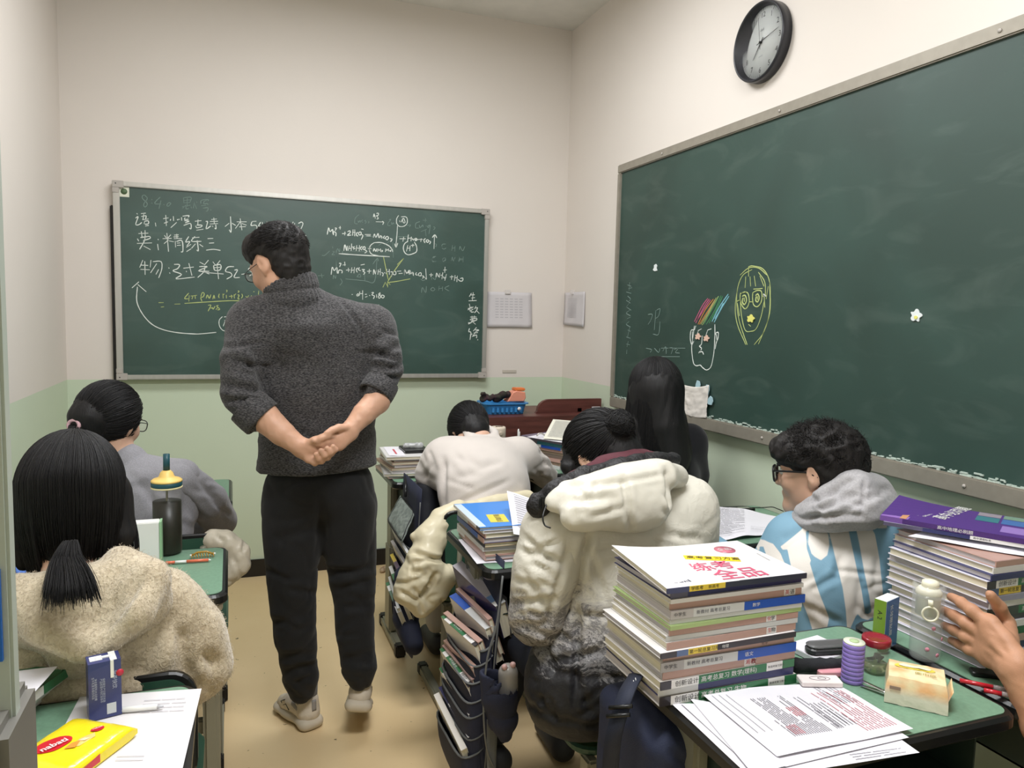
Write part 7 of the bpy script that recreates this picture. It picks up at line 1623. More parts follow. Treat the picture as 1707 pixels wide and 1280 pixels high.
# ===== girl in the grey sweatshirt
T3 = thing('person', 'girl in grey sweatshirt and glasses, second on the left', 'person', (-.30, 2.62, 0))
C3 = at(184, 705, Y=2.66)+A(0, 0, .004); R3 = rotm(-32, 14, 6)
s = SDF(); head_sdf(s, C3, R3, .98, neck=at(205, 765, Y=2.64)); sdf_part('body', s, M_skin, T3, .005, 2); face_bits(T3, C3, R3, .98)
glasses(T3, C3, R3, .98, lab='thin dark framed glasses', fr=.0016)
M_gsw = mat('grey_melange', (142, 141, 146), .95, var=.10, vscale=260, bump=.35, bscale=300, sheen=.2)
s = SDF(); cx, cy = -.30, 2.62
s.ell((cx, cy, .60), (.19, .14, .20), .05); s.ell((cx+.02, cy+.01, .80), (.18, .125, .17), .05)
sl, sr = A(cx-.16, cy+.02, .90), at(302, 795, Y=2.62)
s.cap(sl, sr, .060, .062, .05); s.cap(at(212, 770, Y=2.63), at(225, 800, Y=2.62), .062, .09, .04)
gs_ = SDF().chain([sr+A(-.015, 0, -.01), at(345, 835, Y=2.68), at(366, 868, Y=2.78), at(300, 885, Y=3.0)], [.072, .068, .060, .048], .02); sdf_part('sleeve', gs_, M_gsw, T3, .008, 2, addf(creases(.006, (8, 8, 8), .10, 44), *wrinkles(10, 310, 800, 385, 880, 2.66, 30, 50, 50, .008, .008, 32), dent(at(330, 800, Y=2.6), at(372, 845, Y=2.66), .010, .008), dent(at(300, 820, Y=2.55), at(350, 880, Y=2.64), .010, .008)))
s.chain([sl, A(cx-.20, cy+.06, .80), A(cx-.0, cy+.24, .80)], [.07, .060, .048], .03)
gd = [*wrinkles(8, 230, 790, 310, 930, 2.50, 60, 50, 60, .010, .006, 31), dent(at(312, 800, Y=2.54), at(310, 880, Y=2.54), .012, .009), dent(at(300, 870, Y=2.5), at(345, 890, Y=2.55), .01, .008), dent(at(330, 800, Y=2.6), at(372, 845, Y=2.66), .010, .006), dent(at(240, 880, Y=2.48), at(300, 930, Y=2.48), .02, .008)]
sdf_part('sweatshirt', s, M_gsw, T3, .009, 2, addf(creases(.008, (6, 6, 6), .10, 41), *gd))
legs_seated(T3, cx+.03, 2.66)
hs = SDF(); P = lambda x, y, z: C3+R3 @ A(x, y, z); rad3 = A(.090, .108, .102)
hs.ell(P(0, -.018, .028), rad3*.97, .01, R3); hs.ell(P(0, .118, -.04), (.066, .060, .085), .02, R3, op='s'); hs.ell(P(.088, .015, -.045), (.028, .050, .050), .012, R3, op='s')
hs.chain([P(-.01, -.085, -.01), P(-.012, -.095, -.055)], [.055, .036], .04)
sdf_part('hair', hs, M_hair, T3, .006, 2, folds(.002, (50, 50, 9), 9))
tie3 = P(-.010, -.124, -.028); tv = (R3.T @ (tie3-P(0, -.018, .028)))/rad3
strands('hair_strands', great(3500, P(0, -.018, .028), R3, rad3*.99, 6, tv, lambda v: v[1] < .55 or v[2] > .45, None), M_hair, T3, .0010)
strands('ponytail', tail(420, [tie3+A(0, .015, .005), tie3+A(0, -.015, -.01), tie3+A(.02, -.03, -.06), tie3+A(.05, -.02, -.13)], .014, .028, 4), M_hair, T3, .0012, kind=None)
u3 = [tie3+R3 @ A(.019*math.cos(t), -.010, .015*math.sin(t)) for t in np.linspace(0, 2*PI, 17)[:-1]]
MB().tube(u3, .0055, 8, closed=True).build('pink_hair_tie', mat('dusty_pink_elastic', (206, 168, 176), .6), T3, True, label='dusty pink hair tie')

# ===== student in the white sweatshirt, head down on the desk
T4 = thing('person', 'student in white sweatshirt slumped over the desk, head down', 'person', (.93, 2.80, 0))
C4 = at(779, 706, Y=3.06)+A(.008, 0, -.034); R4 = rotm(12, 62, 8)
s = SDF(); head_sdf(s, C4, R4, .95, neck=at(800, 735, Y=2.96)); sdf_part('body', s, M_skin, T4, .006, 2); face_bits(T4, C4, R4, .95)
M_wsw = mat('off_white_sweatshirt', (208, 200, 193), .95, var=.03, bump=.25, bscale=260, sheen=.25)
s = SDF()
shl, shr = at(742, 765, Y=2.90), at(866, 762, Y=2.92)
s.ell((.915, 2.68, .60), (.185, .135, .17), .05); s.ell((.93, 2.74, .76), (.185, .13, .16), .06); s.cap(shl, shr, .070, .070, .09); s.ell((.94, 2.84, .84), (.185, .13, .12), .08)
s.chain([shl, at(718, 792, Y=2.95), at(728, 800, Y=3.08), at(760, 770, Y=3.16)], [.070, .062, .054, .045], .08)
s.chain([shr, at(898, 778, Y=2.96), at(912, 796, Y=3.06), at(880, 780, Y=3.18)], [.068, .058, .052, .045], .08)
neckring(s, at(802, 722, Y=2.975), .060, .050, .018, tilt=.015, k=.02)
wd = [*wrinkles(9, 700, 760, 735, 800, 2.86, 40, 40, 40, .008, .005, 21), *wrinkles(9, 870, 745, 925, 795, 2.92, 35, 40, 45, .008, .006, 22), *wrinkles(10, 740, 760, 860, 850, 2.70, 20, 60, 60, .012, .003, 23), dent(at(740, 765, Y=2.82), at(740, 850, Y=2.72), .009, .014), dent(at(862, 760, Y=2.84), at(868, 820, Y=2.82), .009, .014), dent(at(760, 840, Y=2.64), at(850, 800, Y=2.66), .009, .005), dent(at(745, 800, Y=2.70), at(790, 815, Y=2.64), .008, .004), dent(at(720, 775, Y=2.88), at(706, 800, Y=2.92), .007, .007), dent(at(880, 770, Y=2.88), at(905, 800, Y=2.95), .007, .008), dent(at(870, 790, Y=2.9), at(915, 770, Y=2.95), .009, .007), dent(at(872, 805, Y=2.9), at(920, 800, Y=2.98), .009, .007), dent(at(700, 790, Y=2.9), at(730, 800, Y=2.86), .009, .006), dent(at(760, 800, Y=2.7), at(830, 770, Y=2.72), .014, .004)]
sdf_part('sweatshirt', s, M_wsw, T4, .009, 2, addf(folds(.003, (6, 6, 6), 51, ridge=False), *wd))
legs_seated(T4, .93, 2.74, mat('pale_trousers', (196, 190, 180), .9, bump=.3), toe=.30)
hs = SDF(); P = lambda x, y, z: C4+R4 @ A(x, y, z)
hs.ell(P(0, -.016, .026), (.086, .104, .098), .01, R4); hs.ell(P(0, .11, -.04), (.066, .06, .08), .02, R4, op='s'); hs.ell(P(0, -.06, -.055), (.055, .04, .05), .03, R4)
sdf_part('hair', hs, M_hair, T4, .006, 2, folds(.003, (45, 45, 14), 9))
strands('hair_strands', great(2400, P(0, -.016, .026), R4, A(.087, .105, .099), 9, A(0, -.6, -.9), lambda v: v[1] < .6 or v[2] > .4, None), M_hair, T4, .0011)

# ===== girl in the white and black puffer coat
T5 = thing('person', 'girl in white puffer coat with dark mountain print, hair in a bun', 'person', (.90, 1.62, 0))
C5 = at(1002, 748, Y=1.70)+A(.0, 0, -.024); R5 = rotm(28, 40, -6)
s = SDF(); head_sdf(s, C5, R5, .97, neck=C5+A(.03, -.08, -.12)); sdf_part('body', s, M_skin, T5, .005, 2); face_bits(T5, C5, R5, .97); glasses(T5, C5, R5, .97, fr=.0012, lab='thin framed glasses')
PC = SDF(); cx, cy = .900, 1.59
PC.ell((cx-.040, cy-.02, .59), (.205, .145, .17), .05); PC.ell((cx-.005, cy-.01, .74), (.205, .150, .19), .08); PC.ell((cx+.01, cy+.005, .88), (.20, .142, .15), .08); PC.ell((.775, 1.53, .57), (.13, .095, .12), .06)
shl, shr = at(925, 885, Y=1.57), at(1138, 850, Y=1.62)
PC.cap(shl, shr, .080, .078, .08)
PS = SDF().chain([shl+A(.0, 0, .0), at(910, 950, Y=1.56), at(897, 1025, Y=1.57), at(905, 1042, Y=1.76)], [.080, .080, .070, .058], .02)
PC.chain([shr, at(1150, 910, Y=1.64), at(1150, 970, Y=1.66), at(1100, 950, Y=1.88)], [.078, .072, .068, .06], .06)
PC.cut((0, 0, .485), (0, 0, -1), .02)
pd = []
for zq_ in (.80, .665, .56):      # quilting seams round the body and sleeves
    pd.append(lambda V, N, z=zq_: -.008*np.exp(-((V[:, 2]-z-.014*np.sin(V[:, 0]*14)-.01*np.sin(V[:, 1]*11))/.007)**2))
pd += [dent(at(985, 880, Y=1.44), at(952, 1000, Y=1.44), .008, .020), dent(at(952, 1000, Y=1.44), at(905, 1075, Y=1.46), .008, .018), dent(at(975, 900, Y=1.45), at(1010, 1000, Y=1.42), .007, .010), dent(at(962, 1010, Y=1.42), at(968, 1120, Y=1.42), .008, .010),
       dent(at(915, 1050, Y=1.45), at(905, 1110, Y=1.47), .009, .016), dent(at(870, 950, Y=1.5), at(920, 985, Y=1.46), .008, .008), dent(at(862, 1000, Y=1.5), at(915, 1020, Y=1.46), .008, .008)]
q = NT('puffer_print'); b = q.b; geo = q.n('ShaderNodeTexCoord'); sp = q.n('ShaderNodeSeparateXYZ'); q.l(geo.outputs['Object'], sp.inputs[0])
mp = q.n('ShaderNodeMapping'); mp.inputs['Scale'].default_value = (1, 1, 1.8); mp.inputs['Rotation'].default_value = (0, .5, 0); q.l(geo.outputs['Object'], mp.inputs[0])
n1 = q.n('ShaderNodeTexNoise'); n1.inputs['Scale'].default_value = 12; n1.inputs['Detail'].default_value = 10; n1.inputs['Roughness'].default_value = .80; n1.inputs['Distortion'].default_value = .5; q.l(mp.outputs[0], n1.inputs['Vector'])
hz = q.n('ShaderNodeMapRange'); hz.inputs['From Min'].default_value = .90; hz.inputs['From Max'].default_value = .55; hz.inputs['To Min'].default_value = -.26; hz.inputs['To Max'].default_value = .50; hz.clamp = True; q.l(sp.outputs[2], hz.inputs['Value'])
ad = q.n('ShaderNodeMath', operation='ADD'); q.l(n1.outputs['Fac'], ad.inputs[0]); q.l(hz.outputs[0], ad.inputs[1])
cr = q.n('ShaderNodeValToRGB'); el_ = cr.color_ramp.elements; el_[0].position = .36; el_[0].color = srgb(214, 210, 197); el_[1].position = .95; el_[1].color = srgb(30, 30, 32)
e = el_.new(.46); e.color = srgb(186, 182, 176); e = el_.new(.52); e.color = srgb(104, 102, 104); e = el_.new(.56); e.color = srgb(196, 192, 190); e = el_.new(.63); e.color = srgb(66, 64, 66); e = el_.new(.68); e.color = srgb(140, 138, 138); e = el_.new(.76); e.color = srgb(44, 43, 45)
q.l(ad.outputs[0], cr.inputs[0]); q.l(cr.outputs[0], b.inputs['Base Color']); b.inputs['Roughness'].default_value = .55; b.inputs['Specular IOR Level'].default_value = .3
nb = q.n('ShaderNodeTexNoise'); nb.inputs['Scale'].default_value = 26; nb.inputs['Detail'].default_value = 4; nb.inputs['Distortion'].default_value = 1; q.l(geo.outputs['Object'], nb.inputs['Vector']); bp = q.n('ShaderNodeBump'); bp.inputs['Strength'].default_value = .5; bp.inputs['Distance'].default_value = .006; q.l(nb.outputs['Fac'], bp.inputs['Height']); q.l(bp.outputs[0], b.inputs['Normal'])
M_puff = q.m
pdisp = addf(creases(.003, (6, 6, 9), .09, 61), folds(.002, (22, 22, 34), 62), dent(at(952, 900, Y=1.46), at(905, 1060, Y=1.48), .006, .008), dent(at(865, 915, Y=1.5), at(945, 940, Y=1.46), .007, .010), dent(at(855, 965, Y=1.5), at(905, 985, Y=1.46), .006, .009), dent(at(850, 1005, Y=1.5), at(925, 1000, Y=1.46), .007, .011), dent(at(852, 1048, Y=1.5), at(915, 1040, Y=1.47), .007, .010), dent(at(870, 950, Y=1.5), at(920, 1030, Y=1.46), .006, .006), dent(at(985, 890, Y=1.44), at(1010, 1010, Y=1.42), .006, .008), dent(at(960, 1010, Y=1.42), at(955, 1180, Y=1.42), .007, .010), *wrinkles(16, 855, 890, 925, 1070, 1.49, 10, 40, 60, .005, .006, 3))
sdf_part('puffer_sleeve', PS, M_puff, T5, .007, 2, pdisp)
sdf_part('puffer_coat', PC, M_puff, T5, .008, 2, addf(creases(.0035, (6, 6, 9), .09, 61), folds(.002, (22, 22, 34), 62), dent(at(900, 1105, Y=1.45), at(1010, 1085, Y=1.42), .008, .010), dent(at(985, 885, Y=1.44), at(958, 1010, Y=1.44), .007, .010), dent(at(962, 1010, Y=1.44), at(958, 1185, Y=1.44), .007, .012), dent(at(905, 1060, Y=1.46), at(925, 1130, Y=1.46), .007, .010), dent(at(1085, 885, Y=1.48), at(1175, 900, Y=1.52), .008, .008), *wrinkles(20, 880, 1020, 1020, 1190, 1.45, 25, 70, 55, .006, .008, 5), *wrinkles(12, 1000, 890, 1170, 935, 1.48, 20, 50, 55, .006, .006, 7), *pd))
# hood bag
HB = SDF(); a_ = at(935, 828, Y=1.50); b_ = at(1120, 795, Y=1.56)
HB.ell(at(1030, 830, Y=1.475), (.165, .050, .058), .02, rotm(14, 0, -11)); HB.chain([at(922, 838, Y=1.50), at(975, 816, Y=1.48), at(1040, 800, Y=1.48), at(1100, 788, Y=1.51), at(1130, 795, Y=1.56)], [.020, .028, .030, .030, .026], .04); HB.ell(at(1058, 846, Y=1.465), (.095, .046, .058), .03); HB.cap(a_+A(.015, .03, .005), b_-A(.0, -.03, 0), .022, .026, .04)
hd = [dent(at(1040, 795, Y=1.44), at(1052, 885, Y=1.43), .006, .014), dent(at(1112, 780, Y=1.47), at(1120, 850, Y=1.47), .006, .014), *wrinkles(10, 940, 815, 1120, 865, 1.46, 75, 30, 40, .005, .005, 11), dent(at(940, 822, Y=1.46), at(1120, 788, Y=1.47), .005, .006), dent(at(930, 812, Y=1.46), at(1040, 800, Y=1.42), .006, .006), dent(at(950, 835, Y=1.44), at(1020, 830, Y=1.40), .008, .006), dent(at(985, 862, Y=1.42), at(1040, 845, Y=1.40), .006, .006)]
sdf_part('hood', HB, mat('puffer_white', (214, 210, 197), .38, bump=.4, bscale=26, bdist=.006), T5, .007, 2, addf(folds(.002, (24, 24, 40), 72), *hd))
M_lin = mat('black_lining', (30, 29, 31), .55, bump=.7, bscale=120, bdist=.006)
s = SDF(); s.chain([at(900, 842, Y=1.55), at(925, 818, Y=1.53), at(975, 795, Y=1.52), at(1040, 778, Y=1.53), at(1095, 768, Y=1.57), at(1122, 768, Y=1.62), at(1105, 772, Y=1.72)], [.018, .022, .022, .022, .020, .018, .016], .02)
s.chain([at(900, 842, Y=1.55), at(912, 848, Y=1.65), at(950, 850, Y=1.74)], [.026, .026, .02], .02)
sdf_part('hood_lining', s, M_lin, T5, .005, 2, folds(.006, (30, 30, 30), 3))
s = SDF(); s.chain([at(955, 800, Y=1.58), at(1000, 782, Y=1.565), at(1060, 766, Y=1.58), at(1090, 766, Y=1.65)], [.020, .024, .024, .02], .02); s.cap(at(1010, 790, Y=1.60), at(1060, 785, Y=1.62), .045, .045, .03)
sdf_part('maroon_collar', s, mat('maroon_knit', (88, 46, 54), .9, bump=.4), T5, .005, 1, folds(.002, (40, 40, 40), 4), label='maroon collar inside the hood')
MB().tube(curve3([at(912, 838, Y=1.50), at(905, 860, Y=1.48), at(908, 875, Y=1.47), at(918, 880, Y=1.46)], 14), .002, 6).build('hood_cord', M_edge, T5, True)
MB().box((-.008, -.006, -.014), (.008, .006, .014), c=at(905, 838, Y=1.515)).build('cord_toggle', M_edge, T5, True, bevel=.003)
legs_seated(T5, cx, 1.64, toe=.52)
hs = SDF(); P = lambda x, y, z: C5+R5 @ A(x, y, z); rad5 = A(.082, .100, .092)
hs.ell(P(0, -.018, .030), rad5*.96, .01, R5); hs.ell(P(0, .115, -.04), (.066, .060, .085), .02, R5, op='s'); hs.ell(P(-.088, .01, -.035), (.022, .036, .045), .010, R5, op='s'); hs.ell(P(0, -.06, -.035), (.058, .045, .055), .03, R5)
bun = at(1032, 708, Y=1.635); hs.sph(bun, .036, .012)
hs.chain([P(-.07, .05, .02), at(955, 745, Y=1.74), at(953, 775, Y=1.75)], [.022, .018, .008], .02)
sdf_part('hair', hs, M_hair, T5, .005, 2, folds(.003, (50, 50, 30), 9))
tv = (R5.T @ (bun-P(0, -.018, .030)))/rad5
strands('hair_strands', great(3500, P(0, -.018, .030), R5, rad5*.99, 16, tv, lambda v: v[1] < .55 or v[2] > .4, None), M_hair, T5, .0010)
rg = np.random.default_rng(4); bp_ = []
for _ in range(900):
    n_ = rg.normal(size=3); n_ /= np.linalg.norm(n_); u = np.cross(n_, rg.normal(size=3)); u /= np.linalg.norm(u); w = np.cross(n_, u); r = .0365+rg.normal()*.0014; a0 = rg.uniform(0, 6.28); ar = rg.uniform(1, 2.4)
    bp_.append([bun+r*(1+.10*rg.random()*(k/9)**4)*(u*math.cos(a0+ar*k/9)+w*math.sin(a0+ar*k/9)) for k in range(10)])
strands('bun', np.array(bp_), M_hair, T5, .0011, kind=None)
strands('loose_locks', np.concatenate([tail(70, [P(-.062, .06, .04), at(957, 740, Y=1.74), at(954, 770, Y=1.74), at(953, 792, Y=1.73)], .010, .008, 21)]), M_hair, T5, .0008)
tag(MB().prism(rrect(.37, .34, .06, 6, cx=.95, cy=1.68), .4475, .462, chamfer=.005).build('seat_cushion', mat('lime_cushion', (178, 196, 84), .8, bump=.3)), 'thin lime green cushion under the white and black puffer coat', 'cushion')

# ===== person with long black hair by the large board
T6 = thing('person', 'person with long straight black hair and black coat beside the large board', 'person', (1.58, 2.60, 0))
C6 = at(1090, 655, Y=2.60); R6 = rotm(-4, 10, 0)
s = SDF(); head_sdf(s, C6, R6, .98, neck=C6+A(0, -.02, -.2)); sdf_part('body', s, M_skin, T6, .007, 2); face_bits(T6, C6, R6)
s = SDF(); cx = C6[0]+.03
s.ell((cx, 2.60, .58), (.19, .14, .18), .05); s.ell((cx, 2.60, .80), (.19, .135, .19), .05)
shl = A(C6[0]-.13, 2.62, .955); shr = at(1150, 735, Y=2.60)
s.cap(shl, shr, .062, .066, .05); s.cap(C6+A(0, -.02, -.19), C6+A(0, -.02, -.24), .065, .09, .04)
s.chain([shr, at(1158, 790, Y=2.62), at(1152, 830, Y=2.68), at(1110, 830, Y=2.88)], [.064, .056, .052, .045], .03); s.chain([shl, shl+A(-.06, .03, -.16), shl+A(-.0, .25, -.13)], [.062, .055, .045], .03)
sdf_part('black_coat', s, mat('black_cotton', (24, 24, 29), .9, bump=.3, sheen=.15), T6, .010, 2, folds(.006, (9, 9, 9), 41))
legs_seated(T6, C6[0]+.01, 2.66, toe=.30)
hs = SDF(); P = lambda x, y, z: C6+R6 @ A(x, y, z); rad6 = A(.100, .112, .112)
hs.ell(P(0, -.016, .028), rad6*.95, .01, R6); hs.ell(P(0, .115, -.04), (.062, .055, .085), .02, R6, op='s')
hs.chain([P(0, -.05, .0), C6+A(0.005, -.085, -.12), C6+A(.03, -.105, -.25)], [.088, .078, .07], .05)
hs.chain([C6+A(.07, -.01, .0), C6+A(.082, -.05, -.12), C6+A(.085, -.09, -.22)], [.035, .040, .035], .04); hs.chain([C6+A(-.07, -.01, .0), C6+A(-.082, -.04, -.12), C6+A(-.075, -.08, -.24)], [.035, .036, .03], .04)
sdf_part('hair', hs, M_hair, T6, .007, 2, folds(.003, (40, 40, 4), 9))
strands('hair_strands', cap_hair(4500, P(0, -.016, .028), R6, rad6*1.0, 33, A(0, -.1, 1), lambda a: C6[2]-.30-.06*math.sin(a), (-112, 112), flare=.018, m=20), M_hair, T6, .0012)

# ===== boy with glasses, grey hood and blue and white jacket
T7 = thing('person', 'boy in blue and white lettered jacket with grey hood and black glasses', 'person', (1.50, 1.58, 0))
C7 = at(1362, 787, Y=1.60); R7 = rotm(36, 8, 0)
s = SDF(); head_sdf(s, C7, R7, 1.0, neck=C7+A(.01, -.02, -.17)); sdf_part('body', s, M_skin, T7, .004, 2); face_bits(T7, C7, R7)
glasses(T7, C7, R7, w=.027, h=.021, fr=.0032, lab='thick black framed glasses')
cx, cy = 1.515, 1.545
s = SDF(); s.ell((cx, cy, .60), (.20, .15, .17), .05); s.ell((cx, cy, .76), (.205, .150, .16), .05)
shl, shr = at(1318, 900, Y=1.60), at(1475, 872, Y=1.48)
s.cap(shl+A(.03, 0, -.01), shr+A(-.01, 0, -.02), .085, .085, .05); s.chain([shl+A(.02, 0, -.02), at(1290, 960, Y=1.62), at(1290, 1000, Y=1.70), A(1.30, 1.90, .80)], [.085, .076, .068, .055], .03)
s.chain([shr+A(-.01, 0, -.03), A(1.745, 1.52, .75), A(1.74, 1.62, .69), A(1.66, 1.86, .79)], [.082, .072, .066, .055], .03); s.cut((0, 0, .47), (0, 0, -1), .02)
jd = [*wrinkles(12, 1290, 890, 1475, 1050, 1.44, 30, 70, 60, .007, .005, 51), dent(at(1392, 950, Y=1.42), at(1478, 960, Y=1.36), .006, .006), dent(at(1350, 985, Y=1.44), at(1395, 960, Y=1.41), .008, .006), dent(at(1330, 1000, Y=1.46), at(1360, 1060, Y=1.44), .012, .008), dent(at(1300, 900, Y=1.52), at(1345, 880, Y=1.48), .012, .006)]
# big white letter shapes, kept as distance fields over the jacket's back
def seg_d(p, a, b): ab = b-a; t = np.clip(((p-a) @ ab)/(ab.dot(ab)+1e-9), 0, 1); return np.linalg.norm(p-a-t[:, None]*ab, axis=1)
VB = A(-.55, .0, 0)
def projpx(V):
    d = (V-A(0, 0, CAMH)) @ RC; return np.stack([PCX+FPX*d[:, 0]/-d[:, 2], PCY-FPX*d[:, 1]/-d[:, 2]], 1)
# reference frame of the print: a vertical plane behind the boy, facing the middle of the room
PO = at(1390, 950, Y=1.43); PUx = at(1440, 945, Y=1.385)-at(1340, 955, Y=1.475); PUx[2] = 0; PUx /= np.linalg.norm(PUx)
def uvof(V): d = V-PO; return np.stack([d @ PUx, d[:, 2]], 1)
def uvpx(x, y):
    """uv on that plane of a picture position"""
    nrm = np.cross(PUx, A(0, 0, 1)); d = RC @ A((x-PCX)/FPX, -(y-PCY)/FPX, -1.0); o = A(0, 0, CAMH); t = (PO-o).dot(nrm)/d.dot(nrm); return uvof((o+t*d)[None])[0]
def poly_d(p, px):
    """signed distance to a closed outline (negative inside)"""
    Q = [uvpx(1150+x/3.2, 680+y/3.2) for x, y in px]; n = len(Q); d = np.full(len(p), 9.0); ins = np.zeros(len(p), bool)
    for i in range(n):
        a, b_ = Q[i], Q[(i+1) % n]; d = np.minimum(d, seg_d(p, a, b_))
        c = ((a[1] > p[:, 1]) != (b_[1] > p[:, 1])) & (p[:, 0] < (b_[0]-a[0])*(p[:, 1]-a[1])/(b_[1]-a[1]+1e-12)+a[0]); ins ^= c
    return np.where(ins, -d, d)
def smooth_px(pts, n=40): return [(p[0], p[1]) for p in curve3([(x, y, 0) for x, y in pts+[pts[0]]], n)][:-1]
WHITE = [[(718, 585), (905, 590), (960, 640), (1005, 720), (1030, 860), (1042, 1000), (1045, 1120), (1010, 1155), (960, 1162), (920, 1140), (895, 1108), (868, 1160), (842, 1215), (832, 1080), (815, 960), (790, 860), (765, 760), (740, 670)],
         [(480, 772), (592, 695), (625, 665), (665, 655), (715, 668), (745, 715), (748, 760), (735, 800), (700, 820), (660, 800), (640, 830), (680, 950), (720, 1050), (742, 1115), (715, 1225), (660, 1200), (630, 1100), (590, 1000), (555, 900), (520, 780), (495, 785)],
         [(318, 812), (345, 780), (390, 762), (440, 765), (480, 800), (520, 860), (560, 930), (600, 1020), (560, 1000), (440, 830), (400, 830)],
         [(995, 560), (1040, 520), (1060, 600), (1075, 690), (1020, 690)], [(1095, 572), (1150, 580), (1110, 600)]]
BLUE = [[(848, 650), (855, 622), (878, 618), (892, 650), (915, 760), (938, 900), (962, 1020), (978, 1120), (960, 1135), (940, 1120), (920, 990), (900, 900), (875, 780)],
        [(620, 700), (640, 690), (632, 745), (650, 790), (690, 822), (650, 830), (625, 770)], [(362, 800), (385, 792), (402, 822), (362, 824)]]
def let(V):
    uv = uvof(V); d = np.full(len(V), 9.0)
    for w in WHITE: d = np.minimum(d, poly_d(uv, w))
    for w in BLUE: d = np.maximum(d, -poly_d(uv, w))
    side = (V @ np.cross(PUx, A(0, 0, 1)))-(PO @ np.cross(PUx, A(0, 0, 1)))
    return d+np.where(side < -.14, .5, 0)
q = NT('lettered_jacket'); b = q.b; at_n = q.n('ShaderNodeAttribute'); at_n.attribute_name = 'letter'
mr = q.n('ShaderNodeMapRange'); mr.inputs['From Min'].default_value = .0010; mr.inputs['From Max'].default_value = -.0010; q.l(at_n.outputs['Fac'], mr.inputs['Value'])
m = q.n('ShaderNodeMix', data_type='RGBA'); m.inputs['A'].default_value = srgb(120, 160, 182); m.inputs['B'].default_value = srgb(226, 220, 212); q.l(mr.outputs[0], m.inputs['Factor']); q.l(m.outputs['Result'], b.inputs['Base Color']); b.inputs['Roughness'].default_value = .7
tc = q.n('ShaderNodeTexCoord'); nb = q.n('ShaderNodeTexNoise'); nb.inputs['Scale'].default_value = 300; q.l(tc.outputs['Object'], nb.inputs['Vector']); bp = q.n('ShaderNodeBump'); bp.inputs['Strength'].default_value = .15; bp.inputs['Distance'].default_value = .002; q.l(nb.outputs['Fac'], bp.inputs['Height']); q.l(bp.outputs[0], b.inputs['Normal'])
sdf_part('jacket', s, q.m, T7, .005, 2, addf(creases(.004, (5, 5, 5), .10, 81), *jd), attr={'letter': let})
s = SDF(); M_hood = mat('grey_hood_jersey', (168, 166, 168), .95, var=.10, vscale=200, bump=.35, bscale=300, sheen=.2)
s.chain([at(1330, 872, Y=1.63), at(1343, 856, Y=1.57), at(1385, 832, Y=1.505), at(1425, 812, Y=1.47), at(1455, 818, Y=1.50), at(1450, 825, Y=1.62)], [.020, .028, .040, .046, .042, .034], .025)
s.chain([at(1338, 872, Y=1.58), at(1388, 856, Y=1.47), at(1440, 850, Y=1.43), at(1478, 845, Y=1.47)], [.030, .046, .050, .036], .025); s.cap(at(1412, 836, Y=1.54), at(1440, 834, Y=1.52), .066, .070, .03)
hd = [*wrinkles(12, 1340, 800, 1480, 870, 1.46, -12, 28, 70, .007, .008, 41), dent(at(1340, 868, Y=1.55), at(1400, 832, Y=1.44), .007, .010), dent(at(1400, 832, Y=1.44), at(1440, 840, Y=1.41), .007, .008), dent(at(1345, 840, Y=1.55), at(1400, 812, Y=1.45), .007, .008), dent(at(1440, 800, Y=1.44), at(1437, 862, Y=1.38), .004, .006), dent(at(1380, 860, Y=1.45), at(1435, 858, Y=1.38), .006, .006)]
sdf_part('hood', s, M_hood, T7, .005, 2, addf(creases(.007, (6, 6, 22), .08, 91), folds(.002, (20, 20, 40), 92), *hd))
legs_seated(T7, cx, 1.64)
hs = SDF(); P = lambda x, y, z: C7+R7 @ A(x, y, z)
hs.ell(P(0, -.022, .048), (.094, .108, .088), .01, R7); hs.ell(P(0, .062, .068), (.076, .052, .040), .03, R7); hs.ell(P(0, -.055, .0), (.080, .068, .075), .03, R7)
for e in (-1, 1): hs.ell(P(e*.094, .030, -.024), (.036, .066, .054), .010, R7, op='s')
hs.ell(P(0, .11, -.02), (.09, .055, .058), .01, R7, op='s')
sdf_part('hair', hs, M_hairb, T7, .005, 2, folds(.010, (30, 30, 30), 8))
rg = np.random.default_rng(9); cur = []
while len(cur) < 5200:      # loose waves: short spiral locks
    v = rg.normal(size=3); v /= np.linalg.norm(v)
    if v[2] < -.12 and v[1] > -.2 or v[2] < -.5 or (v[1] > .8 and v[2] < .35): continue
    if abs(v[0]) > .45 and v[2] < .12 and v[1] > -.35: continue
    st = v*A(.092, .106, .090)+A(0, -.016, .042); d = v*.5+A(rg.normal()*.4, .35+rg.normal()*.4, rg.normal()*.4); d /= np.linalg.norm(d); u = np.cross(d, v); u /= np.linalg.norm(u)+1e-9; w = np.cross(d, u); ph = rg.uniform(0, 6.28); r = rg.uniform(.003, .008); L = rg.uniform(.016, .042); tw_ = rg.uniform(2, 6)
    cur.append([C7+R7 @ (st+d*L*t+r*(u*math.cos(ph+tw_*t)+w*math.sin(ph+tw_*t))*t**.5-v*(t*t)*L*.35) for t in np.linspace(0, 1, 9)])
strands('curly_strands', np.array(cur), M_hairb, T7, .0011)

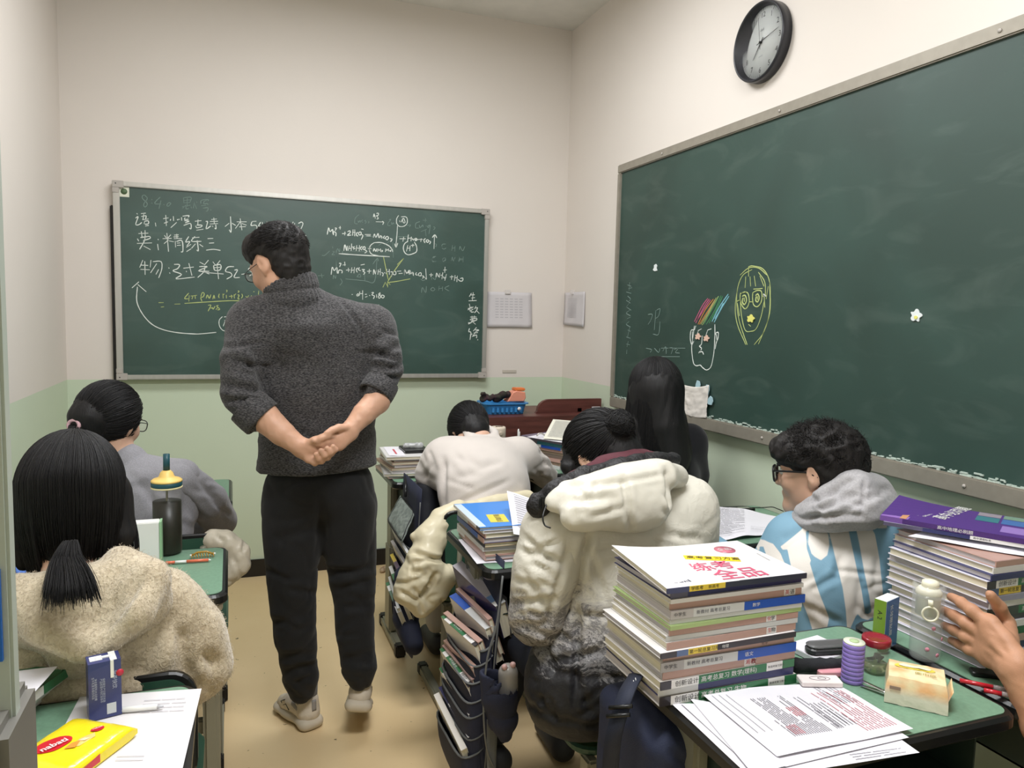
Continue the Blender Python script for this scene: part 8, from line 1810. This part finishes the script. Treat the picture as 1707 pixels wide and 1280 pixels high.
# ===== person whose hand holds the far right stack
T8 = thing('person', 'person at the right edge, only one hand and forearm in view', 'person', (1.62, .42, 0))
s = SDF(); cx, cy = 1.62, .42
s.ell((cx, cy, .60), (.18, .14, .20), .05); s.ell((cx, cy, .82), (.185, .13, .18), .05); shr = A(cx+.16, cy+.02, .97); shl = A(cx-.16, cy+.02, .97); s.cap(shl, shr, .065, .065, .05)
el = A(1.46, .62, .80); s.chain([shl, A(1.44, .50, .86), el], [.066, .058, .05], .03); s.chain([shr, A(1.82, .55, .82), A(1.70, .78, .82)], [.066, .056, .045], .03)
sdf_part('sweater', s, mat('dark_green_sweater', (52, 66, 60), .95, bump=.4), T8, .012, 2, folds(.005, (9, 9, 9), 3))
C8 = A(1.62, .50, 1.16); R8 = rotm(0, 20, 0); s = SDF(); head_sdf(s, C8, R8, .98, neck=A(1.62, .43, 1.00)); sdf_part('body', s, M_skin2, T8, .007, 2); face_bits(T8, C8, R8)
hs = SDF(); P = lambda x, y, z: C8+R8 @ A(x, y, z); hs.ell(P(0, -.02, .035), (.088, .106, .098), .01, R8); hs.ell(P(0, .12, -.04), (.07, .06, .08), .02, R8, op='s'); sdf_part('hair', hs, M_hair, T8, .008, 2)
legs_seated(T8, cx, .48)
h = lambda x, y, X: at(x, y, X=X)
s = SDF(); wr_ = h(1697, 1118, 1.375)
s.chain([A(1.46, .62, .80), h(1745, 1215, 1.39), wr_], [.044, .040, .031], .012)
pn_ = (.75, -.1, -.25)
s.cap(h(1688, 1100, 1.375), h(1645, 1042, 1.385), .029, .020, .018, n=pn_, sq=1.45); s.cap(h(1688, 1115, 1.375), h(1640, 1078, 1.385), .027, .021, .018, n=pn_, sq=1.45); s.cap(h(1650, 1040, 1.385), h(1636, 1085, 1.385), .018, .017, .014, n=pn_, sq=1.2); s.cap(h(1668, 1070, 1.38), h(1650, 1095, 1.385), .024, .020, .018, n=pn_, sq=1.4)
finger_chain(s, [h(1642, 1036, 1.385), h(1620, 1017, 1.378), h(1602, 1004, 1.388), h(1586, 995, 1.402)], .0135, .0090)
finger_chain(s, [h(1634, 1054, 1.385), h(1609, 1038, 1.376), h(1590, 1026, 1.388), h(1574, 1018, 1.402)], .0138, .0092)
finger_chain(s, [h(1632, 1072, 1.385), h(1608, 1060, 1.376), h(1590, 1050, 1.388), h(1575, 1043, 1.402)], .0130, .0088)
finger_chain(s, [h(1636, 1090, 1.385), h(1615, 1082, 1.378), h(1599, 1074, 1.388), h(1586, 1068, 1.400)], .0116, .0080)
finger_chain(s, [h(1684, 1070, 1.395), at(1680, 1040, Y=1.008), at(1666, 1012, Y=1.006), at(1651, 992, Y=1.008)], .0165, .0098)
kn = [dent(h(1650, 1058, 1.36), h(1680, 1090, 1.35), .004, .002), dent(h(1648, 1045, 1.36), h(1676, 1078, 1.35), .004, .002), dent(h(1645, 1078, 1.36), h(1672, 1100, 1.35), .004, .0015)]
sdf_part('forearm_and_hand', s, mat('skin_tan', (186, 138, 108), .55, var=.06, vscale=30, bump=.15, bscale=350), T8, .0035, 1, addf(folds(.0010, (50, 50, 50), 4), *kn), label='hand with spread fingers against the page edges')
# ================================================================== HANGING ORGANIZERS, BAGS, COATS ON CHAIRS
M_navy = mat('navy_oxford_cloth', (36, 40, 60), .8, bump=.4, bscale=600, var=.08, vscale=30)
M_trim = mat('grey_binding', (104, 106, 106), .7, bump=.3, bscale=500)
def wall_strip(pts_a, pts_b, th, name, m, par, n=1):
    """sheet between two polylines"""
    P_, Q_ = curve3(pts_a, 14), curve3(pts_b, 14)
    return MB().grid(lambda u, v: P_[round(u*13)]*(1-v)+Q_[round(u*13)]*v, 13, 2, thick=th).build(name, m, par, True)
def organizer(lab, rims, Yn, Yf, xb0, xb1, ztop, zbot, depth, clip=None):
    """rims: (x, z) of each pocket's outer rim; a bag hung along the desk's side, pockets opening upwards"""
    t = thing('hanging_organizer', lab, 'organizer', (xb0, (Yn+Yf)/2, ztop))
    MB().grid(lambda u, v: np.array([xb0+(xb1-xb0)*v, Yn-.012+(Yf-Yn+.024)*u, ztop+(zbot-ztop)*v]), 4, 10, thick=.004).build('back_panel', M_navy, t, True)
    MB().tube(curve3([(xb0-.003, Yn-.014, ztop-.05), ((xb0+xb1)/2-.003, Yn-.016, (ztop+zbot)/2), (xb1-.003, Yn-.014, zbot)], 16), .004, 6, flat=.6).build('binding_strip', M_trim, t, True)
    for i, (x, z) in enumerate(rims):
        f = (ztop-z)/(ztop-zbot); xb = xb0+(xb1-xb0)*f; h = min(.16, z-.05)
        bk_n, bk_f = A(xb-.004, Yn-.006, z+.030), A(xb-.004, Yf+.004, z+.030)
        on, of = A(x-.006, Yn+.004, z-.004), A(x-.004, Yf, z-.016)
        rim = [bk_n, A(xb-.004+(x-xb)*.45, Yn-.012, z+.012), on+A(0, .010, 0), A(x-.010, (Yn+Yf)/2, z-.014), of, A(xb-.02, Yf+.008, z+.02), bk_f]
        low = [p+A((xb-p[0])*.55, 0, -h) for p in rim]
        a, b = curve3(rim, 26), curve3(low, 26)
        po = MB().grid(lambda u, v: a[round(u*25)]*(1-v)+b[round(u*25)]*v+A(-.010*math.sin(PI*v), 0, 0), 25, 5, thick=-.0015).build('pocket', M_navy, t, True)
        MB().tube(a, .0036, 6, flat=.45).build('pocket_rim', M_trim, po, True)
    return t
def slot_book(lab, p_near, p_far, T_, h, spine, texts, group, tilt=.25, page=None, cov=WHT):
    """a book standing in a pocket, spine up; p_near / p_far = ends of the spine's top edge"""
    pn, pf = A(*p_near), A(*p_far); ex = pf-pn; L = np.linalg.norm(ex); ex /= L
    down = A(tilt, 0, -1); down -= down.dot(ex)*ex; down /= np.linalg.norm(down)       # local +y: away from the spine
    ez = np.cross(ex, down)                                                            # thickness direction
    M = Matrix([[-ex[0], down[0], -ez[0], 0], [-ex[1], down[1], -ez[1], 0], [-ex[2], down[2], -ez[2], 0], [0, 0, 0, 1]])
    c = (pn+pf)/2; M.translation = Vector(c)
    return book(lab, tuple(c), L, h, T_, 0, cov, spine, texts, page or M_page, group, M=M)
Yn, Yf = 1.905, 2.185
oz = []
for px, py in ((819, 1060), (804, 1085), (793, 1111), (786, 1140), (784, 1172), (783, 1197), (784, 1233), (774, 1263)):
    p = at(px, py, Y=Yn); oz.append((p[0], p[2]))
organizer('navy hanging organizer with grey rims, stuffed with books, nearest the camera', oz, Yn, Yf, .700, .655, .78, .10, .05)
GO = 'books in the near hanging organizer'
def near_books():
    R = [ # near end px, far end px, thickness, spine, texts, label
     ((829, 1018), (757, 949), .026, [(0, .80, (176, 172, 178)), (.80, .92, (110, 140, 186)), (.92, 1, GRY)], (), 'grey lilac binder, highest in the near hanging organizer', NVY),
     ((817, 1040), (763, 988), .010, [(0, 1, PNK)], (), 'pinkish book behind the white and blue one in the organizer', PNK),
     ((812, 1056), (752, 1000), .018, [(0, .45, BLU), (.45, 1, (206, 208, 208))], (), 'white and blue spined book in the near organizer', WHT),
     ((800, 1078), (742, 1028), .012, [(0, 1, PNK)], (), 'thin pinkish book beside the green spined one', PNK),
     ((794, 1084), (738, 1034), .017, [(0, .10, GRN), (.10, .28, WHT), (.28, .68, GRN), (.68, .92, WHT), (.92, 1, DRK)], (('高考总复习', .34, .012, WHT), ('创新设计', .70, .010, INK)), 'upper green and white spined book in the near organizer', WHT),
     ((790, 1120), (742, 1074), .011, [(0, 1, PNK)], (), 'slim pinkish book under the upper green one', PNK),
     ((790, 1140), (740, 1082), .010, [(0, 1, (160, 130, 124))], (), 'brownish book touching the lower green one', PNK),
     ((783, 1152), (736, 1088), .015, [(0, .10, GRN), (.10, .24, WHT), (.24, .68, GRN), (.68, .92, WHT), (.92, 1, DRK)], (('高考总复习', .30, .012, WHT), ('创新设计', .70, .010, INK)), 'lower green and white spined book in the near organizer', WHT),
     ((784, 1198), (735, 1120), .015, [(0, .12, GRN), (.12, .26, WHT), (.26, .70, (96, 100, 100)), (.70, 1, WHT)], (('听课手册', .74, .011, INK),), 'green tipped pale book low in the near organizer', WHT),
     ((783, 1236), (734, 1152), .020, [(0, .35, NVY), (.35, .42, WHT), (.42, .85, (50, 48, 72)), (.85, 1, GRY)], (), 'dark navy book, second lowest in the near organizer', NVY),
     ((772, 1258), (726, 1164), .014, [(0, 1, (222, 216, 206))], (), 'white book, lowest in the near organizer', WHT)]
    for a, b, T_, sp, tx, lb, cv in R:
        pn = at(*a, Y=Yn+.004)+A(-.006, 0, .012); pf = at(*b, Y=Yf)+A(-.006, 0, .012)
        slot_book(lb, pn, pf, T_*1.3, .115, sp, tx, GO, cov=cv, tilt=.35)
near_books()
MB_ = thing('grey_file_folder', 'grey folder with a dark gap standing behind the lilac binder', 'folder', at(800, 980, Y=2.0))
a, b = at(772, 940, Y=2.14)+A(.012, 0, 0), at(838, 996, Y=1.93)+A(.012, 0, 0); MB().grid(lambda u, v: a*(1-u)+b*u+A(.02*v, 0, -.12*v), 4, 4, thick=.004).build('folder_back', M_trim, MB_, True)
for u0, u1 in ((.06, .42), (.62, .96)): MB().grid(lambda u, v: a*(1-(u0+(u1-u0)*u))+b*(u0+(u1-u0)*u)+A(-.003+.02*v, -.004, -.006-.10*v), 4, 4, thick=.002).build('grey_card', mat('grey_card', (150, 150, 156), .7), MB_, True)
# side bag with a clear cup, hanging beside the coat
BG = thing('side_bag', 'navy cloth side pouch holding a clear cup, beside the puffer coat', 'bag', at(835, 1180, Y=1.80))
s = SDF(); s.chain([at(830, 1110, Y=1.80), at(832, 1160, Y=1.79), at(838, 1200, Y=1.79), at(842, 1225, Y=1.79)], [.052, .052, .044, .022], .01, n=(0, 1, 0), sq=1.5)
s.cut(at(835, 1122, Y=1.80), (.25, 0, 1), .004); s.chain([at(834, 1085, Y=1.80), at(834, 1150, Y=1.79)], [.043, .043], .01, n=(0, 1, 0), sq=1.5, op='s')
sdf_part('bag_body', s, M_navy, BG, .005, 2, creases(.006, (9, 9, 9), .12, 5))
MB().tube(curve3([at(838, 960, Y=1.80), at(828, 1040, Y=1.79), at(812, 1100, Y=1.79), at(806, 1180, Y=1.79), at(812, 1250, Y=1.80), at(830, 1290, Y=1.82)], 24), .005, 6, flat=.5).build('grey_binding', M_trim, BG, True)
MB().grid(lambda u, v: at(812+18*v*(1-u)+14*u*v, 1200+100*u, Y=1.81), 8, 3, thick=.003).build('hanging_strap', M_trim, BG, True)
CU = thing('clear_cup', 'clear plastic cup with two pink rounded tips in the navy side pouch', 'cup', at(846, 1120, Y=1.80))
s = SDF(); s.cap(at(847, 1122, Y=1.80), at(847, 1150, Y=1.80), .027, .026, .01); sdf_part('cup_body', s, mat('milky_cup', (196, 190, 182), .15, alpha=.6), CU, .004, 1)
for x in (841, 855): s = SDF().sph(at(x, 1112+(0 if x < 850 else -4), Y=1.79), .0085); sdf_part('pink_tip', s, mat('pink_tip', (206, 166, 160), .4), CU, .0025, 1)
# ---- far organizer and mesh bag
Yn2, Yf2 = 2.72, 3.0; oz = []
for px, py in ((688, 915), (690, 945), (692, 975), (690, 1000), (688, 1030)):
    p = at(px, py, Y=Yn2); oz.append((p[0], p[2]))
organizer('navy hanging organizer at the aisle beside the cream puffer coat', oz, Yn2, Yf2, .665, .640, .80, .20, .05)
R = [((680, 925), (652, 880), .010, [(0, 1, GRY)], 'pale grey book, highest in the far organizer', GRY), ((678, 948), (651, 902), .012, [(0, 1, (186, 180, 180))], 'pale book, second in the far organizer', WHT),
     ((672, 970), (650, 925), .014, [(0, .3, YEL), (.3, 1, (110, 84, 110))], 'purple and yellow spined book in the far organizer', DRK), ((664, 990), (648, 945), .014, [(0, .3, WHT), (.3, .7, GRN), (.7, 1, WHT)], 'green spined book in the far organizer', WHT),
     ((662, 1015), (647, 962), .010, [(0, 1, GRY)], 'pale thin book in the far organizer', GRY), ((662, 1022), (643, 972), .018, [(0, .12, GRN), (.12, .3, WHT), (.3, .75, (96, 120, 104)), (.75, 1, WHT)], 'white and green book, lowest in the far organizer', WHT)]
for a, b, T_, sp, lb, cv in R: slot_book(lb, at(*a, Y=Yn2-.02), at(*b, Y=Yf2-.02), T_, .12, sp, (), 'books in the far hanging organizer', cov=cv, tilt=.4)
s = SDF(); s.chain([at(660, 960, Y=2.80)+A(.03, 0, 0), at(672, 1030, Y=2.76)+A(.01, 0, 0), at(694, 1075, Y=2.66)+A(-.01, 0, 0)], [.040, .050, .038], .02)
t = thing('navy_bag', 'sagging dark navy bag bottom below the far organizer', 'bag', at(690, 1075, Y=2.66)); sdf_part('bag_body', s, M_navy, t, .008, 2, creases(.006, (9, 9, 9), .12, 6))
mq = [at(672, 824, Y=2.90), at(694, 862, Y=2.78), at(670, 906, Y=2.78), at(647, 868, Y=2.92)]
mq2 = [at(668, 826, Y=2.96), at(692, 856, Y=2.80), at(671, 905, Y=2.74), at(646, 866, Y=2.90)]
t = thing('mesh_pouch', 'grey mesh pouch with black edge hanging at the far desk corner', 'pouch', sum(mq2)/4)
def mqf(u, v): p = (mq2[0]*(1-u)+mq2[1]*u)*(1-v)+(mq2[3]*(1-u)+mq2[2]*u)*v; return p+A(-.010*math.sin(PI*u)*math.sin(PI*v)+.003*mnoise.noise(Vector((u*5, v*5, 1))), 0, 0)
MB().grid(mqf, 10, 10, thick=.003).build('mesh_panel', mat('grey_mesh', (128, 136, 128), .5, col2=(96, 104, 98), vscale=30, stretch=(3, 3, .6), bump=.4, bscale=800), t, True)
rr_ = [mqf(0.05+.9*u, v) for u, v in ((0, .08), (.03, .02), (.1, 0), (.5, 0), (.9, 0), (.97, .02), (1, .1), (1, .5), (1, .9), (.97, .98), (.9, 1), (.5, 1), (.1, 1), (.03, .98), (0, .92), (0, .5))]
MB().tube(rr_, .0045, 6, closed=True).build('black_edge', M_edge, t, True)
MB().tube([at(678, 792, Y=2.98), at(676, 812, Y=2.93), at(676, 828, Y=2.90)], .006, 6, flat=.5).build('hanging_strap', M_edge, t, True)
st = at(703, 920, Y=2.70); t = thing('steel_flask', 'shiny steel flask in a dark sleeve beside the cream puffer coat', 'flask', st); MB().lathe([(0, -.03), (.022, -.03), (.024, -.02), (.024, .02), (.016, .032), (0, .034)], (0, 0, 0), 18).build('flask_body', mat('flask_steel', (110, 124, 120), .12, metal=.9), t)
bl_ = SDF().chain([at(712, 820, Y=2.92), at(712, 870, Y=2.88), at(704, 935, Y=2.82)], [.055, .05, .04], .02); t = thing('dark_bag', 'dark bag hanging under the desk of the white sweatshirt', 'bag', at(708, 880, Y=2.86)); sdf_part('bag_body', bl_, mat('dark_bag_cloth', (24, 26, 34), .7, bump=.3), t, .009, 2, creases(.006, (9, 9, 9), .12, 8))
# ---- cream puffer coat over the chair
M_cpuff = mat('cream_puffer', (214, 204, 174), .42, bump=.35, bscale=26, bdist=.005, coat=.1)
t = thing('puffer_coat', 'cream puffer coat draped over the chair of the white sweatshirt', 'coat', (.66, 2.52, .3))
s = SDF(); Yc = 2.47
for pts, rs in ((((765, 848), (735, 866)), (.032, .042)), (((735, 872), (712, 898)), (.044, .050)), (((708, 890), (690, 894)), (.024, .014)), (((722, 900), (700, 935)), (.050, .052)), (((712, 925), (690, 962)), (.052, .056)),
                ((694, 955), (676, 985)) and (((694, 958), (678, 985)), (.056, .050)), (((688, 990), (702, 1012)), (.046, .036)), (((742, 960), (722, 985)), (.044, .046)), (((726, 985), (704, 1012)), (.046, .034)), (((716, 945), (736, 965)), (.046, .040))):
    s.cap(at(*pts[0], Y=Yc+(2.56-Yc)*max(0, (940-pts[0][1])/95)), at(*pts[1], Y=Yc+(2.56-Yc)*max(0, (940-pts[1][1])/95)), rs[0], rs[1], .008)
s.chain([at(770, 850, Y=2.58), at(830, 838, Y=2.60), at(880, 828, Y=2.62)], [.028, .030, .026], .02)
cd_ = [*wrinkles(16, 665, 900, 745, 1010, 2.42, 40, 60, 35, .006, .007, 71), dent(at(690, 920, Y=2.41), at(735, 935, Y=2.42), .007, .012), dent(at(728, 955, Y=2.42), at(700, 1000, Y=2.40), .007, .016), dent(at(665, 985, Y=2.41), at(700, 1005, Y=2.40), .007, .012), dent(at(680, 950, Y=2.40), at(720, 965, Y=2.41), .007, .006), dent(at(700, 1005, Y=2.40), at(705, 1025, Y=2.40), .006, .008)]
sdf_part('quilted_shell', s, M_cpuff, t, .005, 1, addf(creases(.004, (9, 9, 9), .09, 77), folds(.002, (26, 26, 26), 79), *cd_))
t = thing('puffer_coat', 'pale quilted coat over the chair of the grey sweatshirt', 'coat', (-.0, 2.45, .7))
s = SDF(); cpt = [at(352, 900, Y=2.46), at(378, 903, Y=2.45), at(397, 922, Y=2.44), at(398, 942, Y=2.43), at(376, 960, Y=2.43), at(345, 972, Y=2.44)]
for i_ in range(5): s.cap(cpt[i_]*.9+cpt[i_+1]*.1, cpt[i_]*.1+cpt[i_+1]*.9, .036, .036, .006)
s.chain([at(352, 985, Y=2.45), at(358, 1010, Y=2.46)], [.03, .025], .02)
sdf_part('quilted_shell', s, mat('taupe_puffer', (196, 188, 170), .42, bump=.35, bscale=26, bdist=.005), t, .006, 2, addf(creases(.004, (14, 14, 14), .10, 78), folds(.003, (40, 40, 14), 8), *wrinkles(12, 350, 890, 410, 970, 2.40, 60, 60, 30, .005, .006, 72)))
# ---- navy backpack under the near stack
t = thing('backpack', 'navy backpack hanging at the left side of the nearest desk', 'backpack', (.72, 1.25, .4))
s = SDF(); s.box((.765, 1.215, .54), (.030, .090, .13), .035, .02); s.ell((.765, 1.215, .68), (.05, .09, .04), .03)
sdf_part('bag_body', s, mat('navy_bag_cloth', (34, 40, 62), .8, bump=.4, bscale=500, var=.06), t, .007, 2, addf(creases(.004, (8, 8, 8), .12, 13), *wrinkles(6, 1060, 1150, 1140, 1270, 1.12, 70, 40, 70, .008, .006, 73)))
sa = [at(1062, 1120, Y=1.20), at(1045, 1150, Y=1.14), at(1032, 1190, Y=1.12), at(1022, 1230, Y=1.12), at(1016, 1290, Y=1.14)]
cs = curve3(sa, 24); MB().grid(lambda u, v: cs[round(u*23)]+A(.020*(v-.5), -.024*(v-.5), .014*(v-.5)), 23, 2, thick=.004).build('shoulder_strap', mat('strap_navy', (30, 36, 54), .7, bump=.4, bscale=700), t, True)
for k in (10, 12): MB().tube([cs[k]+A(-.017, .012, -.004), cs[k]+A(.012, -.018, .010)], .004, 6).build('strap_slider', M_edge, t, True)
lb_ = MB()
for k in range(3): lb_.tube([cs[3]+A(-.004+.004*k, -.006, .0+.004*k), cs[3]+A(-.002+.004*k, -.009, -.012+.004*k)], .0008, 4)
lb_.build('white_stitch_mark', M_white, t, True, kind='stuff')
# ---- wide column of the nearest desk's left side (its outer sleeve seen close)
# scraps on the floor
t = thing('floor_scrap', 'pale crumpled paper scraps on the floor by the back wall', 'scrap', at(645, 948, Z=0)); mb = MB()
s = SDF(); c = at(645, 950, Z=.012); s.cap(c+A(-.03, 0, 0), c+A(.02, .03, .01), .014, .010); sdf_part('scrap_paper', s, mat('scrap_tan', (196, 176, 150), .9, col2=(140, 110, 84), vscale=40), t, .004, 1, folds(.005, (60, 60, 60), 3))
